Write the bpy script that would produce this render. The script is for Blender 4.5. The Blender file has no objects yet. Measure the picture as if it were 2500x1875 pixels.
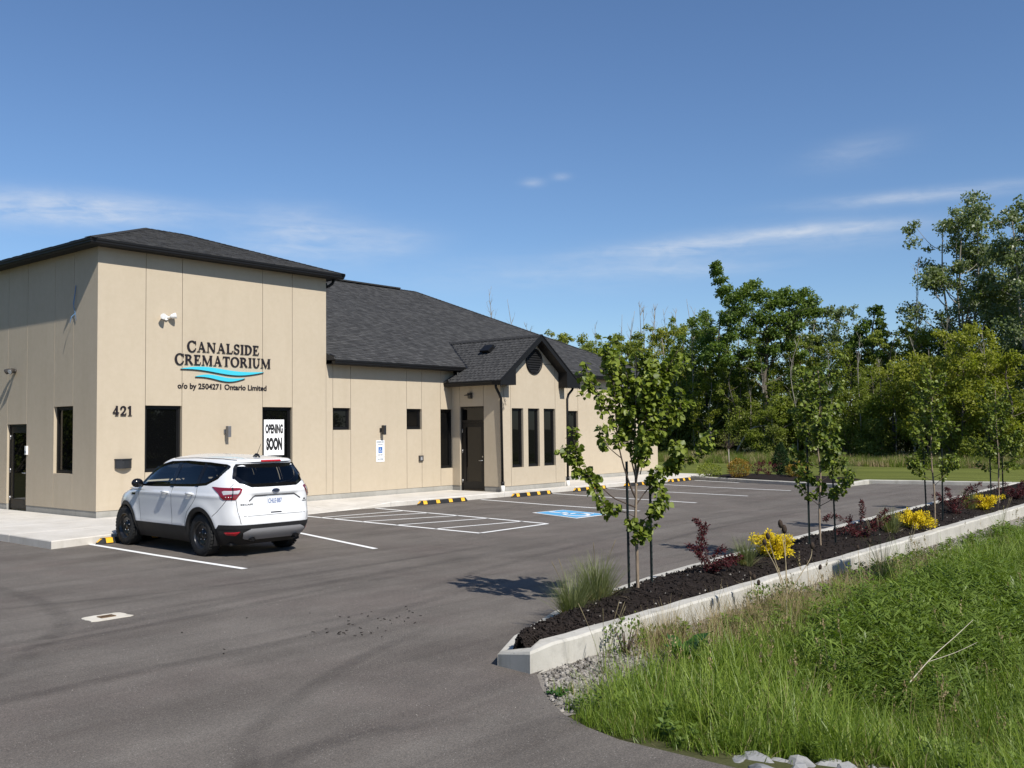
import bpy, bmesh, math, random
import numpy as np
from mathutils import Vector, Matrix, Euler

R = math.radians
rnd = random.Random(7)
scene = bpy.context.scene
col = scene.collection

# ------------------------------------------------------------------ camera
cam_d = bpy.data.cameras.new('camera')
cam = bpy.data.objects.new('camera', cam_d)
col.objects.link(cam)
_yaw, _pit, _rol = R(50.4444), R(2.6405), R(-0.6029)
_f = Vector((math.sin(_yaw)*math.cos(_pit), math.cos(_yaw)*math.cos(_pit), math.sin(_pit)))
_r = Vector((math.cos(_yaw), -math.sin(_yaw), 0))
_u = _r.cross(_f)
_r2 = math.cos(_rol)*_r + math.sin(_rol)*_u
_u2 = -math.sin(_rol)*_r + math.cos(_rol)*_u
cam.matrix_world = Matrix(((_r2.x, _u2.x, -_f.x, -11.2268), (_r2.y, _u2.y, -_f.y, -21.6963),
                           (_r2.z, _u2.z, -_f.z, 2.0901), (0, 0, 0, 1)))
cam_d.sensor_width = 36
cam_d.lens = 2379.96/2500*36
cam_d.clip_start = 0.1
cam_d.clip_end = 3000
scene.camera = cam

# ------------------------------------------------------------------ sky and sun
SUN_EL, SUN_AZ = 45.0, 13.5            # degrees; azimuth from -Y towards -X
sun_dir = Vector((-math.sin(R(SUN_AZ))*math.cos(R(SUN_EL)), -math.cos(R(SUN_AZ))*math.cos(R(SUN_EL)), math.sin(R(SUN_EL))))
sd = bpy.data.lights.new('sun', 'SUN')
sd.energy = 4.25
sd.angle = R(0.55)
sd.color = (1.0, 0.95, 0.87)
sun = bpy.data.objects.new('sun', sd)
col.objects.link(sun)
sun.rotation_euler = (-sun_dir).to_track_quat('-Z', 'Y').to_euler()
sun.location = (-20, -60, 60)

world = bpy.data.worlds.new('World')
scene.world = world
world.use_nodes = True
wn, wl = world.node_tree.nodes, world.node_tree.links
wn.clear()
w_out = wn.new('ShaderNodeOutputWorld')
w_bg = wn.new('ShaderNodeBackground')
w_bg.inputs["Strength"].default_value = 0.078
w_sky = wn.new('ShaderNodeTexSky')
w_sky.sky_type = 'NISHITA'
w_sky.sun_disc = False
w_sky.sun_elevation = R(SUN_EL)
w_sky.sun_rotation = math.atan2(sun_dir.x, sun_dir.y)
w_sky.altitude = 100
w_sky.air_density = 1.0
w_sky.dust_density = 0.2
w_sky.ozone_density = 4.0

def wmath(op, a, b=None, c=None, clamp=False):
    n = wn.new('ShaderNodeMath'); n.operation = op; n.use_clamp = clamp
    for i, v in enumerate((a, b, c)):
        if v is None: continue
        if isinstance(v, (int, float)): n.inputs[i].default_value = v
        else: wl.new(v, n.inputs[i])
    return n.outputs[0]

w_tc = wn.new('ShaderNodeTexCoord')
w_sep = wn.new('ShaderNodeSeparateXYZ'); wl.new(w_tc.outputs['Generated'], w_sep.inputs[0])
wx, wy, wz = w_sep.outputs
w_az = wmath('ARCTAN2', wx, wy)                                # 0 towards +Y, positive towards +X
w_el = wmath('ARCSINE', wz)
def w_noise(sx, sy, sz, scale, detail, dist=0.0, rough=0.6):
    cb = wn.new('ShaderNodeCombineXYZ')
    wl.new(wmath('ADD', wmath('MULTIPLY', w_az, sx), wmath('MULTIPLY', w_el, sz)), cb.inputs[0])
    wl.new(wmath('MULTIPLY', w_el, sy), cb.inputs[1])
    n = wn.new('ShaderNodeTexNoise'); n.inputs['Scale'].default_value = scale
    n.inputs['Detail'].default_value = detail; n.inputs['Roughness'].default_value = rough
    n.inputs['Distortion'].default_value = dist
    wl.new(cb.outputs[0], n.inputs['Vector'])
    return n.outputs['Fac']
def w_blob(az, el, raz, rel, tilt=0.0):
    da = wmath('SUBTRACT', w_az, R(az))
    de = wmath('SUBTRACT', wmath('SUBTRACT', w_el, R(el)), wmath('MULTIPLY', da, tilt))
    q = wmath('ADD', wmath('POWER', wmath('DIVIDE', da, R(raz)), 2.0), wmath('POWER', wmath('DIVIDE', de, R(rel)), 2.0))
    return wmath('EXPONENT', wmath('MULTIPLY', q, -1.0))
n_wisp = w_noise(3.0, 22.0, 1.0, 2.2, 6, 0.6)
n_fine = w_noise(9.0, 30.0, 2.0, 3.0, 5, 0.8)
CLOUDS = [  # azimuth, elevation, half widths, tilt, strength
    (25.5, 11.9, 6.0, 0.75, 0.02, 0.85), (38.5, 11.2, 3.2, 1.3, -0.10, 0.5), (43.5, 11.0, 2.5, 0.8, 0.0, 0.25), (35.5, 10.0, 2.5, 0.9, 0.0, 0.2),
    (60.5, 10.4, 4.4, 0.40, 0.05, 0.48), (60.0, 10.0, 5.0, 0.8, 0.05, 0.2), (68.0, 10.9, 4.4, 0.36, 0.0, 0.45), (69.0, 10.6, 5.0, 0.8, 0.0, 0.2), (73.5, 12.3, 5.0, 0.34, 0.0, 0.5), (61.0, 9.0, 5.0, 0.4, 0.0, 0.2),
    (51.8, 14.3, 0.6, 0.22, 0.0, 0.3), (53.5, 14.6, 0.5, 0.2, 0.0, 0.2), (70.2, 14.9, 2.4, 0.7, 0.1, 0.2), (52, 9.0, 8.0, 1.0, 0.0, 0.16),
    (10, 11, 8, 1.2, 0, 0.5), (95, 12, 9, 0.9, 0.03, 0.5), (135, 14, 12, 1.2, 0.0, 0.4)]
acc = None
for az, el, ra, re_, tl, st in CLOUDS:
    b = wmath('MULTIPLY', w_blob(az, el, ra, re_, tl), st*1.15)
    acc = b if acc is None else wmath('ADD', acc, b)
wisp = wmath('MULTIPLY', wmath('SUBTRACT', wmath('ADD', wmath('MULTIPLY', n_wisp, 0.65), wmath('MULTIPLY', n_fine, 0.35)), 0.30), 3.0, clamp=True)
cl = wmath('MULTIPLY', acc, wisp, clamp=True)
w_mix = wn.new('ShaderNodeMixRGB')
wl.new(cl, w_mix.inputs['Fac'])
w_tint = wn.new('ShaderNodeMixRGB'); w_tint.blend_type = 'MULTIPLY'; w_tint.inputs['Fac'].default_value = 1.0
w_tint.inputs['Color2'].default_value = (0.90, 1.00, 1.12, 1)
wl.new(w_sky.outputs[0], w_tint.inputs['Color1'])
wl.new(w_tint.outputs[0], w_mix.inputs['Color1'])
w_mix.inputs['Color2'].default_value = (7.0, 7.4, 8.0, 1)
wl.new(w_mix.outputs[0], w_bg.inputs['Color'])
wl.new(w_bg.outputs[0], w_out.inputs['Surface'])

scene.view_settings.view_transform = 'Standard'
scene.view_settings.look = 'None'
scene.view_settings.gamma = 1.0
scene.view_settings.use_curve_mapping = False
scene.view_settings.exposure = 0.45
scene.render.engine = 'CYCLES'
scene.cycles.max_bounces = 8
scene.cycles.diffuse_bounces = 5
scene.cycles.glossy_bounces = 3
scene.cycles.transmission_bounces = 4
scene.cycles.transparent_max_bounces = 8
scene.cycles.caustics_reflective = False
scene.cycles.caustics_refractive = False
scene.cycles.use_denoising = True

# ------------------------------------------------------------------ helpers
class MB:
    """Collects shapes for one mesh."""
    def __init__(s): s.v = []; s.f = []; s.m = []; s.sm = []
    def add(s, verts, faces, mat=0, smooth=False):
        o = len(s.v); s.v += [tuple(p) for p in verts]
        for f in faces: s.f.append(tuple(o+i for i in f)); s.m.append(mat); s.sm.append(smooth)
        return s
    def box(s, a, b, mat=0, M=None, skip=()):
        (x0, y0, z0), (x1, y1, z1) = a, b
        v = [(x0,y0,z0),(x1,y0,z0),(x1,y1,z0),(x0,y1,z0),(x0,y0,z1),(x1,y0,z1),(x1,y1,z1),(x0,y1,z1)]
        F = {'b':(3,2,1,0),'t':(4,5,6,7),'f':(0,1,5,4),'r':(1,2,6,5),'k':(2,3,7,6),'l':(3,0,4,7)}
        if M is not None: v = [M @ Vector(p) for p in v]
        return s.add(v, [F[k] for k in F if k not in skip], mat)
    def prism(s, poly, fn, d0, d1, mat=0):
        """poly: 2D points (counter-clockwise seen from outside); fn(u,v,d) -> 3D; from depth d0 (outside) to d1."""
        n = len(poly)
        v = [fn(u, w, d0) for u, w in poly]+[fn(u, w, d1) for u, w in poly]
        f = [tuple(range(n)), tuple(range(2*n-1, n-1, -1))]+[(i, i+n, (i+1)%n+n, (i+1)%n) for i in range(n)]
        return s.add(v, f, mat)
    def tube(s, pts, rad, n=8, mat=0, cap=True, smooth=True):
        pts = [Vector(p) for p in pts]
        rads = rad if isinstance(rad, (list, tuple)) else [rad]*len(pts)
        rings = []; prev = None
        for i, p in enumerate(pts):
            t = (pts[min(i+1, len(pts)-1)]-pts[max(i-1, 0)])
            if t.length < 1e-9: t = Vector((0, 0, 1))
            t.normalize()
            if prev is None:
                a = t.orthogonal().normalized()
            else:
                a = prev - t*prev.dot(t)
                if a.length < 1e-6: a = t.orthogonal()
                a.normalize()
            prev = a; b = t.cross(a)
            rings.append([p+(a*math.cos(2*math.pi*k/n)+b*math.sin(2*math.pi*k/n))*rads[i] for k in range(n)])
        v = [q for r_ in rings for q in r_]
        f = []
        for i in range(len(pts)-1):
            for k in range(n):
                f.append((i*n+k, i*n+(k+1)%n, (i+1)*n+(k+1)%n, (i+1)*n+k))
        s.add(v, f, mat, smooth)
        if cap:
            o = len(s.v)-len(v)
            s.f.append(tuple(o+k for k in range(n-1, -1, -1))); s.m.append(mat); s.sm.append(False)
            s.f.append(tuple(o+(len(pts)-1)*n+k for k in range(n))); s.m.append(mat); s.sm.append(False)
        return s
    def lathe(s, prof, n=32, axis='z', mat=0, M=None, smooth=True):
        v = []
        for r_, h in prof:
            for k in range(n):
                a = 2*math.pi*k/n
                p = {'z':(r_*math.cos(a), r_*math.sin(a), h), 'x':(h, r_*math.cos(a), r_*math.sin(a)), 'y':(r_*math.sin(a), h, r_*math.cos(a))}[axis]
                v.append(M @ Vector(p) if M is not None else p)
        f = []
        for i in range(len(prof)-1):
            for k in range(n):
                f.append((i*n+k, i*n+(k+1)%n, (i+1)*n+(k+1)%n, (i+1)*n+k))
        return s.add(v, f, mat, smooth)
    def grid(s, pts2d, mat=0, smooth=True, flip=False):
        n, m = len(pts2d), len(pts2d[0])
        v = [p for row in pts2d for p in row]
        f = []
        for i in range(n-1):
            for j in range(m-1):
                q = (i*m+j, i*m+j+1, (i+1)*m+j+1, (i+1)*m+j)
                f.append(q[::-1] if flip else q)
        return s.add(v, f, mat, smooth)
    def mesh(s, name, mats):
        me = bpy.data.meshes.new(name)
        me.from_pydata(s.v, [], s.f)
        for m in (mats if isinstance(mats, (list, tuple)) else [mats]): me.materials.append(m)
        if s.f:
            me.polygons.foreach_set('material_index', s.m)
            me.polygons.foreach_set('use_smooth', s.sm)
        me.update()
        return me
    def build(s, name, mats, parent=None, loc=None):
        return link(name, s.mesh(name, mats), parent, loc)

def link(name, me, parent=None, loc=None, rot=None, scale=None):
    o = bpy.data.objects.new(name, me)
    col.objects.link(o)
    if parent is not None: o.parent = parent
    if loc is not None: o.location = loc
    if rot is not None: o.rotation_euler = rot
    if scale is not None: o.scale = scale
    return o
def tag(o, label=None, cat=None, group=None, kind=None):
    if label: o['label'] = label
    if cat: o['category'] = cat
    if group: o['group'] = group
    if kind: o['kind'] = kind
    return o
def empty(name, loc=(0, 0, 0), rz=0.0, label=None, cat=None, group=None):
    o = bpy.data.objects.new(name, None)
    o.empty_display_size = 0.2
    col.objects.link(o); o.location = loc; o.rotation_euler = (0, 0, rz)
    return tag(o, label, cat, group)
def struct(o): o['kind'] = 'structure'; return o
def stuff(o): o['kind'] = 'stuff'; return o

def np_mesh(name, V, F, mats, smooth=False, attr=None):
    """V (n,3) float array, F (m,k) int array of faces of one size."""
    me = bpy.data.meshes.new(name)
    V = np.ascontiguousarray(V, dtype=np.float32); F = np.ascontiguousarray(F, dtype=np.int32)
    me.vertices.add(len(V)); me.vertices.foreach_set('co', V.ravel())
    k = F.shape[1]
    me.loops.add(F.size); me.loops.foreach_set('vertex_index', F.ravel())
    me.polygons.add(len(F)); me.polygons.foreach_set('loop_start', np.arange(0, F.size, k, dtype=np.int32))
    if smooth: me.polygons.foreach_set('use_smooth', np.ones(len(F), dtype=bool))
    for m in (mats if isinstance(mats, (list, tuple)) else [mats]): me.materials.append(m)
    if attr is not None:
        a = me.attributes.new('tone', 'FLOAT', 'FACE'); a.data.foreach_set('value', np.ascontiguousarray(attr, dtype=np.float32))
    me.update(calc_edges=True)
    me.validate()
    return me

# ------------------------------------------------------------------ materials
class Mat:
    def __init__(s, name):
        s.m = bpy.data.materials.new(name); s.m.use_nodes = True
        s.n, s.l = s.m.node_tree.nodes, s.m.node_tree.links
        s.n.clear(); s.out = s.n.new('ShaderNodeOutputMaterial')
    def node(s, t, **kw):
        n = s.n.new(t)
        for k, v in kw.items():
            if hasattr(n, k) and not k.startswith('_'): setattr(n, k, v)
        return n
    def lk(s, a, b): s.l.new(a, b)
    def math(s, op, a, b=None, clamp=False):
        n = s.n.new('ShaderNodeMath'); n.operation = op; n.use_clamp = clamp
        for i, v in enumerate((a, b)):
            if v is None: continue
            if isinstance(v, (int, float)): n.inputs[i].default_value = v
            else: s.l.new(v, n.inputs[i])
        return n.outputs[0]
    def coord(s, scale=(1, 1, 1), which='Object', rot=(0, 0, 0)):
        tc = s.n.new('ShaderNodeTexCoord'); mp = s.n.new('ShaderNodeMapping')
        mp.inputs['Scale'].default_value = scale; mp.inputs['Rotation'].default_value = rot
        if which == 'World':
            g = s.n.new('ShaderNodeNewGeometry'); s.l.new(g.outputs['Position'], mp.inputs['Vector'])
        else: s.l.new(tc.outputs[which], mp.inputs['Vector'])
        return mp.outputs[0]
    def noise(s, scale, detail=4, rough=0.55, vec=None, dist=0.0):
        n = s.n.new('ShaderNodeTexNoise'); n.inputs['Scale'].default_value = scale
        n.inputs['Detail'].default_value = detail; n.inputs['Roughness'].default_value = rough
        n.inputs['Distortion'].default_value = dist
        if vec is not None: s.l.new(vec, n.inputs['Vector'])
        return n.outputs['Fac']
    def ramp(s, fac, stops):
        n = s.n.new('ShaderNodeValToRGB'); e = n.color_ramp.elements
        while len(e) < len(stops): e.new(0.5)
        for k, (p, c) in enumerate(stops):
            e[k].position = p; e[k].color = tuple(c)+(1,) if len(c) == 3 else c
        s.l.new(fac, n.inputs['Fac']); return n.outputs['Color']
    def mix(s, fac, a, b, mode='MIX'):
        n = s.n.new('ShaderNodeMixRGB'); n.blend_type = mode
        for i, v in zip((0, 1, 2), (fac, a, b)):
            if isinstance(v, (int, float)): n.inputs[i].default_value = v
            elif isinstance(v, tuple): n.inputs[i].default_value = v+(1,) if len(v) == 3 else v
            else: s.l.new(v, n.inputs[i])
        return n.outputs[0]
    def bump(s, h, strength=0.3, dist=0.01):
        n = s.n.new('ShaderNodeBump'); n.inputs['Strength'].default_value = strength; n.inputs['Distance'].default_value = dist
        s.l.new(h, n.inputs['Height']); return n.outputs[0]
    def principled(s, color=None, rough=0.6, spec=0.5, metal=0.0, normal=None, coat=0.0, **kw):
        b = s.n.new('ShaderNodeBsdfPrincipled')
        if isinstance(color, tuple): b.inputs['Base Color'].default_value = color+(1,)
        elif color is not None: s.l.new(color, b.inputs['Base Color'])
        if isinstance(rough, (int, float)): b.inputs['Roughness'].default_value = rough
        else: s.l.new(rough, b.inputs['Roughness'])
        b.inputs['Specular IOR Level'].default_value = spec
        b.inputs['Metallic'].default_value = metal
        b.inputs['Coat Weight'].default_value = coat
        for k, v in kw.items(): b.inputs[k.replace('_', ' ')].default_value = v
        if normal is not None: s.l.new(normal, b.inputs['Normal'])
        return b
    def done(s, sh):
        s.l.new(sh.outputs[0] if hasattr(sh, 'outputs') else sh, s.out.inputs['Surface']); return s.m

def simple(name, color, rough=0.6, spec=0.5, metal=0.0, var=0.0, scale=8.0, coat=0.0, bump=0.0, bscale=40.0, **kw):
    m = Mat(name); c = color; nrm = None
    if var > 0:
        n = m.noise(scale, 5, 0.6, m.coord())
        c = m.ramp(n, [(0.3, tuple(x*(1-var) for x in color)), (0.7, tuple(min(1, x*(1+var)) for x in color))])
    if bump > 0: nrm = m.bump(m.noise(bscale, 4, 0.6, m.coord()), bump, 0.01)
    return m.done(m.principled(c, rough, spec, metal, nrm, coat, **kw))

def leafy(name, c_dark, c_light, trans=0.35, rough=0.5, spec=0.3, back=None, attr=True):
    """Leaf: per-leaf tone from the 'tone' attribute and the object's own random."""
    m = Mat(name)
    a = m.node('ShaderNodeAttribute'); a.attribute_name = 'tone'
    oi = m.node('ShaderNodeObjectInfo')
    t = m.math('ADD', m.math('MULTIPLY', a.outputs['Fac'], 0.75 if attr else 0.0), m.math('MULTIPLY', oi.outputs['Random'], 0.25 if attr else 1.0))
    c = m.mix(t, c_dark, c_light)
    if back:
        g = m.node('ShaderNodeNewGeometry')
        c = m.mix(g.outputs['Backfacing'], c, m.mix(t, tuple(x*0.9 for x in back), back))
    b = m.principled(c, rough, spec)
    tr = m.node('ShaderNodeBsdfTranslucent')
    hs = m.mix(1.0, c, (1.0, 1.1, 0.45), 'MULTIPLY'); m.lk(hs, tr.inputs['Color'])
    ms = m.node('ShaderNodeMixShader'); ms.inputs[0].default_value = trans
    m.lk(b.outputs[0], ms.inputs[1]); m.lk(tr.outputs[0], ms.inputs[2])
    return m.done(ms)

def m_stucco():
    m = Mat('stucco')
    v = m.coord(which='World')
    big = m.noise(0.7, 5, 0.6, v)
    mid = m.noise(6.0, 5, 0.65, v)
    c = m.mix(0.5, m.ramp(big, [(0.3, (0.450, 0.381, 0.284)), (0.7, (0.500, 0.428, 0.324))]),
              m.ramp(mid, [(0.3, (0.448, 0.378, 0.281)), (0.72, (0.505, 0.432, 0.328))]))
    st = m.noise(1.0, 4, 0.6, m.coord((2.5, 2.5, 0.25), 'World'))
    c = m.mix(m.ramp(st, [(0.5, (0, 0, 0)), (0.8, (0.22, 0.22, 0.22))]), c, (0.36, 0.295, 0.21))
    spk = m.noise(55.0, 2, 0.5, v)
    c = m.mix(m.ramp(spk, [(0.70, (0, 0, 0)), (0.78, (0.25, 0.25, 0.25))]), c, (0.60, 0.53, 0.42))
    h = m.noise(110.0, 3, 0.6, v)
    return m.done(m.principled(c, 0.92, 0.2, normal=m.bump(h, 0.35, 0.006)))

def m_concrete(name, lo, hi, stain=0.35):
    m = Mat(name)
    v = m.coord(which='World')
    c = m.ramp(m.noise(1.3, 6, 0.65, v), [(0.3, lo), (0.7, hi)])
    s2 = m.noise(5.0, 6, 0.7, v)
    c = m.mix(m.ramp(s2, [(0.55, (0, 0, 0)), (0.85, (stain, stain, stain))]), c, tuple(x*0.55 for x in lo))
    st = m.noise(1.0, 6, 0.7, m.coord((5.0, 5.0, 1.1), 'World'))
    c = m.mix(m.ramp(st, [(0.52, (0, 0, 0)), (0.78, (stain*.9, stain*.9, stain*.9))]), c, (lo[0]*.52, lo[1]*.50, lo[2]*.42))
    pit = m.noise(32.0, 3, 0.6, v)
    c = m.mix(m.ramp(pit, [(0.66, (0, 0, 0)), (0.74, (stain, stain, stain))]), c, tuple(x*.45 for x in lo))
    h = m.noise(60.0, 4, 0.65, v)
    return m.done(m.principled(c, 0.9, 0.2, normal=m.bump(h, 0.3, 0.008)))

def m_asphalt():
    m = Mat('asphalt')
    v = m.coord(which='World')
    base = m.ramp(m.noise(0.28, 5, 0.6, v), [(0.32, (0.092, 0.081, 0.072)), (0.68, (0.132, 0.118, 0.105))])
    strk = m.noise(1.0, 6, 0.62, m.coord((0.10, 1.3, 1.0), 'World', (0, 0, R(-7))), 0.4)
    base = m.mix(m.ramp(strk, [(0.36, (0, 0, 0)), (0.62, (0.6, 0.6, 0.6))]), base, (0.158, 0.145, 0.130))
    strk2 = m.noise(1.0, 5, 0.6, m.coord((0.16, 2.6, 1.0), 'World', (0, 0, R(-3))), 0.3)
    base = m.mix(m.ramp(strk2, [(0.52, (0, 0, 0)), (0.74, (0.5, 0.5, 0.5))]), base, (0.068, 0.060, 0.055))
    pat = m.noise(0.55, 4, 0.6, m.coord((1, 1, 1), 'World', (0, 0, 0.7)))
    base = m.mix(m.ramp(pat, [(0.48, (0, 0, 0)), (0.66, (0.4, 0.4, 0.4))]), base, (0.118, 0.098, 0.089))
    mot = m.noise(1.1, 8, 0.72, v, 0.3)
    base = m.mix(0.45, base, m.ramp(mot, [(0.36, (0.37, 0.365, 0.36)), (0.64, (0.62, 0.615, 0.61))]), 'OVERLAY')
    g = m.noise(170.0, 3, 0.75, v)
    base = m.mix(0.85, base, m.ramp(g, [(0.30, (0.34, 0.34, 0.34)), (0.5, (0.5, 0.5, 0.5)), (0.72, (0.76, 0.74, 0.72))]), 'OVERLAY')
    mid = m.noise(26.0, 4, 0.7, v)
    base = m.mix(0.8, base, m.ramp(mid, [(0.3, (0.38, 0.38, 0.38)), (0.7, (0.62, 0.61, 0.60))]), 'OVERLAY')
    g2 = m.noise(75.0, 3, 0.8, v)
    base = m.mix(0.8, base, m.ramp(g2, [(0.34, (0.26, 0.26, 0.26)), (0.5, (0.5, 0.5, 0.5)), (0.66, (0.80, 0.79, 0.77))]), 'OVERLAY')
    vo = m.node('ShaderNodeTexVoronoi'); vo.inputs['Scale'].default_value = 38.0; m.lk(v, vo.inputs['Vector'])
    gate = m.noise(3.0, 3, 0.6, v)
    fl = m.math('MULTIPLY', m.math('LESS_THAN', vo.outputs['Distance'], 0.13), m.math('GREATER_THAN', gate, 0.52))
    base = m.mix(m.math('MULTIPLY', fl, 0.75), base, (0.40, 0.38, 0.34))
    h = m.math('ADD', m.math('MULTIPLY', g, 0.7), m.noise(60.0, 4, 0.6, v))
    return m.done(m.principled(base, 0.88, 0.25, normal=m.bump(h, 0.55, 0.01)))

def m_glass_dark(name='window_glass', base=(0.003, 0.0032, 0.0035), ior=1.38):
    m = Mat(name)
    n = m.noise(0.9, 2, 0.5, m.coord(which='World'))
    b = m.principled(base, 0.015, 0.5, normal=m.bump(n, 0.02, 0.05), IOR=ior)
    return m.done(b)

def m_marking(name, color, wear=0.35):
    m = Mat(name); v = m.coord(which='World')
    n = m.noise(70.0, 4, 0.7, v); n2 = m.noise(3.0, 4, 0.6, v)
    w = m.math('MULTIPLY', m.math('SUBTRACT', m.math('ADD', m.math('MULTIPLY', n, 0.7), m.math('MULTIPLY', n2, 0.4)), 0.60), 5.0, True)
    c = m.mix(m.math('MULTIPLY', w, wear), color, (0.22, 0.21, 0.20))
    return m.done(m.principled(c, 0.75, 0.3, normal=m.bump(n, 0.3, 0.006)))

def m_tyre_track():
    m = Mat('tyre_mark'); v = m.coord(which='World')
    tc = m.node('ShaderNodeTexCoord'); sp = m.node('ShaderNodeSeparateXYZ'); m.lk(tc.outputs['UV'], sp.inputs[0])
    e = m.math('SUBTRACT', 1.0, m.math('ABSOLUTE', m.math('SUBTRACT', m.math('MULTIPLY', sp.outputs[0], 2.0), 1.0)))
    edge = m.math('MULTIPLY', e, 1.6, True)
    ends = m.math('MULTIPLY', m.math('SUBTRACT', 1.0, m.math('ABSOLUTE', m.math('SUBTRACT', m.math('MULTIPLY', sp.outputs[1], 2.0), 1.0))), 2.5, True)
    n = m.math('MULTIPLY', m.math('SUBTRACT', m.noise(2.2, 6, 0.7, v), 0.30), 1.7, True)
    a = m.math('MULTIPLY', m.math('MULTIPLY', m.math('MULTIPLY', edge, n), ends), 0.30)
    d = m.principled((0.035, 0.031, 0.031), 0.85, 0.25)
    t = m.node('ShaderNodeBsdfTransparent'); ms = m.node('ShaderNodeMixShader')
    m.lk(a, ms.inputs[0]); m.lk(t.outputs[0], ms.inputs[1]); m.lk(d.outputs[0], ms.inputs[2])
    return m.done(ms)

def m_shingle():
    m = Mat('shingle'); v = m.coord(which='World')
    a = m.node('ShaderNodeAttribute'); a.attribute_name = 'tone'
    oi = m.node('ShaderNodeObjectInfo')
    t = m.math('ADD', m.math('MULTIPLY', a.outputs['Fac'], 0.85), m.math('MULTIPLY', oi.outputs['Random'], 0.15))
    c = m.mix(t, (0.030, 0.030, 0.0305), (0.078, 0.077, 0.076))
    c = m.mix(0.5, c, m.ramp(m.noise(180.0, 2, 0.6, v), [(0.3, (0.35, 0.35, 0.35)), (0.7, (0.65, 0.65, 0.66))]), 'OVERLAY')
    return m.done(m.principled(c, 0.9, 0.25, normal=m.bump(m.noise(200.0, 2, 0.6, v), 0.3, 0.004)))

def m_bark(name, a, b):
    m = Mat(name); v = m.coord((1, 1, 0.25))
    n = m.noise(16.0, 6, 0.7, v)
    return m.done(m.principled(m.ramp(n, [(0.3, a), (0.7, b)]), 0.9, 0.2, normal=m.bump(n, 0.6, 0.02)))

def m_ground(name, stops, scale=3.0, fine=60.0, bump=0.5):
    m = Mat(name); v = m.coord(which='World')
    n = m.math('ADD', m.math('MULTIPLY', m.noise(scale, 6, 0.65, v), 0.6), m.math('MULTIPLY', m.noise(fine, 4, 0.7, v), 0.4))
    return m.done(m.principled(m.ramp(n, stops), 0.95, 0.15, normal=m.bump(m.noise(fine, 4, 0.7, v), bump, 0.02)))

M = {}
M['stucco'] = m_stucco()
M['plinth'] = m_concrete('plinth_concrete', (0.30, 0.29, 0.26), (0.40, 0.385, 0.35))
M['slab'] = m_concrete('sidewalk_concrete', (0.50, 0.47, 0.42), (0.62, 0.59, 0.54), 0.25)
M['kerb'] = m_concrete('kerb_concrete', (0.38, 0.365, 0.325), (0.52, 0.50, 0.45), 0.65)
M['asphalt'] = m_asphalt()
M['white_line'] = m_marking('white_road_paint', (0.80, 0.80, 0.78))
M['blue_paint'] = m_marking('blue_road_paint', (0.10, 0.36, 0.62), 0.3)
M['track'] = m_tyre_track()
M['shingle'] = m_shingle()
M['black_metal'] = simple('black_metal', (0.006, 0.006, 0.0065), 0.5, 0.3, var=0.15)
M['soffit'] = simple('black_soffit', (0.006, 0.006, 0.0065), 0.6, 0.3, var=0.1)
M['glass'] = m_glass_dark()
M['door_glass'] = m_glass_dark('door_glass', (0.003, 0.0032, 0.0035), 1.5)
M['door_black'] = simple('black_door_paint', (0.008, 0.0075, 0.0075), 0.45, 0.35, var=0.1)
M['letter'] = simple('black_letter', (0.016, 0.011, 0.014), 0.35, 0.5)
M['wave'] = simple('turquoise_acrylic', (0.055, 0.52, 0.66), 0.35, 0.5)
M['white_plastic'] = simple('white_plastic', (0.78, 0.78, 0.76), 0.45, 0.5)
M['white_sign'] = simple('white_sign_face', (0.80, 0.81, 0.82), 0.45, 0.5, var=0.02)
M['poster'] = simple('poster_paper', (0.88, 0.88, 0.88), 0.6, 0.3)
M['ink'] = simple('black_ink', (0.02, 0.02, 0.022), 0.6, 0.3)
M['grey_ink'] = simple('grey_sign_ink', (0.16, 0.20, 0.24), 0.6, 0.3)
M['sign_blue'] = simple('sign_blue', (0.02, 0.13, 0.42), 0.45, 0.4)
M['steel'] = simple('brushed_steel', (0.45, 0.45, 0.46), 0.35, 0.5, 1.0)
M['grey_metal'] = simple('grey_lamp_metal', (0.13, 0.13, 0.135), 0.45, 0.5, var=0.1)
M['mailbox'] = simple('mailbox_black', (0.02, 0.021, 0.023), 0.4, 0.5)
M['bronze'] = simple('bronze_metal', (0.045, 0.04, 0.036), 0.45, 0.5)
M['rubber'] = simple('rubber', (0.016, 0.016, 0.017), 0.75, 0.35, var=0.3, bump=0.3)
M['reflector_yellow'] = simple('yellow_reflector', (0.85, 0.46, 0.035), 0.4, 0.5, var=0.08)
M['wire'] = simple('blue_cable', (0.09, 0.22, 0.42), 0.5)
M['cable_dark'] = simple('grey_cable', (0.10, 0.10, 0.10), 0.6)
M['pvc'] = simple('white_pvc', (0.75, 0.74, 0.70), 0.5, var=0.05)
M['bollard'] = simple('yellow_bollard', (0.80, 0.45, 0.02), 0.45)
M['lens'] = simple('lamp_lens', (0.7, 0.7, 0.7), 0.15, 0.5)
M['basin'] = m_concrete('basin_concrete', (0.52, 0.48, 0.40), (0.64, 0.60, 0.52), 0.3)
M['rust'] = simple('rusty_iron', (0.14, 0.09, 0.05), 0.8, 0.3, var=0.4, scale=30)
M['stake'] = simple('stake_metal', (0.012, 0.020, 0.020), 0.5, 0.4, var=0.2)
M['strap'] = simple('tree_strap', (0.02, 0.02, 0.02), 0.7)
M['young_bark'] = m_bark('young_bark', (0.16, 0.12, 0.085), (0.34, 0.27, 0.20))
M['branch_bark'] = m_bark('branch_bark', (0.055, 0.040, 0.032), (0.12, 0.09, 0.07))
M['bark'] = m_bark('tree_bark', (0.075, 0.062, 0.048), (0.17, 0.145, 0.115))
M['pale_bark'] = m_bark('pale_bark', (0.20, 0.18, 0.15), (0.36, 0.33, 0.28))
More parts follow.
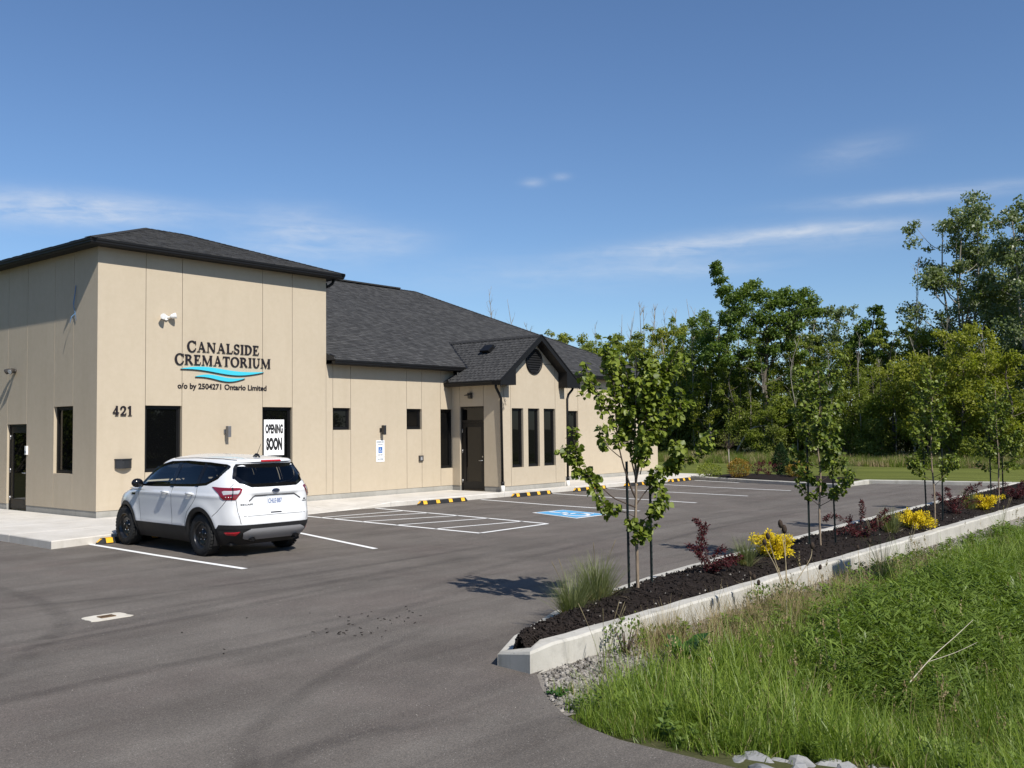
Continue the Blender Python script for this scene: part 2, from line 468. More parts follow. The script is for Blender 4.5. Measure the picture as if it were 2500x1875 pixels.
M['young_leaf'] = leafy('young_tree_leaf', (0.054, 0.09, 0.01), (0.26, 0.31, 0.044), 0.32, 0.45, 0.3)
M['leaf_dark'] = leafy('dark_leaf', (0.075, 0.13, 0.022), (0.185, 0.25, 0.046), 0.45, 0.5)
M['leaf_mid'] = leafy('mid_leaf', (0.135, 0.18, 0.026), (0.3, 0.335, 0.06), 0.5, 0.55)
M['leaf_yellow'] = leafy('yellow_green_leaf', (0.165, 0.2, 0.022), (0.34, 0.35, 0.05), 0.5, 0.55)
M['leaf_pale'] = leafy('pale_leaf', (0.1, 0.15, 0.036), (0.245, 0.29, 0.095), 0.35, 0.4, 0.45, back=(0.16, 0.20, 0.085))
M['leaf_bush'] = leafy('bush_leaf', (0.12, 0.16, 0.03), (0.25, 0.28, 0.062), 0.45, 0.55)
M['leaf_red'] = leafy('barberry_red_leaf', (0.032, 0.006, 0.009), (0.135, 0.024, 0.028), 0.25, 0.5)
M['leaf_gold'] = leafy('barberry_gold_leaf', (0.58, 0.42, 0.008), (0.88, 0.7, 0.03), 0.25, 0.5)
M['leaf_orange'] = leafy('spirea_orange_leaf', (0.16, 0.14, 0.018), (0.36, 0.2, 0.03), 0.3, 0.5)
M['leaf_cedar'] = leafy('cedar_needles', (0.012, 0.032, 0.010), (0.035, 0.075, 0.022), 0.2, 0.6)
M['grass_a'] = leafy('grass_blade', (0.11, 0.185, 0.02), (0.29, 0.37, 0.06), 0.4, 0.45, 0.35)
M['grass_b'] = leafy('grass_blade_deep', (0.075, 0.135, 0.018), (0.19, 0.26, 0.044), 0.4, 0.45, 0.35)
M['grass_dry'] = leafy('dry_grass', (0.24, 0.18, 0.09), (0.46, 0.37, 0.22), 0.3, 0.7, 0.2)
M['grass_blue'] = leafy('ornamental_grass', (0.105, 0.13, 0.045), (0.27, 0.29, 0.13), 0.35, 0.5, 0.3)
M['weed'] = leafy('weed_leaf', (0.05, 0.105, 0.014), (0.205, 0.275, 0.048), 0.35, 0.45, 0.4)
M['dock'] = leafy('dock_leaf', (0.030, 0.085, 0.014), (0.070, 0.155, 0.026), 0.3, 0.4, 0.45)
M['meadow'] = leafy('meadow_grass', (0.095, 0.14, 0.02), (0.21, 0.255, 0.045), 0.4, 0.6, 0.2)
M['teasel_head'] = simple('teasel_head', (0.045, 0.032, 0.024), 0.9, 0.2, var=0.4, scale=60)
M['dry_stem'] = simple('dry_stem', (0.42, 0.34, 0.22), 0.8, 0.2, var=0.2)
M['seed_stem'] = simple('grass_seed_stem', (0.20, 0.165, 0.095), 0.85, 0.2, var=0.2)
M['reed'] = simple('bleached_reed', (0.48, 0.43, 0.34), 0.75, 0.2, var=0.15)
M['mulch'] = m_ground('mulch_ground', [(0.3, (0.008, 0.006, 0.005)), (0.7, (0.030, 0.022, 0.018))], 12.0, 45.0, 1.0)
M['chip'] = leafy('mulch_chip', (0.006, 0.0045, 0.004), (0.028, 0.021, 0.018), 0.0, 0.9, 0.2)
M['gravel'] = leafy('gravel_stone', (0.085, 0.076, 0.066), (0.36, 0.335, 0.3), 0.0, 0.9, 0.2)
M['gravel_bed'] = m_ground('gravel_bed', [(0.3, (0.16, 0.14, 0.12)), (0.7, (0.40, 0.37, 0.33))], 6.0, 70.0, 1.0)
M['limestone'] = m_concrete('limestone', (0.17, 0.175, 0.18), (0.36, 0.355, 0.35), 0.9)
M['soil'] = m_ground('ground_soil', [(0.3, (0.045, 0.045, 0.018)), (0.5, (0.070, 0.074, 0.028)), (0.72, (0.120, 0.105, 0.058))], 1.2, 40.0)
def m_lawn():
    m = Mat('lawn_turf'); v = m.coord(which='World')
    s = m.noise(1.0, 4, 0.6, m.coord((0.9, 0.12, 1), 'World', (0, 0, R(10))))
    c = m.ramp(s, [(0.35, (0.088, 0.104, 0.024)), (0.65, (0.140, 0.158, 0.040))])
    n = m.noise(45.0, 5, 0.75, v)
    c = m.mix(0.8, c, m.ramp(n, [(0.3, (0.33, 0.33, 0.30)), (0.7, (0.68, 0.68, 0.60))]), 'OVERLAY')
    return m.done(m.principled(c, 0.95, 0.1, normal=m.bump(n, 0.8, 0.03)))
M['lawn'] = m_lawn()
# ------------------------------------------------------------------ ground, lot, sidewalk
LOT = [(-60, -60), (-5.7, -60), (-5.70, -24.0), (-5.68, -18.9), (-5.67, -18.4), (-5.66, -18.0), (-5.56, -17.66), (-5.42, -17.36), (-5.17, -17.02), (-4.92, -16.76), (-4.60, -16.46),
       (-4.3, -16.4), (-2.0, -15.6), (24.9, -15.6), (24.6, -13.5), (24.1, -9.4), (22.0, -9.2), (23.6, -2.2), (23.6, 0.5), (-60, 0.5)]
def smooth01(t):
    t = np.clip(t, 0, 1); return t*t*(3-2*t)
def terrain_z(x, y):
    """height of the natural ground: a shallow ditch beside the drive and the planter."""
    x = np.asarray(x, float); y = np.asarray(y, float)
    dk = -16.50-y; da = x+5.62
    d = -np.log(np.exp(-2.2*np.clip(dk, -5, 8))+np.exp(-2.2*np.clip(da, -5, 8)))/2.2
    z = -0.03-0.10*smooth01(d/0.9)-0.50*smooth01((d-0.5)/2.2)
    back = smooth01((-21.5-y)/3.0)*smooth01((x+5)/2)
    z = z+0.55*back
    far = smooth01((x-24)/6.0)
    z = np.where(d > 0, z*(1-far)-0.03*far, -0.03)
    inside_lot = (y > -16.45) & (x < 30)
    return np.where(inside_lot, -0.03, z)
xs = np.unique(np.concatenate([np.linspace(-1500, -60, 8), np.linspace(-60, -6.2, 12), np.linspace(-6.0, 14, 100), np.linspace(14.3, 40, 46), np.linspace(44, 120, 12), np.linspace(150, 1500, 8)]))
ys = np.unique(np.concatenate([np.linspace(-1500, -60, 8), np.linspace(-60, -24, 10), np.linspace(-23.6, -16.2, 60), np.linspace(-15.5, 60, 24), np.linspace(80, 1500, 8)]))
X, Y = np.meshgrid(xs, ys)
Z = terrain_z(X, Y)
Z = Z + np.where(Z < -0.08, 0.03*np.sin(X*3.1)*np.sin(Y*4.3), 0)
nx, ny = len(xs), len(ys)
I, J = np.meshgrid(np.arange(nx-1), np.arange(ny-1))
b = (J*nx+I).ravel()
ground = link('ground', np_mesh('ground', np.stack([X, Y, Z], -1).reshape(-1, 3), np.stack([b, b+1, b+nx+1, b+nx], 1), M['soil'], smooth=True))
struct(ground)

lot = MB().add([(x, y, 0) for x, y in LOT], [tuple(range(len(LOT)))], 0).build('parking_lot', M['asphalt'])
struct(lot)
# broken asphalt edge along the drive
def line_quad(mb, a, b_, w, z):
    a = Vector((a[0], a[1], 0)); b_ = Vector((b_[0], b_[1], 0)); d = (b_-a).normalized(); n = Vector((-d.y, d.x, 0))*w/2
    k = 6
    for i in range(k):
        p, q = a.lerp(b_, i/k), a.lerp(b_, (i+1)/k)
        mb.add([(*(p-n).xy, z), (*(q-n).xy, z), (*(q+n).xy, z), (*(p+n).xy, z)], [(0, 1, 2, 3)])
def stall(pts, w=0.105, name='stall_line'):
    mb = MB()
    for p, q in zip(pts, pts[1:]): line_quad(mb, p, q, w, 0.004)
    return mb.build(name, M['white_line'], lot)
stall([(-2.0, -2.95+.0), (-2.08, -4.2), (-2.20, -6.3), (-2.29, -8.99)])
stall([(1.85, -3.3), (1.49, -5.54), (0.58, -8.78)])
stall([(4.12, -2.22), (3.84, -5.2), (3.56, -8.61)])
stall([(6.70, -2.10), (6.30, -5.3), (5.86, -8.56)])
stall([(10.62, -2.42), (10.1, -5.3), (9.72, -8.5)])
stall([(13.87, -2.62), (13.3, -5.4), (12.8, -8.4)])
stall([(16.9, -2.7), (16.35, -5.4), (15.95, -8.4)])
stall([(20.0, -2.6), (19.3, -5.4), (18.9, -8.46)])
stall([(22.9, -2.75), (22.2, -5.0)], 0.1)
stall([(3.60, -8.60), (5.84, -8.56)], 0.105, 'crossing_line')
for p, q in [((4.05, -3.05), (6.52, -3.35)), ((4.00, -3.55), (6.42, -4.35)), ((3.90, -4.7), (6.28, -5.5)), ((3.78, -5.95), (6.14, -6.6)), ((3.66, -7.25), (6.0, -7.75)),]:
    stall([p, q], 0.09, 'hatch_line')
# accessible stall square
def quad_map(c, u, v):
    a = Vector(c[0]).lerp(Vector(c[3]), v); b_ = Vector(c[1]).lerp(Vector(c[2]), v)
    return a.lerp(b_, u)
SQ = [(7.22, -8.36), (8.53, -8.41), (8.97, -6.67), (7.87, -6.52)]     # lower left, lower right, upper right, upper left
mb = MB(); mb.add([(p[0], p[1], 0.004) for p in SQ], [(0, 1, 2, 3)]); pad = mb.build('accessible_marking', M['white_line'], lot)
mb = MB(); mb.add([(*quad_map(SQ, u, v), 0.008) for u, v in ((.055, .05), (.945, .05), (.945, .95), (.055, .95))], [(0, 1, 2, 3)]); mb.build('blue_field', M['blue_paint'], pad)
def icon(fn, mat, name, parent, z0=0.0, z1=0.004, scale=1.0):
    """wheelchair figure in the unit square; fn(u, v, d)."""
    mb = MB()
    def poly(p): mb.prism(p, fn, z1, z0)
    def ring(cx, cy, r0, r1, a0, a1, n=18):
        for i in range(n):
            t0, t1 = R(a0+(a1-a0)*i/n), R(a0+(a1-a0)*(i+1)/n)
            poly([(cx+r1*math.cos(t0), cy+r1*math.sin(t0)), (cx+r1*math.cos(t1), cy+r1*math.sin(t1)), (cx+r0*math.cos(t1), cy+r0*math.sin(t1)), (cx+r0*math.cos(t0), cy+r0*math.sin(t0))])
    poly([(.42+.065*math.cos(R(a)), .84+.06*math.sin(R(a))) for a in range(0, 360, 30)])
    def bar(a, b_, w):
        a, b_ = Vector(a), Vector(b_); d = (b_-a).normalized(); n = Vector((-d.y, d.x))*w/2
        poly([tuple(a-n), tuple(b_-n), tuple(b_+n), tuple(a+n)])
    bar((.42, .78), (.45, .46), .075); bar((.43, .645), (.63, .645), .055); bar((.42, .46), (.66, .46), .07)
    bar((.64, .48), (.76, .20), .07); bar((.74, .215), (.84, .25), .055)
    ring(.45, .33, .185, .25, 125, 385)
    return mb.build(name, mat, parent)
icon(lambda u, v, d: (*quad_map(SQ, u, v), 0.012+d*0.001), M['white_line'], 'wheelchair_symbol', pad)

# tyre marks on the asphalt: thin ribbons, part of the lot
def track(pts, w):
    P = [Vector((x, y, 0)) for x, y in pts]
    Q = []
    for i in range(len(P)-1):                                     # Catmull-Rom
        p0, p1, p2, p3 = P[max(i-1, 0)], P[i], P[i+1], P[min(i+2, len(P)-1)]
        for k in range(10):
            t = k/10
            Q.append(0.5*((2*p1)+(-p0+p2)*t+(2*p0-5*p1+4*p2-p3)*t*t+(-p0+3*p1-3*p2+p3)*t**3))
    Q.append(P[-1])
    v = []
    for i, p in enumerate(Q):
        d = (Q[min(i+1, len(Q)-1)]-Q[max(i-1, 0)]).normalized(); n = Vector((-d.y, d.x, 0))*w/2
        v += [(p.x-n.x, p.y-n.y, track.z), (p.x+n.x, p.y+n.y, track.z)]
    f = [(2*i, 2*i+2, 2*i+3, 2*i+1) for i in range(len(Q)-1)]
    me = bpy.data.meshes.new('tyre_mark'); me.from_pydata(v, [], f); me.materials.append(M['track'])
    uv = me.uv_layers.new(name='UVMap')
    for poly in me.polygons:
        for li, vi in zip(poly.loop_indices, poly.vertices):
            uv.data[li].uv = (float(vi % 2), (vi//2)/(len(Q)-1))
    link('tyre_mark', me, lot); track.z += 0.0006
track.z = 0.0015
track([(-9.5, -11.6), (-6.95, -11.56), (-5.48, -11.44), (-3.78, -11.22), (-1.67, -11.05), (2.0, -10.8), (8, -10.5)], .30)
track([(-9.5, -12.0), (-6.6, -11.9), (-4.9, -11.75), (-3.2, -11.55), (-0.6, -11.4)], .24)
track([(-11, -13.7), (-7.84, -13.68), (-6.55, -13.64), (-5.16, -13.71), (-4.03, -13.55), (-2.5, -13.2), (1, -12.6)], .26)
track([(-8.0, -17.6), (-7.38, -16.25), (-6.57, -15.57), (-4.98, -14.77), (-3.5, -14.35)], .22)
track([(-5.3, -5.5), (-5.41, -7.88), (-5.55, -9.4), (-5.95, -10.8), (-6.5, -11.65), (-7.45, -12.75), (-8.6, -13.8)], .30)
track([(-8.0, -17.4), (-7.35, -16.6), (-6.61, -16.57), (-5.9, -16.9)], .26)
track([(-7.2, -9.0), (-5.0, -9.8), (-2.5, -10.2), (2, -10.2)], .22)
track([(-3.0, -12.9), (0, -12.0), (5, -11.2), (12, -10.9), (20, -10.7)], .26)
track([(-1.0, -13.6), (3, -12.6), (8, -12.0), (20, -11.9)], .22)

# sidewalk: separate slabs with joints
sidewalk = empty('sidewalk', (0, 0, 0)); sidewalk['kind'] = 'structure'
def slab(poly_top, zs):
    """poly_top: corner list (x, y); zs: heights of the corners; skirts down to -0.05."""
    mb = MB(); n = len(poly_top)
    c = Vector((sum(p[0] for p in poly_top)/n, sum(p[1] for p in poly_top)/n))
    top = []; ch = []
    for (x, y), z in zip(poly_top, zs):
        d = (Vector((x, y))-c).normalized()
        ch.append((x, y, z-0.018)); top.append((x-d.x*0.02, y-d.y*0.02, z))
    bot = [(x, y, -0.05) for x, y in poly_top]
    v = top+ch+bot
    f = [tuple(range(n))]
    for i in range(n):
        j = (i+1) % n
        f.append((i+n, j+n, j, i)); f.append((i+2*n, j+2*n, j+n, i+n))
    mb.add(v, f)
    return mb.build('slab', M['slab'], sidewalk)
g = 0.006
def strip(stations):
    for (x0, yf0, zf0, yb0), (x1, yf1, zf1, yb1) in zip(stations, stations[1:]):
        slab([(x0+g, yf0), (x1-g, yf1), (x1-g, yb1), (x0+g, yb0)], [zf0, zf1, .15, .15])
ZW = -0.02
# left of the tower
for y0, y1 in [(-2.05, -0.35), (-0.35, 1.35), (1.35, 3.05), (3.05, 4.75), (4.75, 6.45), (6.45, 9)]:
    slab([(-2.80, y0+g), (-0.03, y0+g), (-0.03, y1-g), (-2.80, y1-g)], [.15]*4)
slab([(-2.86, -3.92), (-1.35-g, -3.66), (-1.35-g, -2.05-g), (-2.80, -2.05-g)], [.15]*4)
slab([(-1.35+g, -3.66), (0.1-g, -3.35), (0.1-g, -2.05-g), (-1.35+g, -2.05-g)], [.15]*4)
slab([(0.1+g, -3.35), (1.6-g, -3.0), (1.6-g, -2.05-g), (0.1+g, -2.05-g)], [.15]*4)
slab([(-0.03+g, -2.05+g), (1.6-g, -2.05+g), (1.6-g, ZW), (-0.03+g, ZW)], [.15]*4)
strip([(1.6, -3.0, .15, ZW), (2.9, -2.6, .15, ZW), (4.2, -2.12, .03, ZW), (5.5, -1.95, .012, ZW), (6.35, -1.95, .04, ZW), (7.3, -2.05, .13, ZW), (8.7, -2.13, .14, ZW), (10.1, -2.2, .14, ZW), (11.85, -2.28, .14, ZW)])
strip([(11.85, -2.28, .14, -2.10), (13.6, -2.34, .14, -2.10), (15.42, -2.38, .14, -2.10)])
strip([(15.42, -2.38, .14, ZW), (17.2, -2.4, .14, ZW), (19.0, -2.42, .14, ZW), (20.8, -2.42, .14, ZW), (22.3, -2.42, .14, ZW), (23.5, -2.2, .14, ZW), (25.2, -2.2, .14, ZW)])

# ------------------------------------------------------------------ building
bld = empty('crematorium_building', (0, 0, 0), 0, 'beige stucco building with black hipped shingle roofs and gabled entrance bay behind the parking stalls', 'building')
FRONT = lambda s, z, d: (s, d, z)                 # outward -Y, d grows inward
LEFT = lambda s, z, d: (d, s, z)                  # outward -X
BAYL = lambda s, z, d: (11.97+d, s, z)
BAYF = lambda s, z, d: (s, -2.06+d, z)
BAYR = lambda s, z, d: (15.32-d, s, z)
def panel(fn, s0, s1, z0, z1, holes=(), flip=False, thick=0.12, extra=None, name='wall_panel'):
    """stucco panel with rectangular holes: front face, edges and reveals."""
    ss = sorted({s0, s1, *[h[0] for h in holes], *[h[1] for h in holes]}); zz = sorted({z0, z1, *[h[2] for h in holes], *[h[3] for h in holes]})
    ss = [s for s in ss if s0 <= s <= s1]; zz = [z for z in zz if z0 <= z <= z1]
    inh = lambda a, b_: any(h[0]-1e-6 <= a <= h[1]+1e-6 and h[2]-1e-6 <= b_ <= h[3]+1e-6 for h in holes)
    solid = [[not inh((ss[i]+ss[i+1])/2, (zz[j]+zz[j+1])/2) for j in range(len(zz)-1)] for i in range(len(ss)-1)]
    mb = MB()
    def face(pts):
        if flip: pts = pts[::-1]
        mb.add([fn(*p) for p in pts], [(0, 1, 2, 3)])
    S = lambda i, j: 0 <= i < len(ss)-1 and 0 <= j < len(zz)-1 and solid[i][j]
    for i in range(len(ss)-1):
        for j in range(len(zz)-1):
            if not S(i, j): continue
            a, b_, c, d = ss[i], ss[i+1], zz[j], zz[j+1]
            face([(a, c, 0), (b_, c, 0), (b_, d, 0), (a, d, 0)])
            if not S(i-1, j): face([(a, c, thick), (a, c, 0), (a, d, 0), (a, d, thick)])
            if not S(i+1, j): face([(b_, c, 0), (b_, c, thick), (b_, d, thick), (b_, d, 0)])
            if not S(i, j-1): face([(a, c, thick), (b_, c, thick), (b_, c, 0), (a, c, 0)])
            if not S(i, j+1): face([(a, d, 0), (b_, d, 0), (b_, d, thick), (a, d, thick)])
    if extra: extra(mb, face)
    return mb.build(name, M['stucco'], bld)
GAP = 0.007
ZB = 0.296
def row(fn, joints, ztop, opens, flip=False, zb=ZB, ends=(0, 0)):
    for k, (a, b_) in enumerate(zip(joints, joints[1:])):
        lo = a+(GAP if k > 0 else ends[0]); hi = b_-(GAP if k < len(joints)-2 else ends[1])
        hs = [o for o in opens if o[0] >= a-.02 and o[1] <= b_+.02]
        full = [o for o in hs if o[0] <= lo+.02 and o[1] >= hi-.02]
        if full:
            o = full[0]
            panel(fn, lo, hi, o[3], ztop, (), flip)
            if o[2] > zb+.05: panel(fn, lo, hi, zb, o[2], (), flip)
        else:
            panel(fn, lo, hi, zb, ztop, hs, flip)
WT = 2.748
W_FRONT = [(1.205, 2.185, 1.14, WT), (4.58, 5.56, 1.15, WT), (6.99, 7.655, 2.115, WT), (9.92, 10.575, 2.11, WT), (11.425, 12.0, .85, WT), (18.29, 18.96, 1.16, WT)]
row(FRONT, [0, 1.205, 2.185, 4.58, 5.56, 6.746], 6.43, W_FRONT, ends=(0, 0))
row(FRONT, [6.746, 6.99, 7.655, 9.92, 10.575, 11.425, 12.03], 3.985, W_FRONT, ends=(-GAP, 0))
row(FRONT, [15.25, 18.29, 18.96, 24.72], 3.985, W_FRONT)
W_LEFT = [(1.135, 2.09, 1.13, WT), (3.56, 4.66, 0.13, 2.345)]
row(LEFT, [0.0, 1.135, 2.09, 3.56, 4.66, 5.51], 6.43, W_LEFT, flip=True, ends=(0.121, 0))
W_BAYL = [(-1.36, -0.34, 0.15, 2.825)]
row(BAYL, [-2.06, -1.36, -0.34, 0.0], 3.60, W_BAYL, flip=True, ends=(0.121, 0))
# bay front with its gable
W_BAYF = [(12.52, 13.10, .87, WT), (13.34, 13.94, .87, WT), (14.17, 14.80, .87, WT)]
BX0, BX1, BXC = 11.97, 15.32, 13.645
GSL = (5.13-3.62)/(BXC-11.57)          # gable slope
def gz(x): return 5.06-abs(x-BXC)*GSL
panel(BAYF, BX0, 12.47-GAP, ZB, gz(BX0), ())
panel(BAYF, 14.80+GAP, BX1, ZB, gz(BX1), ())
def gable(mb, face):
    mb.add([BAYF(*p) for p in ((12.47+GAP, gz(12.47), 0), (14.80-GAP, gz(14.80), 0), (14.80-GAP, gz(14.80)+.001, 0), (BXC, gz(BXC), 0), (12.47+GAP, gz(12.47)+.001, 0))], [(0, 1, 2, 3, 4)])
panel(BAYF, 12.47+GAP, 14.80-GAP, ZB, min(gz(12.47), gz(14.80)), W_BAYF, extra=gable)
def gable_left(x0, x1):
    mb = MB(); a, b_ = gz(x0), gz(x1); lo = min(a, b_)
    mb.add([BAYF(x0, lo, 0), BAYF(x1, lo, 0), BAYF(x0, a, 0) if a > b_ else BAYF(x1, b_, 0)], [(0, 1, 2)]); return mb.build('wall_panel', M['stucco'], bld)
gable_left(BX0, 12.47-GAP); gable_left(14.80+GAP, BX1)
row(BAYR, [-2.06, 0.0], 3.60, [], flip=False, ends=(0.121, 0))
# structural core behind the panels and plinth
mb = MB()
mb.box((0.125, 0.125, 0.0), (6.70, 5.45, 6.40)); mb.box((6.69, 0.127, 0.0), (24.58, 14.3, 3.95)); mb.box((12.1, -1.93, 0.0), (15.19, 0.2, 3.55))
mb.box((6.62, 0.122, 3.9), (6.746, 5.4, 6.42)); mb.box((24.60, 0.122, 0.296), (24.72, 14.4, 3.96)); mb.box((0.121, 5.40, .296), (6.7, 5.51, 6.42))
mb.box((5.0, 5.51, 0.0), (6.69, 14.3, 3.95))
core = mb.build('wall_core', M['stucco'], bld)
mb = MB()
mb.box((0.012, 0.012, -.04), (12.0, 0.10, ZB-.004)); mb.box((0.010, 0.101, -.04), (0.10, 3.55, ZB-.004)); mb.box((0.010, 4.67, -.04), (0.10, 5.5, ZB-.004))
mb.box((11.982, -2.048, -.04), (12.06, -1.37, ZB-.004)); mb.box((11.982, -.33, -.04), (12.06, 0.011, ZB-.004)); mb.box((12.061, -2.047, -.04), (15.308, -1.96, ZB-.004)); mb.box((15.25, -1.959, -.04), (15.307, .011, ZB-.004))
mb.box((15.309, 0.013, -.04), (24.70, .10, ZB-.004))
mb.build('foundation', M['plinth'], bld)

def window(fn, s0, s1, z0, z1, d0=0.075, mull=None, sill=True):
    fw = 0.062
    fr = MB()
    def bx(a, b_, c, d, e0, e1): 
        P = [fn(x, z, e) for e in (e0, e1) for x, z in ((a, c), (b_, c), (b_, d), (a, d))]
        fr.add(P, [(0, 1, 2, 3), (7, 6, 5, 4), (0, 4, 5, 1), (1, 5, 6, 2), (2, 6, 7, 3), (3, 7, 4, 0)])
    bx(s0+.004, s0+fw, z0+.004, z1-.004, d0, d0+.055); bx(s1-fw, s1-.004, z0+.004, z1-.004, d0, d0+.055)
    bx(s0+fw, s1-fw, z0+.004, z0+fw, d0, d0+.055); bx(s0+fw, s1-fw, z1-fw, z1-.004, d0, d0+.055)
    # inner sash
    q = fw+.026
    bx(s0+fw, s0+q, z0+fw, z1-fw, d0+.02, d0+.05); bx(s1-q, s1-fw, z0+fw, z1-fw, d0+.02, d0+.05)
    bx(s0+q, s1-q, z0+fw, z0+q, d0+.02, d0+.05); bx(s0+q, s1-q, z1-q, z1-fw, d0+.02, d0+.05)
    o = fr.build('window', M['black_metal'], bld)
    p = MB(); P = [fn(x, z, d0+.034) for x, z in ((s0+q, z0+q), (s1-q, z0+q), (s1-q, z1-q), (s0+q, z1-q))]
    p.add(P if fn is not LEFT else P[::-1], [(0, 1, 2, 3)]); p.build('pane', M['glass'], o)
    return o
for w in W_FRONT: window(FRONT, *w)
for w in W_BAYF: window(BAYF, *w)
window(LEFT, *W_LEFT[0])

def door(fn, s0, s1, z0, z1, hinge, transom=None, d0=0.085, handle_z=1.1):
    """frame, leaf, pane, handle, hinges; hinge: the s of the hinged side."""
    fr = MB()
    def bx(mb, a, b_, c, d, e0, e1):
        P = [fn(x, z, e) for e in (e0, e1) for x, z in ((a, c), (b_, c), (b_, d), (a, d))]
        mb.add(P, [(0, 1, 2, 3), (7, 6, 5, 4), (0, 4, 5, 1), (1, 5, 6, 2), (2, 6, 7, 3), (3, 7, 4, 0)])
    bx(fr, s0+.003, s0+.05, z0, z1-.003, d0-.03, d0+.035); bx(fr, s1-.05, s1-.003, z0, z1-.003, d0-.03, d0+.035); bx(fr, s0+.05, s1-.05, z1-.055, z1-.003, d0-.03, d0+.035)
    zt = z1-.055
    o = fr.build('door', M['door_black'], bld)
    if transom:
        f2 = MB(); bx(f2, s0+.05, s1-.05, transom-.03, transom+.03, d0-.03, d0+.035); f2.build('transom_bar', M['door_black'], o)
        p = MB(); p.add([fn(x, z, d0+.005) for x, z in ((s0+.05, transom+.03), (s1-.05, transom+.03), (s1-.05, zt), (s0+.05, zt))], [(3, 2, 1, 0)]); p.build('pane', M['door_glass'], o)
        zt = transom-.03
    lf = MB(); st = .125
    a, b_ = s0+.054, s1-.054
    bx(lf, a, a+st, z0+.012, zt-.004, d0-.012, d0+.03); bx(lf, b_-st, b_, z0+.012, zt-.004, d0-.012, d0+.03)
    bx(lf, a+st, b_-st, z0+.012, z0+.27, d0-.012, d0+.03); bx(lf, a+st, b_-st, zt-.17, zt-.004, d0-.012, d0+.03)
    lf.build('door_leaf', M['door_black'], o)
    p = MB(); p.add([fn(x, z, d0+.01) for x, z in ((a+st, z0+.27), (b_-st, z0+.27), (b_-st, zt-.17), (a+st, zt-.17))], [(3, 2, 1, 0)]); p.build('pane', M['door_glass'], o)
    sg = 1 if hinge == s0 else -1
    other = (s1-.11) if sg > 0 else (s0+.11)
    h = MB(); h.tube([fn(other, handle_z, d0-.012), fn(other, handle_z, d0-.075)], .016); h.tube([fn(other, handle_z, d0-.07), fn(other-sg*.13, handle_z, d0-.07)], .013)
    h.build('handle', M['steel'], o)
    h = MB(); h.tube([fn(other, handle_z+.12, d0-.012), fn(other, handle_z+.12, d0-.03)], .024); h.build('lock', M['steel'], o)
    for zz in (z0+.28, (z0+z1)/2-.1, zt-.28):
        k = MB(); k.tube([fn(hinge+sg*.05, zz-.06, d0-.02), fn(hinge+sg*.05, zz+.06, d0-.02)], .014); k.build('hinge', M['steel'], o)
    return o
door(LEFT, 3.56, 4.66, 0.155, 2.345, 4.66)
door(BAYL, -1.36, -0.34, 0.155, 2.825, -0.34, transom=2.36)

# ---- eaves: soffit, fascia and gutter as extrusions along the eave
GUT = [(0.0, 0.0), (-.105, 0.0), (-.122, .03), (-.122, .055), (-.138, .085), (-.138, .118), (-.128, .118), (-.120, .09), (0.0, .09)]
def eave(a, b_, out, zs, reach, mitre0=0.0, mitre1=0.0, name='gutter', gutter=True):
    """a->b: wall line (x, y); out: unit outward; soffit at zs, fascia at reach; gutter hung on it."""
    a, b_, o = Vector(a), Vector(b_), Vector(out); d = (b_-a).normalized()
    sf = MB(); m0, m1 = mitre0, mitre1
    P = [a+o*0.002, b_+o*.002, b_+o*reach+d*m1*reach, a+o*reach-d*m0*reach]
    sf.add([(*p, zs) for p in P]+[(*p, zs+.012) for p in P], [(0, 1, 2, 3), (7, 6, 5, 4), (0, 4, 5, 1), (1, 5, 6, 2), (2, 6, 7, 3), (3, 7, 4, 0)])
    A, B = P[3], P[2]
    sf.add([(*(A), zs-.012), (*(B), zs-.012), (*(B), zs+.13), (*(A), zs+.13), (*(A-o*.02), zs-.012), (*(B-o*.02), zs-.012), (*(B-o*.02), zs+.13), (*(A-o*.02), zs+.13)],
           [(0, 1, 2, 3), (4, 7, 6, 5), (0, 4, 5, 1), (2, 6, 7, 3), (1, 5, 6, 2), (3, 7, 4, 0)])
    sf.build('soffit', M['soffit'], bld)
    if gutter:
        g_ = MB(); v = []; n = len(GUT)
        for base, mm, sgn in ((A, m0, -1), (B, m1, 1)):
            for u, w in GUT:
                off = -u+.002; v.append((*(base+o*off+d*sgn*mm*off), zs-.008+w))
        g_.add(v, [tuple(range(n)), tuple(range(2*n-1, n-1, -1))]+[(i, i+n, (i+1) % n+n, (i+1) % n) for i in range(n)])
        g_.build(name, M['black_metal'], bld)
eave((0, 0), (6.746, 0), (0, -1), 6.43, .25, 1, 1)
eave((0, 5.52), (0, 0), (-1, 0), 6.43, .25, 1, 1)
eave((6.746, 0), (6.746, 5.52), (1, 0), 6.43, .25, 1, 1)
eave((6.753, 0), (12.15, 0), (0, -1), 3.985, .265, 0, 0)
eave((15.2, 0), (24.72, 0), (0, -1), 3.985, .265, 0, 1)
eave((24.72, 0), (24.72, 14.4), (1, 0), 3.985, .265, 1, 1)
eave((11.97, 0.0), (11.97, -2.06), (-1, 0), 3.475, .265, 0, 0)
eave((15.32, -2.06), (15.32, 0.0), (1, 0), 3.475, .265, 0, 0)

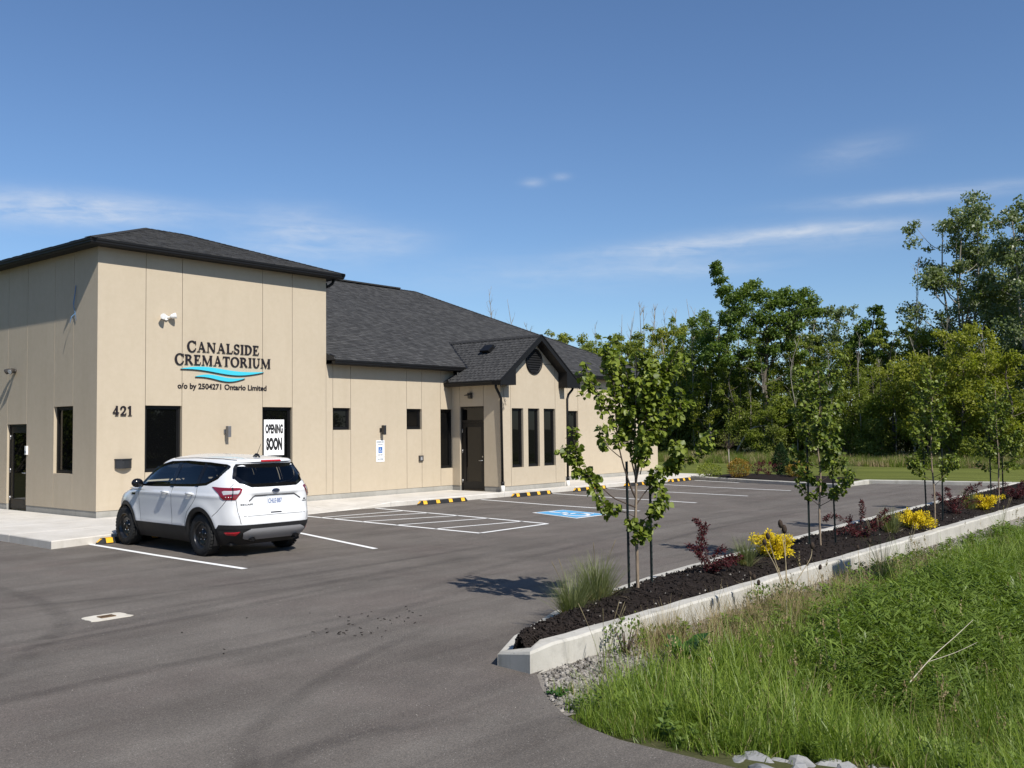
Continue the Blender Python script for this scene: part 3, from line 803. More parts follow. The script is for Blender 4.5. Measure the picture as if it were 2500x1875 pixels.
# ---- shingles
def shingle_mesh(name, slope, rng, exp=.144, wid=(.11, .24)):
    """slope: dict o (origin), e (unit along eave), u (unit up-slope), poly [(s,t)] convex; joined shingles."""
    o, e, u = (Vector(slope[k]) for k in 'oeu'); n = e.cross(u).normalized()
    if n.z < 0: n = -n
    poly = slope['poly']; tmax = max(p[1] for p in poly)
    V, F, T = [], [], []
    def span(t):
        xs_ = []
        for (s0, t0), (s1, t1) in zip(poly, poly[1:]+poly[:1]):
            if (t0-t)*(t1-t) <= 0 and t0 != t1: xs_.append(s0+(s1-s0)*(t-t0)/(t1-t0))
        return (min(xs_), max(xs_)) if len(xs_) >= 2 else None
    k = 0; t = 0.0
    while t < tmax-.02:
        tm = min(t+exp, tmax)
        a, b_ = span(t+1e-4), span(tm-1e-4)
        if a and b_:
            s = a[0]+rng.uniform(-.35, 0)
            while s < a[1]:
                w = rng.uniform(*wid); s0, s1 = max(s, a[0]), min(s+w, a[1])
                if s1-s0 > .03:
                    th = .013 if rng.random() < .5 else .006
                    drop = rng.uniform(-.004, .004)
                    q0, q1 = max(s0, b_[0]), min(s1, b_[1])
                    if q1 < q0: q0 = q1 = min(max(s0, b_[0]), b_[1])
                    B = len(V)
                    up = tm+.03 if tm < tmax-.1 else tm
                    V += [o+e*s0+u*(t+drop)+n*.002, o+e*s1+u*(t+drop)+n*.002, o+e*s1+u*(t+drop)+n*(th+.008), o+e*s0+u*(t+drop)+n*(th+.008), o+e*q1+u*up+n*.003, o+e*q0+u*up+n*.003]
                    F += [(B, B+1, B+2, B+3), (B+3, B+2, B+4, B+5)]; 
                    F += [(B, B+3, B+5, B+5), (B+1, B+4, B+2, B+2)]
                    v = rng.random(); v = v if th > .01 else v*.55
                    T += [v]*4
                s += w+.006
        t = tm; k += 1
    me = bpy.data.meshes.new(name)
    me.from_pydata([tuple(p) for p in V], [], [f if f[2] != f[3] else f[:3] for f in F])
    me.materials.append(M['shingle'])
    at = me.attributes.new('tone', 'FLOAT', 'FACE'); at.data.foreach_set('value', T)
    return me
def deck(mb, pts): mb.add(pts, [tuple(range(len(pts)))])
rng = random.Random(11)
def slope(o, e, u, poly): return dict(o=o, e=e, u=u, poly=poly)
roofdeck = MB()
# tower hip roof
TP = 0.353; ov = .384; tx0, tx1, ty0, ty1 = -ov, 6.746+ov, -ov, 5.52+ov; tz = 6.545
hd = (ty1-ty0)/2; rz = tz+hd*TP; L = math.hypot(1, TP)
tower = MB()
tower.add([(tx0, ty0, tz), (tx1, ty0, tz), (tx1, ty1, tz), (tx0, ty1, tz), (tx0+hd, ty0+hd, rz), (tx1-hd, ty0+hd, rz)], [(0, 1, 5, 4), (1, 2, 5), (2, 3, 4, 5), (3, 0, 4), (3, 2, 1, 0)])
tr = tower.build('tower_roof', M['shingle'], bld)
sw = tx1-tx0; sl = hd*L
stuff(link('shingles', shingle_mesh('shingles', slope((tx0, ty0, tz), (1, 0, 0), (0, 1/L, TP/L), [(0, 0), (sw, 0), (sw-hd, sl), (hd, sl)]), rng), tr))
sd_ = ty1-ty0
stuff(link('shingles', shingle_mesh('shingles', slope((tx0, ty1, tz), (0, -1, 0), (1/L, 0, TP/L), [(0, 0), (sd_, 0), (sd_/2, sl)]), rng), tr))
stuff(link('shingles', shingle_mesh('shingles', slope((tx1, ty0, tz), (0, 1, 0), (-1/L, 0, TP/L), [(0, 0), (sd_, 0), (sd_/2, sl)]), rng), tr))
# main hip roof
MP = 0.494; mz = 4.10; my0 = -.40; mx1 = 24.72+.40; md = 7.62; L2 = math.hypot(1, MP); mrz = mz+md*MP
main = MB()
main.add([(6.75, my0, mz), (mx1, my0, mz), (mx1, my0+2*md, mz), (6.75, my0+2*md, mz), (6.75, my0+md, mrz), (mx1-md, my0+md, mrz)], [(0, 1, 5, 4), (1, 2, 5), (2, 3, 4, 5), (3, 2, 1, 0), (0, 4, 3)])
mr = main.build('main_roof', M['shingle'], bld)
mw = mx1-6.75; msl = md*L2
stuff(link('shingles', shingle_mesh('shingles', slope((6.75, my0, mz), (1, 0, 0), (0, 1/L2, MP/L2), [(0, 0), (mw, 0), (mw-md, msl), (0, msl)]), rng), mr))
stuff(link('shingles', shingle_mesh('shingles', slope((mx1, my0, mz), (0, 1, 0), (-1/L2, 0, MP/L2), [(0, 0), (2*md, 0), (md, msl)]), rng), mr))
def ridge_caps(parent, a, b_, n_):
    """overlapping cap shingles along a ridge or hip."""
    a, b_ = Vector(a), Vector(b_); d = (b_-a); Ln = d.length; d.normalize(); side = d.cross(Vector((0, 0, 1))).normalized(); up = side.cross(d)
    mb = MB(); k = int(Ln/.16)
    for i in range(k):
        p = a+d*(i*Ln/k); q = a+d*((i+1)*Ln/k+.03)
        drop = n_
        mb.add([p+up*.028, q+up*.020, q+side*.13+up*(.020-drop), p+side*.13+up*(.028-drop), p-side*.13+up*(.028-drop), q-side*.13+up*(.020-drop), p+up*.012, p+side*.13+up*(.012-drop), p-side*.13+up*(.012-drop)],
               [(0, 3, 2, 1), (0, 1, 5, 4), (0, 6, 7, 3), (0, 4, 8, 6)])
    return stuff(mb.build('ridge_caps', M['shingle'], parent))
ridge_caps(tr, (tx0, ty0, tz), (tx0+hd, ty0+hd, rz), .03); ridge_caps(tr, (tx1, ty0, tz), (tx1-hd, ty0+hd, rz), .03); ridge_caps(tr, (tx0+hd, ty0+hd, rz), (tx1-hd, ty0+hd, rz), .045)
ridge_caps(mr, (mx1, my0, mz), (mx1-md, my0+md, mrz), .04); ridge_caps(mr, (16.5, my0+md, mrz), (mx1-md, my0+md, mrz), .06)
mb = MB(); mb.box((6.8, my0+md-.16, mrz+.0), (16.5, my0+md+.16, mrz+.055)); mb.build('ridge_vent', M['shingle'], mr)
# wall flashing kick where the wing gutter meets the tower
mb = MB(); mb.tube([(6.80, -.30, 4.02), (6.80, -.33, 4.10), (6.80, -.28, 4.19), (6.80, -.1, 4.24)], .045, 6); mb.build('gutter_end_cap', M['black_metal'], bld)
# bay gable roof
bx0, bx1, bz0, bzr = 11.57, 15.72, 3.60, 5.12
bp_ = (bzr-bz0)/(BXC-bx0); L3 = math.hypot(1, bp_); yF = -2.40
yv = lambda z: my0+(z-mz)/MP
yback = yv(bzr); zc = mz; xc = bx0+(mz-bz0)/bp_
bay = MB()
for sx in (1, -1):
    X_ = lambda x: BXC+sx*(x-BXC)
    pts = [(X_(bx0), yF, bz0), (X_(bx0), 0.05, bz0), (X_(xc), my0+.02, mz), (BXC, yback, bzr), (BXC, yF, bzr)]
    low = [(p[0], p[1], p[2]-.03) for p in pts]
    f = [(0, 4, 3, 2, 1), (5, 6, 7, 8, 9), (0, 5, 9, 4), (0, 1, 6, 5)]
    bay.add(pts+low, f if sx > 0 else [g_[::-1] for g_ in f])
br = bay.build('bay_roof', M['shingle'], bld)
bs = (bzr-bz0)*L3/bp_
def bay_poly(): 
    t1 = (mz-bz0)/bp_*L3
    return [(0, 0), (2.45, 0), (2.0, t1), (yback-yF, bs), (0, bs)]
# the slope seen from the drive: every shingle its own piece
def unit_shingle(i):
    r_ = random.Random(i); th = (.013, .007, .012, .006)[i]; w = .32
    V, F, T = [], [], []
    cut = [0, r_.uniform(.06, .12), r_.uniform(.15, .19), r_.uniform(.24, .28), w]
    for k, (p, q) in enumerate(zip(cut, cut[1:])):
        h = .020 if (k+i) % 2 else .009; B = len(V); V += [(p, 0, .002), (q, 0, .002), (q, 0, h), (p, 0, h), (q, .172, .003), (p, .172, .003)]
        F += [(B, B+1, B+2, B+3), (B+3, B+2, B+4, B+5), (B, B+3, B+5), (B+1, B+4, B+2)]; T += [r_.uniform(.45, .95) if h > .01 else r_.uniform(.1, .5)]*4
    me = bpy.data.meshes.new('shingle'); me.from_pydata(V, [], F); me.materials.append(M['shingle'])
    at = me.attributes.new('tone', 'FLOAT', 'FACE'); at.data.foreach_set('value', T)
    return me
US = [unit_shingle(i) for i in range(4)]
e_, u_ = Vector((0, 1, 0)), Vector((1/L3, 0, bp_/L3)); n_ = e_.cross(u_); n_ = n_ if n_.z > 0 else -n_
poly = bay_poly(); t = 0.0; count = 0; flipx = e_.cross(u_).z < 0
while t < bs-.03:
    tm = min(t+.15, bs)
    xs_ = []
    for (s0, t0), (s1, t1) in zip(poly, poly[1:]+poly[:1]):
        tt = t+.07
        if (t0-tt)*(t1-tt) <= 0 and t0 != t1: xs_.append(s0+(s1-s0)*(tt-t0)/(t1-t0))
    a, b_ = min(xs_), max(xs_); s = a-rng.uniform(0, .25)
    while s < b_ and count < 298:
        s0, s1 = max(s, a), min(s+.32, b_)
        if s1-s0 > .04:
            P = Vector((bx0, yF, bz0))+e_*s0+u_*t
            so = link('shingle', US[rng.randrange(4)], br)
            mat3 = Matrix((e_, u_, n_)).transposed() if not flipx else Matrix((-e_, u_, n_)).transposed()
            if flipx: P = P+e_*(s1-s0)
            so.matrix_local = Matrix.Translation(P) @ mat3.to_4x4() @ Matrix.Diagonal(((s1-s0)/.32, min(1, (tm-t+.022)/.172), 1, 1))
            count += 1
        s += .326
    t = tm
stuff(link('shingles', shingle_mesh('shingles', slope((bx1, yF, bz0), (0, 1, 0), (-1/L3, 0, bp_/L3), poly), rng), br))
ridge_caps(br, (BXC, yF, bzr), (BXC, yback, bzr), .085)
# valleys
for sx in (1, -1):
    mb = MB(); a = Vector((BXC+sx*(xc-BXC), my0, mz)); b_ = Vector((BXC, yback, bzr)); a = a-(b_-a).normalized()*.12
    d = (b_-a).normalized(); s_ = d.cross(Vector((0, 0, 1))).normalized()
    up = Vector((0, 0, .022))
    mb.add([a+s_*.05+up, b_+s_*.05+up, b_-s_*.05+up, a-s_*.05+up, a+s_*.05-up, b_+s_*.05-up, b_-s_*.05-up, a-s_*.05-up], [(0, 1, 2, 3), (0, 4, 5, 1), (3, 2, 6, 7), (0, 3, 7, 4)]); mb.build('valley_flashing', M['black_metal'], br)
# rake boards, rake soffit and boxed returns
for sx in (1, -1):
    X_ = lambda x: BXC+sx*(x-BXC)
    mb = MB()
    def slab3(x0, x1, ztop, thick, y0, y1):
        p = lambda x, y, dz: (X_(x), y, ztop(x)-dz)
        v = [p(x0, y0, 0), p(x1, y0, 0), p(x1, y0, thick), p(x0, y0, thick), p(x0, y1, 0), p(x1, y1, 0), p(x1, y1, thick), p(x0, y1, thick)]
        f = [(3, 2, 1, 0), (4, 5, 6, 7), (0, 1, 5, 4), (2, 3, 7, 6), (1, 2, 6, 5), (3, 0, 4, 7)]
        mb.add(v, f if sx > 0 else [g_[::-1] for g_ in f])
    rz_ = lambda x: bz0+(x-bx0)*bp_+.016
    slab3(bx0-.01, BXC, rz_, .20, yF-.028, yF)                        # rake board
    slab3(bx0-.01, BXC, lambda x: rz_(x)+.012, .045, yF-.045, yF-.0285)   # drip edge
    slab3(bx0+.25, BXC, lambda x: rz_(x)-.10, .10, yF+.001, -2.061)    # soffit under the rake
    mb.build('rake_board', M['soffit'], bld)
    mb = MB(); xin = 12.30
    v = [(X_(bx0+.02), yF-.03, 3.46), (X_(xin), yF-.03, 3.46), (X_(xin), yF-.03, rz_(xin)-.19), (X_(bx0+.02), yF-.03, rz_(bx0+.02)-.02)]
    w = [(x, -2.062, z) for x, y, z in v]
    f = [(0, 1, 2, 3), (7, 6, 5, 4), (0, 4, 5, 1), (1, 5, 6, 2), (3, 7, 4, 0)]
    mb.add(v+w, f if sx > 0 else [g_[::-1] for g_ in f]); mb.build('eave_return', M['soffit'], bld)
# round louvred vent in the gable
mb = MB(); MT = Matrix.Translation((13.665, -2.062, 4.285)) @ Matrix.Rotation(R(90), 4, 'X')
mb.lathe([(.42, 0.0), (.42, .045), (.37, .045), (.36, .01)], 40, 'z', 0, MT); mb.lathe([(0.001, .004), (.362, .004)], 40, 'z', 0, MT)
gv = mb.build('gable_vent', M['black_metal'], bld)
for i in range(9):
    zz = -.32+i*.078; hw = math.sqrt(max(.01, .362**2-zz*zz))
    mb = MB(); mb.add([(13.665-hw, -2.068, 4.285+zz+.045), (13.665+hw, -2.068, 4.285+zz+.045), (13.665+hw, -2.098, 4.285+zz-.015), (13.665-hw, -2.098, 4.285+zz-.015),
                       (13.665-hw, -2.068, 4.285+zz+.035), (13.665+hw, -2.068, 4.285+zz+.035), (13.665+hw, -2.098, 4.285+zz-.027), (13.665-hw, -2.098, 4.285+zz-.027)],
                      [(0, 1, 2, 3)[::-1], (3, 2, 6, 7)[::-1], (4, 5, 6, 7)])
    mb.build('slat', M['soffit'], gv)
# roof vent box on the bay slope
P = Vector((13.05, -0.65, 0)); P.z = bz0+(P.x-bx0)*bp_
mb = MB(); mb.box((-.17, -.20, 0), (.20, .20, .012)); mb.box((-.15, -.17, .012), (.13, .17, .06)); mb.box((-.20, -.19, .06), (.15, .19, .115))
o = mb.build('roof_vent', M['black_metal'], br); o.matrix_local = Matrix.Translation(P) @ Matrix.Rotation(-math.atan(bp_), 4, 'Y') @ Matrix.Translation((0, 0, .02))
# downspouts
def downspout(pts, foot=True):
    mb = MB(); mb.tube(pts, .042, 8); o = mb.build('downspout', M['black_metal'], bld)
    e = Vector(pts[-1]); mb = MB(); mb.tube([e+Vector((0, 0, .12)), e+Vector((0, 0, .05)), e+Vector((0, 0, -.02))], .058, 8); mb.build('clamp', M['black_metal'], o)
    if foot:
        mb = MB(); mb.tube([e+Vector((0, 0, .0)), (e.x, e.y, .10)], .062, 10); mb.build('drain_pipe', M['pvc'], o)
downspout([(11.64, -2.16, 3.47), (11.64, -2.16, 3.38), (11.83, -2.12, 3.20), (11.93, -2.12, 3.05), (11.97, -2.12, .34)])
downspout([(15.66, -2.18, 3.47), (15.64, -2.16, 3.40), (15.48, -2.12, 3.24), (15.40, -2.12, 3.08), (15.38, -2.12, .34)])
downspout([(7.02, -.02, 6.42), (6.98, .0, 6.32), (6.90, .05, 6.24), (6.80, .10, 6.2)], False)
downspout([(11.92, -.30, 3.98), (11.92, -.30, 3.80), (11.76, -.24, 3.66), (11.60, -.2, 3.59)], False)
# ------------------------------------------------------------------ lettering
SER = .075
def glyph(ch):
    """serif capital as convex polygons in a box one unit high; returns (polygons, width)."""
    T, t = .205, .085
    P = []
    def rect(x0, y0, x1, y1): P.append([(x0, y0), (x1, y0), (x1, y1), (x0, y1)])
    def quad(*p): P.append(list(p))
    def serif(xc, y, w=.40, up=False):
        s = SER
        if not up: quad((xc-w/2, y), (xc+w/2, y), (xc+w/2-.02, y+s*.6), (xc-w/2+.02, y+s*.6))
        else: quad((xc-w/2+.02, y-s*.6), (xc+w/2-.02, y-s*.6), (xc+w/2, y), (xc-w/2, y))
    def stem(x, w=T): rect(x, 0, x+w, 1); serif(x+w/2, 0); serif(x+w/2, 1, up=True)
    def arc(cx, cy, ox, oy, ix, iy, a0, a1, n=14):
        for i in range(n):
            p, q = R(a0+(a1-a0)*i/n), R(a0+(a1-a0)*(i+1)/n)
            P.append([(cx+ox*math.cos(p), cy+oy*math.sin(p)), (cx+ox*math.cos(q), cy+oy*math.sin(q)), (cx+ix*math.cos(q), cy+iy*math.sin(q)), (cx+ix*math.cos(p), cy+iy*math.sin(p))])
    if ch == 'C':
        arc(.46, .5, .46, .52, .26, .435, 42, 318, 22); quad((.74, .98), (.82, .98), (.84, .64), (.79, .64)); quad((.74, .28), (.79, .36), (.84, .30), (.80, .14)); return P, .86
    if ch == 'O':
        arc(.5, .5, .5, .52, .29, .435, 0, 360, 26); return P, 1.0
    if ch == 'A':
        quad((.40, 1.0), (.52, 1.03), (.90, 0), (.68, 0)); quad((.14, 0), (.23, 0), (.50, .92), (.42, 1.0)); rect(.27, .30, .64, .385); serif(.18, 0, .36); serif(.79, 0, .40); return P, .97
    if ch == 'N':
        rect(.10, 0, .185, 1); serif(.14, 0, .34); quad((.03, 1), (.26, 1), (.86, 0), (.70, 0)); rect(.78, 0, .865, 1); serif(.82, 1, .36, True); return P, 1.0
    if ch == 'L':
        stem(.10); rect(.10, 0, .62, .085); quad((.60, 0), (.70, 0), (.72, .30), (.665, .30)); return P, .74
    if ch == 'S':
        arc(.35, .735, .30, .285, .13, .20, 20, 270, 16); arc(.34, .265, .32, .285, .15, .20, -160, 90, 16); quad((.585, .98), (.64, .98), (.65, .68), (.60, .68)); quad((.03, .02), (.085, .02), (.075, .34), (.02, .34)); quad((.28, .46), (.37, .45), (.40, .55), (.31, .55)); return P, .70
    if ch == 'I':
        stem(.10); return P, .39
    if ch == 'D':
        stem(.08); arc(.34, .5, .50, .5, .28, .415, -90, 90, 18); rect(.15, 0, .36, .085); rect(.15, .915, .36, 1); return P, .88
    if ch == 'E':
        stem(.08); rect(.10, 0, .62, .085); rect(.10, .915, .60, 1); rect(.10, .46, .46, .54); quad((.60, 0), (.68, 0), (.72, .28), (.665, .28)); quad((.58, 1), (.58, .75), (.635, .75), (.66, 1)); quad((.43, .36), (.475, .36), (.475, .64), (.43, .64)); return P, .76
    if ch == 'R':
        stem(.08); arc(.36, .735, .34, .265, .15, .18, -90, 90, 14); rect(.15, .915, .37, 1); rect(.15, .47, .37, .555); quad((.34, .50), (.52, .50), (.86, .03), (.66, .03)); serif(.78, 0, .26); return P, .90
    if ch == 'M':
        rect(.10, 0, .185, 1); serif(.14, 0, .34); quad((.04, 1), (.25, 1), (.66, .06), (.54, .0)); quad((.54, .0), (.62, .0), (.98, 1), (.90, 1)); rect(.88, 0, 1.07, 1); serif(.975, 0, .38); serif(1.0, 1, .34, True); return P, 1.16
    if ch == 'T':
        stem(.30); rect(.03, .915, .76, 1); quad((.0, .72), (.05, .72), (.10, 1), (.02, 1)); quad((.74, .72), (.79, .72), (.77, 1), (.69, 1)); return P, .79
    if ch == 'U':
        rect(.10, .32, .29, 1); serif(.195, 1, .40, True); rect(.72, .32, .80, 1); serif(.76, 1, .34, True); arc(.45, .34, .35, .36, .165, .26, 180, 360, 16); return P, .93
    if ch == '4':
        rect(.36, 0, .56, 1.0); rect(.02, .22, .70, .34); quad((.02, .30), (.14, .30), (.48, .96), (.44, 1.0)); serif(.46, 0, .40); return P, .74
    if ch == '2':
        arc(.34, .70, .32, .30, .12, .22, -30, 165, 16); quad((.42, .50), (.60, .56), (.30, .16), (.05, .14)); rect(.05, 0, .62, .16); quad((.58, 0), (.66, 0), (.68, .30), (.62, .30)); P.append([(.04+.10*math.cos(R(a))+.06, .72+.09*math.sin(R(a))) for a in range(0, 360, 45)]); return P, .72
    if ch == '1':
        rect(.20, 0, .40, 1); serif(.30, 0, .46); quad((.04, .86), (.10, .78), (.26, .86), (.26, 1.0)); return P, .56
    return P, .5
def serif_text(s, parent, x0, x1, z0, z1, y, mat, big_first=1.0, part='letter', depth=.018, gap=.09):
    gl = [glyph(c) for c in s]
    wid = [w*(big_first if i == 0 else 1) for i, (_, w) in enumerate(gl)]
    tot = sum(wid)+gap*(len(s)-1); k = (x1-x0)/tot; h = z1-z0; x = x0
    for i, (c, (P, w)) in enumerate(zip(s, gl)):
        b_ = big_first if i == 0 else 1.0
        mb = MB()
        for j, p in enumerate(P):
            e = 0.0006*(j % 5)
            ar = sum(p[a][0]*p[(a+1) % len(p)][1]-p[(a+1) % len(p)][0]*p[a][1] for a in range(len(p)))
            p = p if ar > 0 else p[::-1]
            mb.prism([(x+q[0]*k*b_, z0+q[1]*h*b_-(b_-1)*h*.5) for q in p], lambda u, v, d: (u, y+d, v), -depth-e, .0)
        mb.build(part, mat, parent)
        x += (w*b_+gap)*k
def font_mesh(text, bold=0.0, depth=.01):
    c = bpy.data.curves.new('t', 'FONT'); c.body = text; c.size = 1; c.extrude = depth; c.offset = bold; c.resolution_u = 3
    o = bpy.data.objects.new('t', c); col.objects.link(o)
    bpy.context.view_layer.update()
    me = bpy.data.meshes.new_from_object(o.evaluated_get(bpy.context.evaluated_depsgraph_get()))
    bpy.data.objects.remove(o); bpy.data.curves.remove(c)
    return me
def font_text(name, text, parent, fn, u0, u1, v0, v1, mat, bold=0.0, depth=.004):
    """text fitted into u0..u1 x v0..v1; fn(u, v, d) with d outwards."""
    me = font_mesh(text, bold, .5); n = len(me.vertices); co = np.empty(n*3, np.float32); me.vertices.foreach_get('co', co); co = co.reshape(-1, 3)
    lo, hi = co.min(0), co.max(0); out = np.empty_like(co)
    for i, p in enumerate(co):
        q = (p-lo)/(hi-lo); out[i] = fn(u0+q[0]*(u1-u0), v0+q[1]*(v1-v0), q[2]*depth)
    me.vertices.foreach_set('co', out.ravel()); me.materials.clear(); me.materials.append(mat); me.update()
    return link(name, me, parent)
WALL = lambda u, v, d: (u, -.001-d, v)

sign = empty('business_sign', (0, 0, 0), 0, 'raised black serif lettering with two turquoise waves on the tower wall, reading Canalside Crematorium', 'sign')
serif_text('CANALSIDE', sign, 2.31, 4.46, 4.12, 4.37, -.012, M['letter'], 1.12)
serif_text('CREMATORIUM', sign, 1.97, 4.82, 3.785, 4.035, -.012, M['letter'], 1.12)
def wave(x0, x1, zc, amp, th, ph, name='wave'):
    mb = MB(); n = 40; top, bot = [], []
    for i in range(n+1):
        q = i/n; x = x0+(x1-x0)*q
        w = th*math.sin(math.pi*q)**.8
        z = zc+amp*math.sin(2*math.pi*q*1.0+ph)
        top.append((x, z+w*.5)); bot.append((x, z-w*.5))
    v = [(x, -.035, z) for x, z in top]+[(x, -.035, z) for x, z in bot]+[(x, -.010, z) for x, z in top]+[(x, -.010, z) for x, z in bot]
    m = n+1; f = []
    for i in range(n):
        f += [(m+i, m+i+1, i+1, i), (2*m+i, i, i+1, 2*m+i+1)[::-1], (3*m+i, 3*m+i+1, m+i+1, m+i)[::-1]]
    mb.add(v, f)
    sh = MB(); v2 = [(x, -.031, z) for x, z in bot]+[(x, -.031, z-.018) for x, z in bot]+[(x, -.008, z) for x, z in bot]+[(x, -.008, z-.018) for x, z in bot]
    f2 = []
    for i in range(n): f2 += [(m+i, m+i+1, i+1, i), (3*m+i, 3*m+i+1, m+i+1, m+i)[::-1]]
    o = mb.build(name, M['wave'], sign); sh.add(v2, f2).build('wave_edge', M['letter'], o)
wave(2.13, 4.60, 3.655, .045, .115, 0.35)
wave(2.54, 4.01, 3.475, .040, .105, 0.35)
font_text('small_lettering', 'o/o by 2504271 Ontario Limited', sign, WALL, 2.06, 4.70, 3.135, 3.32, M['letter'], 0.018, .014)
num = empty('house_number', (0, 0, 0), 0, 'dark raised numerals 421 near the left corner of the sunlit tower wall', 'number sign')
serif_text('421', num, .375, .865, 2.50, 2.73, -.012, M['letter'], 1.0, 'numeral')

poster = empty('opening_poster', (0, 0, 0), 0, 'white poster with black capitals saying opening soon in the tall tower window', 'poster')
mb = MB(); mb.box((4.675, .0, 1.45), (5.33, .012, 2.41)); o = mb.build('sheet', M['poster'], poster); poster.location = (0, .062, 0)
PF = lambda u, v, d: (u, -.002-d, v)
font_text('lettering', 'OPENING', poster, PF, 4.715, 5.29, 2.03, 2.29, M['ink'], 0.055, .001)
font_text('lettering', 'SOON', poster, PF, 4.745, 5.265, 1.58, 1.93, M['ink'], 0.065, .001)

# wall lamps
def updown_lamp(x, z, label, mat):
    t = empty('wall_lamp', (x, -.001, z), 0, label, 'wall lamp', 'wall lamps on the front facade')
    mb = MB(); mb.box((-.055, -.03, -.055), (.055, 0, .055)); mb.box((-.03, -.075, -.03), (.03, -.03, .03)); mb.build('bracket', mat, t)
    mb = MB(); mb.box((-.045, -.185, -.14), (.045, -.075, .14)); mb.build('lamp_body', mat, t)
    mb = MB(); mb.box((-.035, -.175, -.144), (.035, -.085, -.1405)); mb.box((-.035, -.175, .1405), (.035, -.085, .144)); mb.build('lens', M['lens'], t)
updown_lamp(3.44, 2.10, 'small grey up-down wall lamp above the parked car, beside the opening soon window', M['grey_metal'])
updown_lamp(8.84, 2.10, 'small black up-down wall lamp above the reserved parking sign', M['mailbox'])
def hood_lamp(fn, label):
    t = empty('entrance_lamp', (0, 0, 0), 0, label, 'wall lamp')
    mb = MB(); P = [fn(-.07, -.09, 0), fn(.07, -.09, 0), fn(.07, .10, 0), fn(-.07, .10, 0)]; Q = [fn(-.06, -.08, .08), fn(.06, -.08, .08), fn(.06, .10, .11), fn(-.06, .10, .11)]
    mb.add(P+Q, [(4, 5, 6, 7), (0, 1, 5, 4), (1, 2, 6, 5), (2, 3, 7, 6), (3, 0, 4, 7)]); mb.build('housing', M['bronze'], t)
    mb = MB(); P = [fn(-.07, .03, .07), fn(.07, .03, .07), fn(.07, .0, .24), fn(-.07, .0, .24), fn(-.07, .06, .07), fn(.07, .06, .07), fn(.07, .025, .24), fn(-.07, .025, .24)]
    mb.add(P, [(3, 2, 1, 0), (4, 5, 6, 7), (0, 1, 5, 4), (1, 2, 6, 5), (2, 3, 7, 6), (3, 0, 4, 7)]); mb.build('hood', M['bronze'], t)
    mb = MB(); P = [fn(-.05, .025, .10), fn(.05, .025, .10), fn(.05, .0, .2), fn(-.05, .0, .2)]; mb.add(P, [(0, 1, 2, 3)]); mb.build('lens', M['lens'], t)
hood_lamp(lambda s, z, d: (11.97-d, -.82+s, 3.16+z), 'small bronze hooded lamp above the glazed entrance door of the bay')
def flood(fn, label, mat, lens, aims, name='floodlight'):
    t = empty(name, (0, 0, 0), 0, label, 'floodlight')
    mb = MB(); mb.tube([fn(0, 0, 0), fn(0, 0, .045)], .06, 14); mb.build('base', mat, t)
    for s in (-1, 1):
        a = Vector(fn(.02*s, 0, .04)); k = Vector(fn(.09*s, .03, .09)); d = (Vector(fn(*aims[0 if s < 0 else 1]))-Vector(fn(0, 0, 0))).normalized()
        mb = MB(); mb.tube([a, k], .018, 8)
        mb.tube([k-d*.02, k+d*.03, k+d*.10, k+d*.13], [.03, .055, .07, .072], 14)
        h = mb.build('lamp_head', mat, t)
        mb = MB(); mb.tube([k+d*.1305, k+d*.134], .062, 14); mb.build('lens', lens, h)
flood(lambda s, z, d: (1.72+s, -.001-d, 4.90+z), 'white twin-head floodlight high on the sunlit tower wall', M['white_plastic'], M['white_plastic'], [(-.5, -.15, .7), (.9, .25, .5)])
flood(lambda s, z, d: (-.001-d, 4.22-s, 3.72+z), 'dark twin-head floodlight above the side door on the shaded wall', M['bronze'], M['lens'], [(-.7, -.4, .6), (.25, -.5, .9)])
t = empty('security_camera', (21.9, -.001, 3.86), 0, 'small white box fitting under the far eave of the wing, behind the young tree', 'camera')
mb = MB(); mb.box((-.05, -.08, -.05), (.05, 0, .05)); mb.build('base', M['white_plastic'], t); mb = MB(); mb.box((-.11, -.26, -.10), (.11, -.08, .10)); mb.build('housing', M['white_plastic'], t)

# mailbox
t = empty('mailbox', (.64, -.001, 1.37), 0, 'black wall mailbox below the house number', 'mailbox')
mb = MB(); n = 12; pr = [(-.20, 0)]+[(-.20+.40*i/n, -.125*math.sin(math.pi*(.12+.76*i/n))) for i in range(n+1)]+[(.20, 0)]
mb.prism([(x, y) for x, y in pr], lambda u, v, d: (u, v, d), .09, -.11); mb.build('box', M['mailbox'], t)
mb = MB(); pr2 = [(x*1.04, y*1.08-(.006 if y < 0 else 0)) for x, y in pr]; mb.prism(pr2, lambda u, v, d: (u, v, d), .118, .091); mb.build('lid', M['mailbox'], t)

# accessible parking sign and push plate
t = empty('parking_sign', (8.805, -.001, 1.47), 0, 'white reserved parking sign with blue wheelchair square below the black wall lamp', 'sign')
SG = lambda u, v, d: (u, -.012-d, v)
mb = MB(); mb.box((-.165, -.011, -.165), (.165, -.002, .325)); mb.build('plate', M['white_sign'], t); mb = MB(); mb.box((-.165, -.011, -.32), (.165, -.002, -.172)); mb.build('lower_plate', M['white_sign'], t)
font_text('lettering', 'RESERVED', t, SG, -.14, .14, .245, .295, M['grey_ink'], .02, .001); font_text('lettering', 'PARKING', t, SG, -.10, .10, .175, .215, M['grey_ink'], .02, .001)
mb = MB(); mb.box((-.078, -.014, -.055), (.078, -.0115, .125)); sq = mb.build('blue_square', M['sign_blue'], t)
icon(lambda u, v, d: ((u-.5)*.17, -.0145-d*.3, -.045+v*.165), M['white_sign'], 'wheelchair_symbol', t, 0.0, .003)
mb = MB(); mb.prism([(-.095, -.115), (-.055, -.138), (-.055, -.123), (.055, -.123), (.055, -.138), (.095, -.115), (.055, -.092), (.055, -.107), (-.055, -.107), (-.055, -.092)], SG, .001, .0); mb.build('arrow', M['ink'], t)
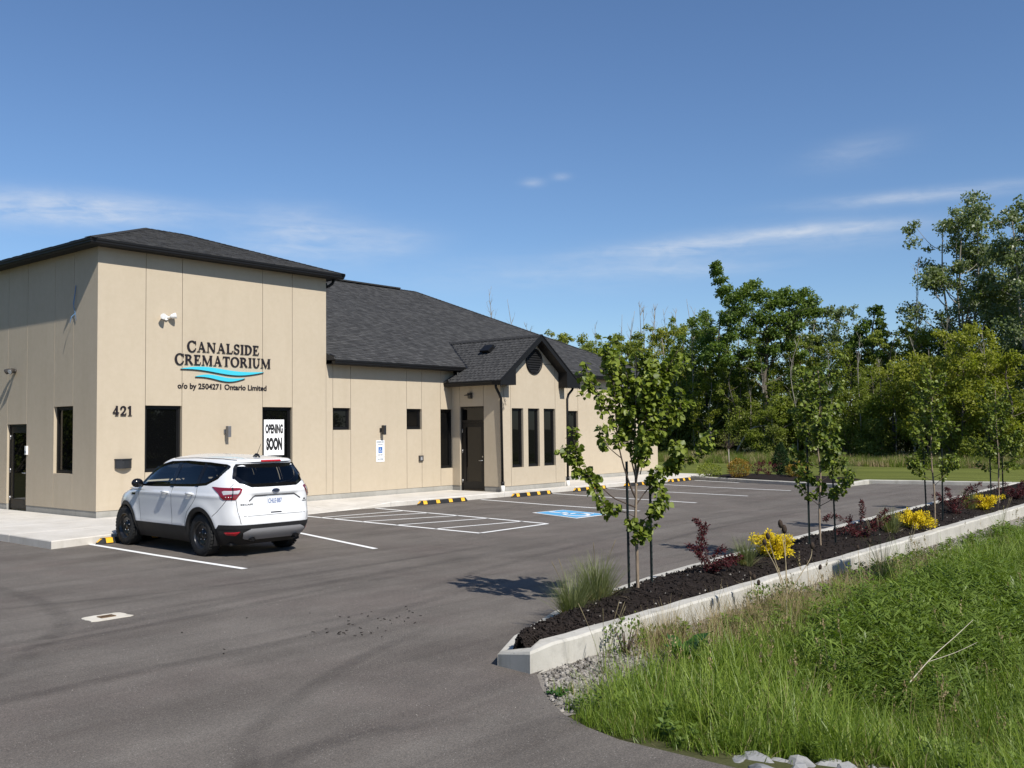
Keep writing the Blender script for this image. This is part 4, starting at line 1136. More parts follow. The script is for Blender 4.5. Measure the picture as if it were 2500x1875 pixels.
font_text('lettering', 'VAN ACCESSIBLE', t, SG, -.12, .12, -.275, -.215, M['grey_ink'], .01, .001)
t = empty('door_push_plate', (10.51, -.001, 1.20), 0, 'small dark push plate with wheelchair mark left of the tall window', 'door opener')
mb = MB(); mb.box((-.09, -.045, -.09), (.09, 0, .09)); mb.build('housing', M['bronze'], t); mb = MB(); mb.box((-.065, -.052, -.065), (.065, -.0455, .065)); mb.build('plate', M['grey_metal'], t)
icon(lambda u, v, d: ((u-.5)*.11, -.0525-d*.2, -.05+v*.10), M['white_sign'], 'wheelchair_symbol', t, 0.0, .003)
t = empty('intercom', (-.001, 3.50, 1.68), 0, 'small white intercom box beside the side door', 'intercom')
mb = MB(); mb.box((-.045, -.045, -.11), (0, .045, .11)); mb.build('case', M['white_plastic'], t); mb = MB(); mb.box((-.049, -.025, -.07), (-.0455, .025, -.01)); mb.build('button', M['grey_ink'], t)
# loose cables
def cable(name, strands, label, mats):
    t = empty(name, strands[0][0], 0, label, 'cable'); o = Vector(strands[0][0])
    for k, (pts) in enumerate(strands):
        mb = MB(); mb.tube([Vector(p)-o for p in pts], .007, 5); mb.build('strand', mats[k % len(mats)], t)
cable('hanging_cable', [[(-.01, 1.03, 5.62), (-.03, 1.04, 5.4), (-.05, 1.07, 5.2), (-.03, 1.03, 5.0), (-.02, .98, 4.78)], [(-.01, 1.03, 5.6), (-.06, .98, 5.35), (-.05, 1.05, 5.1), (-.02, 1.02, 4.95)],
                        [(-.03, 1.0, 4.95), (-.12, 1.01, 4.86), (-.16, 1.0, 4.70)]], 'loose blue cable hanging from the shaded tower wall near the corner', [M['wire']])
cable('coiled_cable', [[(12.08, -2.07, 3.42), (12.07, -2.10, 3.3), (12.10, -2.09, 3.15), (12.15, -2.08, 2.95)], [(12.02, -2.10, 2.95), (12.08, -2.11, 2.85), (12.06, -2.10, 2.68), (12.00, -2.09, 2.78), (12.05, -2.10, 2.92), (12.12, -2.09, 2.7)], [(12.16, -2.09, 3.05), (12.2, -2.1, 2.98), (12.16, -2.09, 2.92), (12.22, -2.08, 2.85)]],
      'loose grey cable ends dangling at the corner of the entrance bay', [M['cable_dark'], M['cable_dark']])

# bollard that guards the side door (mirrored in its glass)
t = empty('bollard', (-0.92, 5.85, .15), 0, 'yellow steel bollard mirrored in the glass of the side door', 'bollard')
mb = MB(); mb.lathe([(.085, 0), (.085, 1.0), (.075, 1.045), (.045, 1.08), (.0, 1.09)], 20); mb.build('post', M['bollard'], t)

# ------------------------------------------------------------------ wheel stops
def wheel_stop(x0, x1, y, rz, label):
    L_ = x1-x0; t = empty('wheel_stop', (x0, y, 0), rz, label, 'wheel stop', 'rubber wheel stops along the sidewalk')
    mb = MB(); e = .11; w0, w1, h = .085, .045, .115
    sec = lambda x, k: [(x, -w0*k-.001, 0), (x, w0*k+.001, 0), (x, (w1*k), h*k), (x, -w1*k, h*k)]
    st = [(0, .30), (e, 1), (L_-e, 1), (L_, .30)]
    v = [p for x, k in st for p in sec(x, k)]
    f = [(3, 2, 1, 0), (12, 13, 14, 15)]
    for i in range(3):
        for k in range(4): f.append((i*4+k, i*4+(k+1) % 4, i*4+4+(k+1) % 4, i*4+4+k))
    mb.add(v, f); mb.build('body', M['rubber'], t)
    ref = MB()
    n = 4
    for i in range(n):
        c = e+.12+(L_-2*e-.24)*i/(n-1); a = .07
        q = lambda x, k, o: (x, -w0-(w1-w0)*k-o, h*k+o*.4)
        m_ = MB(); m_.add([q(c-a, .18, .004), q(c+a, .18, .004), q(c+a, .98, .004), q(c-a, .98, .004)], [(0, 1, 2, 3)])
        m_.add([(c-a, -w1-.004, h+.003), (c+a, -w1-.004, h+.003), (c+a, w1+.004, h+.003), (c-a, w1+.004, h+.003)], [(0, 1, 2, 3)])
        m_.build('reflector', M['reflector_yellow'], t)
    m_ = MB(); P = lambda xx, yy, k: (xx-.004, yy, k)
    m_.add([(.01, -.024, .042), (.01, .024, .042), (e-.012, .04, h-.008), (e-.012, -.04, h-.008)], [(3, 2, 1, 0)])
    m_.build('reflector', M['reflector_yellow'], t)
    return t
wheel_stop(-2.02, -.10, -3.93, R(4), 'black rubber wheel stop with yellow reflectors under the nose of the white car')
wheel_stop(8.02, 9.95, -2.36, R(-3), 'black and yellow wheel stop in the accessible stall beside the hatched aisle')
wheel_stop(11.75, 13.75, -2.66, R(0), 'black and yellow wheel stop in front of the gabled entrance bay')
wheel_stop(14.9, 16.85, -2.70, R(1), 'black and yellow wheel stop just past the right downspout of the entrance bay')
wheel_stop(18.0, 19.9, -2.66, R(1), 'black and yellow wheel stop half hidden behind the young tree in front')
wheel_stop(21.1, 22.9, -2.62, R(1), 'farthest black and yellow wheel stop beside the mulched island')

# catch basin
t = empty('catch_basin', (-5.55, -10.99, 0), R(-2), 'square concrete catch basin with rusty grate set in the asphalt', 'drain')
mb = MB(); pts = []
for i in range(28):
    a = 2*math.pi*i/28; c_, s_ = math.cos(a), math.sin(a); k = 1/max(abs(c_), abs(s_)); pts.append((c_*k*.235+rnd.uniform(-.012, .012), s_*k*.175+rnd.uniform(-.010, .010), .006))
mb.add(pts+[(x, y, -.02) for x, y, z in pts], [tuple(range(28))]+[(i, i+28, (i+1) % 28+28, (i+1) % 28) for i in range(28)]); mb.build('collar', M['basin'], t)
gr = MB(); gr.box((-.085, -.060, .0065), (.085, -.048, .016)); gr.box((-.085, .048, .0065), (.085, .060, .016)); gr.box((-.085, -.048, .0065), (-.073, .048, .016)); gr.box((.073, -.048, .0065), (.085, .048, .016))
gr = gr.build('grate', M['rust'], t); mb = MB(); mb.add([(-.073, -.048, .007), (.073, -.048, .007), (.073, .048, .007), (-.073, .048, .007)], [(0, 1, 2, 3)]); mb.build('opening', M['rubber'], gr)
for i in range(5):
    mb = MB(); mb.box((-.06+i*.028-.005, -.047, .0075), (-.06+i*.028+.005, .047, .015)); mb.build('grate_bar', M['rust'], gr)

# ------------------------------------------------------------------ the car
def pchip(xs_, ys_):
    xs_, ys_ = np.array(xs_, float), np.array(ys_, float); h = np.diff(xs_); d = np.diff(ys_)/h; m = np.zeros(len(xs_))
    m[0], m[-1] = d[0], d[-1]
    for i in range(1, len(xs_)-1):
        if d[i-1]*d[i] > 0:
            w1, w2 = 2*h[i]+h[i-1], h[i]+2*h[i-1]; m[i] = (w1+w2)/(w1/d[i-1]+w2/d[i])
    def f(x):
        x = np.clip(np.asarray(x, float), xs_[0], xs_[-1]); i = np.clip(np.searchsorted(xs_, x)-1, 0, len(xs_)-2)
        t_ = (x-xs_[i])/h[i]
        return ys_[i]*(1+2*t_)*(1-t_)**2+m[i]*h[i]*t_*(1-t_)**2+ys_[i+1]*t_*t_*(3-2*t_)+m[i+1]*h[i]*t_*t_*(t_-1)
    return f
CZ = [.20, .30, .45, .60, .75, .90, 1.00, 1.06, 1.10, 1.14, 1.20, 1.30, 1.40, 1.50, 1.545, 1.57, 1.60, 1.63, 1.655, 1.672, 1.684]
fYr = pchip(CZ, [-.66, -.80, -.915, -.935, -.915, -.905, -.905, -.90, -.895, -.885, -.865, -.82, -.775, -.73, -.735, -.765, -.74, -.44, -.05, .35, .85])
fYf = pchip(CZ, [3.35, 3.50, 3.57, 3.58, 3.55, 3.45, 3.20, 2.90, 2.60, 2.42, 2.31, 2.14, 1.97, 1.79, 1.70, 1.62, 1.52, 1.38, 1.22, 1.06, .87])
fW = pchip(CZ, [.78, .845, .895, .915, .925, .925, .920, .910, .900, .888, .868, .830, .785, .735, .71, .69, .655, .56, .42, .26, .03])
def nR(z): return np.where(np.asarray(z) < 1.1, 6.0, 6.0-np.clip((np.asarray(z)-1.1)/.5, 0, 1)*1.6)
def nF(z): return np.where(np.asarray(z) < 1.05, 3.4, 4.6)
CYM = 1.25
def bump_(x, c, w): return np.exp(-((x-c)/w)**2)
def car_pt(th, z, off=0.0, flip=False):
    """point on the body surface: th 0 rear centre, pi/2 side, pi front centre; left side."""
    th = np.asarray(th, float); z = np.asarray(z, float); th, z = np.broadcast_arrays(th, z)
    W, yr, yf = fW(z), fYr(z), fYf(z)
    c, s = np.cos(th), np.clip(np.sin(th), 0, 1)
    rear = c > 0; n = np.where(rear, nR(z), nF(z)); a = np.where(rear, CYM-yr, yf-CYM)
    Yp = CYM-np.sign(c)*a*np.abs(c)**(2/n); x = W*s**(2/n)
    # side sculpture: shoulder crease, concave doors, wheel flares
    side = np.clip((x/np.maximum(W, .05)-.80)/.15, 0, 1)
    sc = .012*bump_(z, 1.005, .035)-.016*bump_(z, .70, .16)*(1-.0*Yp)*bump_(Yp, 1.3, 1.1)+.010*bump_(z, .50, .05)*bump_(Yp, 1.3, 1.2)
    for yc in (0.0, 2.69):
        rr = np.sqrt((Yp-yc)**2+(z-.36)**2); sc = sc+.020*bump_(rr, .46, .11)
    x = x+side*sc
    # tailgate: plate recess and crease
    tail = np.where(rear, np.clip((c-.75)/.2, 0, 1), 0)
    rec = np.clip((.50-np.abs(x))/.10, 0, 1)*np.clip((z-.80)/.05, 0, 1)*np.clip((1.045-z)/.045, 0, 1)
    Yp = Yp+tail*(.030*rec-.014*bump_(z, 1.075, .035)-.012*bump_(z, .70, .05))
    if np.any(off):
        nx_ = s**1.5; ny_ = -np.sign(c)*np.abs(c)**1.5; ln = np.maximum(np.sqrt(nx_**2+ny_**2), 1e-6)
        up = np.clip((z-1.58)/.09, 0, 1)
        x = x+off*nx_/ln*(1-up*.7); Yp = Yp+off*ny_/ln*(1-up*.7); z = z+off*up
    return (x if flip else -x), Yp, z
def th_side(Y_, z):
    if Y_ <= CYM:
        c = min(1, max(0, (CYM-Y_)/(CYM-float(fYr(z)))))**(float(nR(z))/2); return math.acos(c)
    c = min(1, max(0, (Y_-CYM)/(float(fYf(z))-CYM)))**(float(nF(z))/2); return math.pi-math.acos(c)
def th_rear(x, z): return math.asin(min(1, max(0, abs(x)/float(fW(z))))**(float(nR(z))/2))*(1 if x <= 0 else -1)
def th_front(x, z): return math.pi-math.asin(min(1, max(0, abs(x)/float(fW(z))))**(float(nF(z))/2))*(1 if x <= 0 else -1)
def car_xyz(th, z, off=0.0, flip=False):
    if th < 0: th, flip = -th, not flip
    if th > math.pi: th, flip = 2*math.pi-th, not flip
    x, y, zz = car_pt(th, z, off, flip); return (float(x), float(y), float(zz))
def TH(p): return {'s': th_side, 'r': th_rear, 'f': th_front}[p[0]](p[1], p[2]), p[2]
def subdiv(poly, k=6):
    out = []
    for a, b_ in zip(poly, poly[1:]+poly[:1]):
        if a[0] == b_[0]:
            for i in range(k): out.append((a[0], a[1]+(b_[1]-a[1])*i/k, a[2]+(b_[2]-a[2])*i/k))
        else: out.append(a)
    return [TH(p) for p in out]
def patch(poly, off=.004, flip=False, rows=14, cols=16, thick=0.0):
    """surface patch whose outline (th, z) is z-monotone."""
    q = subdiv(poly); z0, z1 = min(p[1] for p in q), max(p[1] for p in q); grid = []
    for i in range(rows+1):
        z = z0+(z1-z0)*(i/rows); z = min(max(z, z0+1e-5), z1-1e-5); xs_ = []
        for (t0, a), (t1, b_) in zip(q, q[1:]+q[:1]):
            if (a-z)*(b_-z) <= 0 and a != b_: xs_.append(t0+(t1-t0)*(z-a)/(b_-a))
        lo, hi = min(xs_), max(xs_)
        grid.append([car_xyz(lo+(hi-lo)*j/cols, z, off, flip) for j in range(cols+1)])
    return grid
def ribbon(pts, w, off=.005, flip=False, closed=False, k=8):
    """strip of width w along (kind, a, z) points, on the surface."""
    P = []
    seq = list(zip(pts, pts[1:]))+([(pts[-1], pts[0])] if closed else [])
    for a, b_ in seq:
        if a[0] == b_[0]:
            for i in range(k): P.append((a[0], a[1]+(b_[1]-a[1])*i/k, a[2]+(b_[2]-a[2])*i/k))
        else: P.append(a)
    P.append(pts[0] if closed else pts[-1])
    C = [Vector(car_xyz(*TH(p), off, flip)) for p in P]
    g_ = [[], []]
    for i, c in enumerate(C):
        d = (C[1]-C[-2]) if closed and i in (0, len(C)-1) else (C[min(i+1, len(C)-1)]-C[max(i-1, 0)]); d = d.normalized() if d.length > 1e-6 else Vector((0, 0, 1))
        th, z = TH(P[i]); e = 1e-3
        n = (c-Vector(car_xyz(th, z, off-.02, flip))); n = n.normalized() if n.length > 1e-6 else Vector((1, 0, 0))
        s_ = d.cross(n).normalized()*w/2
        g_[0].append(tuple(c-s_)); g_[1].append(tuple(c+s_))
    return g_

M['car_white'] = simple('white_car_paint', (0.78, 0.79, 0.80), 0.22, 0.5, coat=0.6)
M['car_black'] = simple('black_car_plastic', (0.014, 0.014, 0.015), 0.6, 0.4, var=0.2)
M['car_trim'] = simple('gloss_black_trim', (0.006, 0.006, 0.007), 0.15, 0.5)
M['car_gap'] = simple('panel_shadow_gap', (0.04, 0.04, 0.042), 0.8, 0.1)
M['silver'] = simple('silver_skid_plate', (0.30, 0.30, 0.31), 0.42, 0.5, 0.15)
M['chrome'] = simple('chrome', (0.7, 0.7, 0.72), 0.12, 0.5, 1.0)
M['dark_chrome'] = simple('exhaust_chrome', (0.25, 0.25, 0.26), 0.2, 0.5, 1.0)
M['tail_red'] = simple('red_tail_lens', (0.20, 0.006, 0.016), 0.08, 0.6, coat=0.8)
M['tail_clear'] = simple('clear_tail_lens', (0.50, 0.50, 0.52), 0.1, 0.6, coat=0.8)
M['tail_dark'] = simple('smoked_tail_lens', (0.055, 0.012, 0.018), 0.08, 0.6, coat=0.8)
M['reflector_red'] = simple('red_reflector', (0.40, 0.012, 0.02), 0.2, 0.6)
M['tyre'] = simple('tyre_rubber', (0.022, 0.022, 0.022), 0.8, 0.3, var=0.3, scale=20)
M['rim'] = simple('black_steel_rim', (0.012, 0.012, 0.013), 0.28, 0.5)
M['seat'] = simple('charcoal_seat', (0.03, 0.03, 0.032), 0.85, 0.2, var=0.2)
M['plate'] = simple('plate_white', (0.72, 0.74, 0.76), 0.4, 0.5)
M['plate_blue'] = simple('plate_blue', (0.03, 0.09, 0.30), 0.5, 0.4)
M['emblem'] = simple('emblem_blue', (0.02, 0.03, 0.07), 0.2, 0.5)
def car_glass(name, tint, refl):
    m = Mat(name)
    t = m.node('ShaderNodeBsdfTransparent'); t.inputs['Color'].default_value = tint+(1,)
    g_ = m.node('ShaderNodeBsdfGlossy'); g_.inputs['Roughness'].default_value = .02; g_.inputs['Color'].default_value = (.9, .95, 1, 1)
    f = m.node('ShaderNodeFresnel'); f.inputs['IOR'].default_value = refl
    s_ = m.node('ShaderNodeMixShader'); m.lk(f.outputs[0], s_.inputs[0]); m.lk(t.outputs[0], s_.inputs[1]); m.lk(g_.outputs[0], s_.inputs[2])
    return m.done(s_)
M['glass_front'] = car_glass('car_front_glass', (.62, .68, .66), 1.45)
M['glass_rear'] = car_glass('car_privacy_glass', (.30, .32, .33), 1.45)

car = empty('parked_car', (-0.945, -7.10, 0), R(-2.6), 'white compact SUV with black steel wheels parked nose-in before the tower', 'car')
car.scale = (.975, 1.0, 1.01)
DLO = [('s', 2.19, 1.115), ('s', 1.2, 1.140), ('s', .2, 1.165), ('s', -.12, 1.19), ('s', -.36, 1.29), ('s', -.50, 1.475), ('s', -.42, 1.50), ('s', .0, 1.53), ('s', .7, 1.55), ('s', 1.25, 1.535), ('s', 1.55, 1.475), ('s', 1.85, 1.345)]
REARG = [('r', -.575, 1.50), ('r', -.66, 1.32), ('r', -.60, 1.235), ('r', -.44, 1.175), ('r', .44, 1.175), ('r', .60, 1.235), ('r', .66, 1.32), ('r', .575, 1.50)]
def in_poly(p, poly):
    x, y = p; c = False
    for (x0, y0), (x1, y1) in zip(poly, poly[1:]+poly[:1]):
        if (y0 > y) != (y1 > y) and x < (x1-x0)*(y-y0)/(y1-y0)+x0: c = not c
    return c
DLO_T = subdiv(DLO); REAR_T = [(t_, z) for t_, z in subdiv(REARG)]
# loop samples evenly along the outline
dense = np.linspace(0, math.pi, 4000); px_, py_, _ = car_pt(dense, .8); ds = np.concatenate([[0], np.cumsum(np.hypot(np.diff(px_), np.diff(py_)))])
THS = np.interp(np.linspace(0, ds[-1], 171), ds, dense); THS[0], THS[-1] = 0, math.pi
ZL = np.unique(np.concatenate([np.linspace(.20, .475, 9), [.475], np.linspace(.475, 1.02, 24), np.linspace(1.02, 1.56, 34), np.linspace(1.56, 1.684, 26)]))
body, clad = MB(), MB()
for flip in (False, True):
    TT, ZZ = np.meshgrid(THS, ZL); x, y, z = car_pt(TT, ZZ, 0.0, flip)
    V = [(float(a), float(b_), float(c)) for a, b_, c in zip(x.ravel(), y.ravel(), z.ravel())]
    m_ = len(THS); fb, fc = [], []
    for i in range(len(ZL)-1):
        zc_ = (ZL[i]+ZL[i+1])/2
        for j in range(m_-1):
            tc_ = (THS[j]+THS[j+1])/2; yc_ = float(y[i, j]); xc_ = abs(float(x[i, j]))
            if 1.05 < zc_ < 1.57 and in_poly((tc_, zc_), DLO_T): continue
            if 1.15 < zc_ < 1.55 and tc_ < 1.2 and in_poly((tc_ if True else 0, zc_), REAR_T): continue
            if 1.16 < zc_ < 1.57 and tc_ > 2.2 and xc_ < fW(zc_)*.88: continue                 # windscreen
            if xc_ > .55 and min(math.hypot(yc_-0, zc_-.36), math.hypot(yc_-2.69, zc_-.36)) < .405: continue
            q = (i*m_+j, i*m_+j+1, (i+1)*m_+j+1, (i+1)*m_+j); q = q if flip else q[::-1]
            (fc if zc_ < .475 else fb).append(q)
    body.add(V, fb, 0, True); clad.add(V, fc, 0, True)
body.build('body', M['car_white'], car); clad.build('lower_cladding', M['car_black'], car)
mb = MB(); mb.box((-.70, -.62, .20), (.70, 3.3, .24)); mb.build('underbody', M['car_black'], car)
for flip in (False, True):
    sx = 1 if flip else -1
    for yc in (0.0, 2.69):
        gi, go = [], []
        row0, row1, row2 = [], [], []
        for k in range(41):
            a = R(-24+228*k/40)
            for rr, rw, of in ((.385, row0, -.05), (.39, row1, .014), (.462, row2, .008)):
                Y_, z_ = yc+rr*math.cos(a), .36+rr*math.sin(a); z_ = max(z_, .205)
                rw.append(car_xyz(th_side(min(max(Y_, -.9), 3.5), z_), z_, of, flip))
        mb = MB(); mb.grid([row0, row1, row2], flip=not flip); mb.build('wheel_arch_trim', M['car_black'], car)
        mb = MB(); v0 = [(sx*.875, yc+.40*math.cos(R(-25+230*k/24)), .36+.40*math.sin(R(-25+230*k/24))) for k in range(25)]; v1 = [(sx*.50, p[1], p[2]) for p in v0]
        mb.grid([v0, v1]); mb.add(v1, [tuple(range(25))]); mb.build('wheel_well', M['car_black'], car)
    # glazing
    def glaze(poly, mat, name='side_window'):
        mb = MB(); mb.grid(patch(poly, -.002, flip, 10, 12), flip=not flip); mb.build(name, M[mat], car)
    glaze([('s', 2.10, 1.125), ('s', 1.02, 1.148), ('s', .98, 1.535), ('s', 1.25, 1.525), ('s', 1.53, 1.465), ('s', 1.80, 1.35)], 'glass_front')
    glaze([('s', .90, 1.15), ('s', .20, 1.17), ('s', .16, 1.525), ('s', .86, 1.54)], 'glass_rear')
    glaze([('s', .10, 1.18), ('s', -.12, 1.20), ('s', -.34, 1.29), ('s', -.46, 1.47), ('s', -.40, 1.485), ('s', .06, 1.52)], 'glass_rear')
    def strip_(pts, w, mat, name, off=.004, closed=False):
        mb = MB(); mb.grid(ribbon(pts, w, off, flip, closed), flip=flip); return mb.build(name, M[mat], car)
    strip_(DLO, .062, 'car_trim', 'window_surround', .0045, True)
    strip_([('s', .96, 1.12), ('s', .93, 1.56)], .115, 'car_trim', 'pillar_trim'); strip_([('s', .15, 1.15), ('s', .11, 1.54)], .085, 'car_trim', 'pillar_trim')
    strip_([('s', 1.72, 1.44), ('s', 2.20, 1.12)], .08, 'car_trim', 'pillar_trim')
    # shut lines
    gap = [[('s', 2.14, 1.09), ('s', 2.13, .95), ('s', 2.10, .7), ('s', 2.06, .48)], [('s', .93, 1.11), ('s', .95, .8), ('s', .93, .475)], [('s', .13, 1.14), ('s', .10, 1.0), ('s', .22, .86), ('s', .40, .72), ('s', .47, .55), ('s', .47, .48)],
           [('s', -.68, .95), ('s', -.60, .86), ('s', -.49, .76), ('s', -.38, .68)], [('r', -.70, 1.22), ('r', -.755, 1.16)], [('r', -.72, .95), ('r', -.70, .74), ('r', -.66, .56)]]
    for g_ in gap: strip_(g_, .0085, 'car_gap', 'shut_line', .0015)
    strip_([('s', 1.3, 1.606), ('s', .6, 1.62), ('s', -.2, 1.61), ('s', -.55, 1.59)], .022, 'car_gap', 'roof_channel', .002)
    # handles, mirror, vents
    for y_ in (1.13, .30):
        p = Vector(car_xyz(th_side(y_, 1.03), 1.03, .0, flip)); mb = MB()
        mb.tube([p+Vector((sx*.004, .10, 0)), p+Vector((sx*.038, .075, .004)), p+Vector((sx*.042, 0, .006)), p+Vector((sx*.038, -.075, .004)), p+Vector((sx*.004, -.10, 0))], [.016, .020, .021, .020, .016], 8)
        mb.build('door_handle', M['car_white'], car)
    p = Vector((sx*1.00, 2.02, 1.155)); mb = MB(); prof = []
    mr_ = []
    for i in range(9):
        a = math.pi*i/8; r_ = math.sin(a)
        mr_.append([(p.x+sx*(-.11*math.cos(a)), p.y+(.075*r_)*math.cos(b_)+.0*i, p.z+.085*r_*math.sin(b_)+.012) for b_ in [2*math.pi*j/14 for j in range(15)]])
    mb.grid(mr_); mb.tube([(sx*.87, 2.06, 1.12), (sx*.95, 2.04, 1.13)], [.035, .03], 8); mb.build('side_mirror', M['car_trim'], car)
    mb = MB(); mb.grid(patch([('s', 2.46, .945), ('s', 2.30, .945), ('s', 2.27, .985), ('s', 2.45, .975)], .006, flip, 4, 4), flip=flip); mb.build('fender_vent', M['car_trim'], car)
    # tail lamp: dark wrap, red lens, clear band
    lamp = MB(); lamp.grid(patch([('s', -.30, 1.165), ('r', -.60, 1.150), ('r', -.725, .955), ('s', -.62, .955), ('s', -.50, 1.06)], .010, flip, 16, 26), flip=flip); lamp = lamp.build('tail_light', M['tail_red'], car)
    mb = MB(); mb.grid(patch([('s', -.56, 1.10), ('r', -.655, 1.115), ('r', -.70, 1.045), ('s', -.62, 1.035)], .0135, flip, 6, 18), flip=flip); mb.build('lens', M['tail_clear'], lamp)
    mb = MB(); mb.grid(ribbon([('r', -.735, 1.158), ('r', -.755, 1.05), ('r', -.77, .955)], .016, .016, flip), flip=flip); mb.build('divider', M['car_trim'], lamp)
    for k in range(3):
        a = .775+.022*k; pz = Vector(car_xyz(th_rear(-a, 1.0), 1.0, .014, flip)); mb = MB(); mb.lathe([(.0, -.006), (.009, -.004), (.009, .004)], 8, 'y', 0, Matrix.Translation(pz)); mb.build('lamp_element', M['tail_clear'], lamp)
    mb = MB(); mb.grid(patch([('s', -.60, .43), ('r', -.66, .435), ('r', -.70, .365), ('s', -.63, .37)], .008, flip, 5, 10), flip=flip); mb.build('reflector', M['reflector_red'], car)
# rear
mb = MB(); mb.grid(patch(REARG, -.002, False, 12, 30), flip=True); mb.build('rear_window', M['glass_rear'], car)
mb = MB(); mb.grid(ribbon(REARG, .07, .009, False, True)); mb.build('window_surround', M['car_trim'], car)
mb = MB(); mb.grid(patch([('f', -.62, 1.535), ('f', -.74, 1.20), ('f', .74, 1.20), ('f', .62, 1.535)], -.002, False, 8, 24), flip=True); mb.build('windscreen', M['glass_front'], car)
mb = MB(); mb.grid(patch([('r', -.86, .545), ('r', .86, .545), ('r', .86, .475), ('r', -.86, .475)], .007, False, 4, 40)); mb.build('bumper_cover', M['car_black'], car)
for sx in (-1, 1):
    mb = MB(); mb.grid(patch([('s', -.42, .478), ('r', -.80, .548), ('r', -.80, .474), ('s', -.42, .474)], .006, sx > 0, 4, 20), flip=sx > 0); mb.build('bumper_cover', M['car_black'], car)
sk = patch([('r', -.50, .475), ('r', -.62, .42), ('r', -.58, .31), ('r', -.46, .285), ('r', .46, .285), ('r', .58, .31), ('r', .62, .42), ('r', .50, .475)], .030, False, 10, 30)
mb = MB(); mb.grid(sk); mb.grid([sk[-1], [(x, y+.04, z) for x, y, z in sk[-1]]]); mb.grid([sk[0], [(x, y+.04, z) for x, y, z in sk[0]]]); mb.build('skid_plate', M['silver'], car)
for x_ in (-.44, .44):
    mb = MB(); mb.tube([(x_, -.58, .30), (x_, -.90, .295)], .042, 14, cap=False); mb.tube([(x_, -.60, .30), (x_, -.895, .295)], .034, 14); mb.build('exhaust_tip', M['dark_chrome'], car)
    mb = MB(); mb.tube([(x_, -.897, .295), (x_, -.899, .295)], .033, 14); mb.build('exhaust_bore', M['car_trim'], car)
mb = MB(); mb.grid(patch([('r', -.20, 1.592), ('r', .20, 1.592), ('r', .20, 1.562), ('r', -.20, 1.562)], .014, False, 4, 8)); mb.build('brake_light', M['reflector_red'], car)
mb = MB(); mb.grid(ribbon([('r', -.52, .93), ('r', -.40, 1.015), ('r', .40, 1.015), ('r', .52, .93)], .02, .004)); mb.build('tailgate_crease', M['car_gap'], car)
mb = MB(); mb.grid(patch([('r', -.11, .735), ('r', .11, .735), ('r', .11, .715), ('r', -.11, .715)], .005, False, 2, 6)); mb.build('tailgate_handle', M['car_gap'], car)
mb = MB(); mb.grid(ribbon([('r', -.70, .685), ('r', 0, .69), ('r', .70, .685)], .007, .0015)); mb.build('shut_line', M['car_gap'], car)
yp = car_xyz(0, .91)[1]
pl = MB(); pl.box((-.155, yp-.018, .835), (.155, yp-.006, .99)); pl = pl.build('license_plate', M['plate'], car)
font_text('lettering', 'CHLE·887', pl, lambda u, v, d: (u, yp-.0185-d, v), -.138, .138, .875, .952, M['plate_blue'], .012, .001)
ye = car_xyz(0, 1.085)[1]
mb = MB(); MT = Matrix.Translation((0.0, ye-.003, 1.085)) @ Matrix.Diagonal((1, 1, .42, 1)); mb.lathe([(.082, .0), (.082, -.008), (.074, -.012)], 28, 'y', 0, MT); em = mb.build('emblem', M['chrome'], car)
mb = MB(); mb.lathe([(.0, -.0135), (.074, -.0125)], 28, 'y', 0, MT); mb.build('emblem_field', M['emblem'], em)
font_text('emblem_script', 'Ford', em, lambda u, v, d: (u, ye-.0175-d, v), -.05, .05, 1.068, 1.102, M['chrome'], .01, .001)
font_text('badge', 'ESCAPE', car, lambda u, v, d: (u, car_xyz(th_rear(u, v), v)[1]-.003-d, v), -.66, -.44, .862, .888, M['car_gap'], .01, .002)
font_text('badge', 'SE', car, lambda u, v, d: (u, car_xyz(th_rear(u, v), v)[1]-.003-d, v), .60, .66, .90, .925, M['car_gap'], .02, .002)
font_text('badge', 'ECOBOOST', car, lambda u, v, d: (u, car_xyz(th_rear(u, v), v)[1]-.003-d, v), .57, .69, .872, .888, M['car_gap'], .02, .002)
mb = MB(); mb.tube([(-.10, -.80, 1.185), (.20, -.858, 1.215), (.36, -.845, 1.235)], [.02, .011, .009], 6); mb.build('wiper', M['car_trim'], car)
zt = 1.615
mb = MB(); mb.tube([(-.02, -.30, 1.63), (-.02, -.36, 1.675), (-.02, -.42, 1.665), (-.02, -.46, 1.63)], [.035, .03, .022, .012], 8); an = mb.build('antenna', M['car_trim'], car)
mb = MB(); mb.tube([(-.02, -.375, 1.67), (-.02, -.50, 1.86)], [.006, .003], 5); mb.build('mast', M['car_trim'], an)
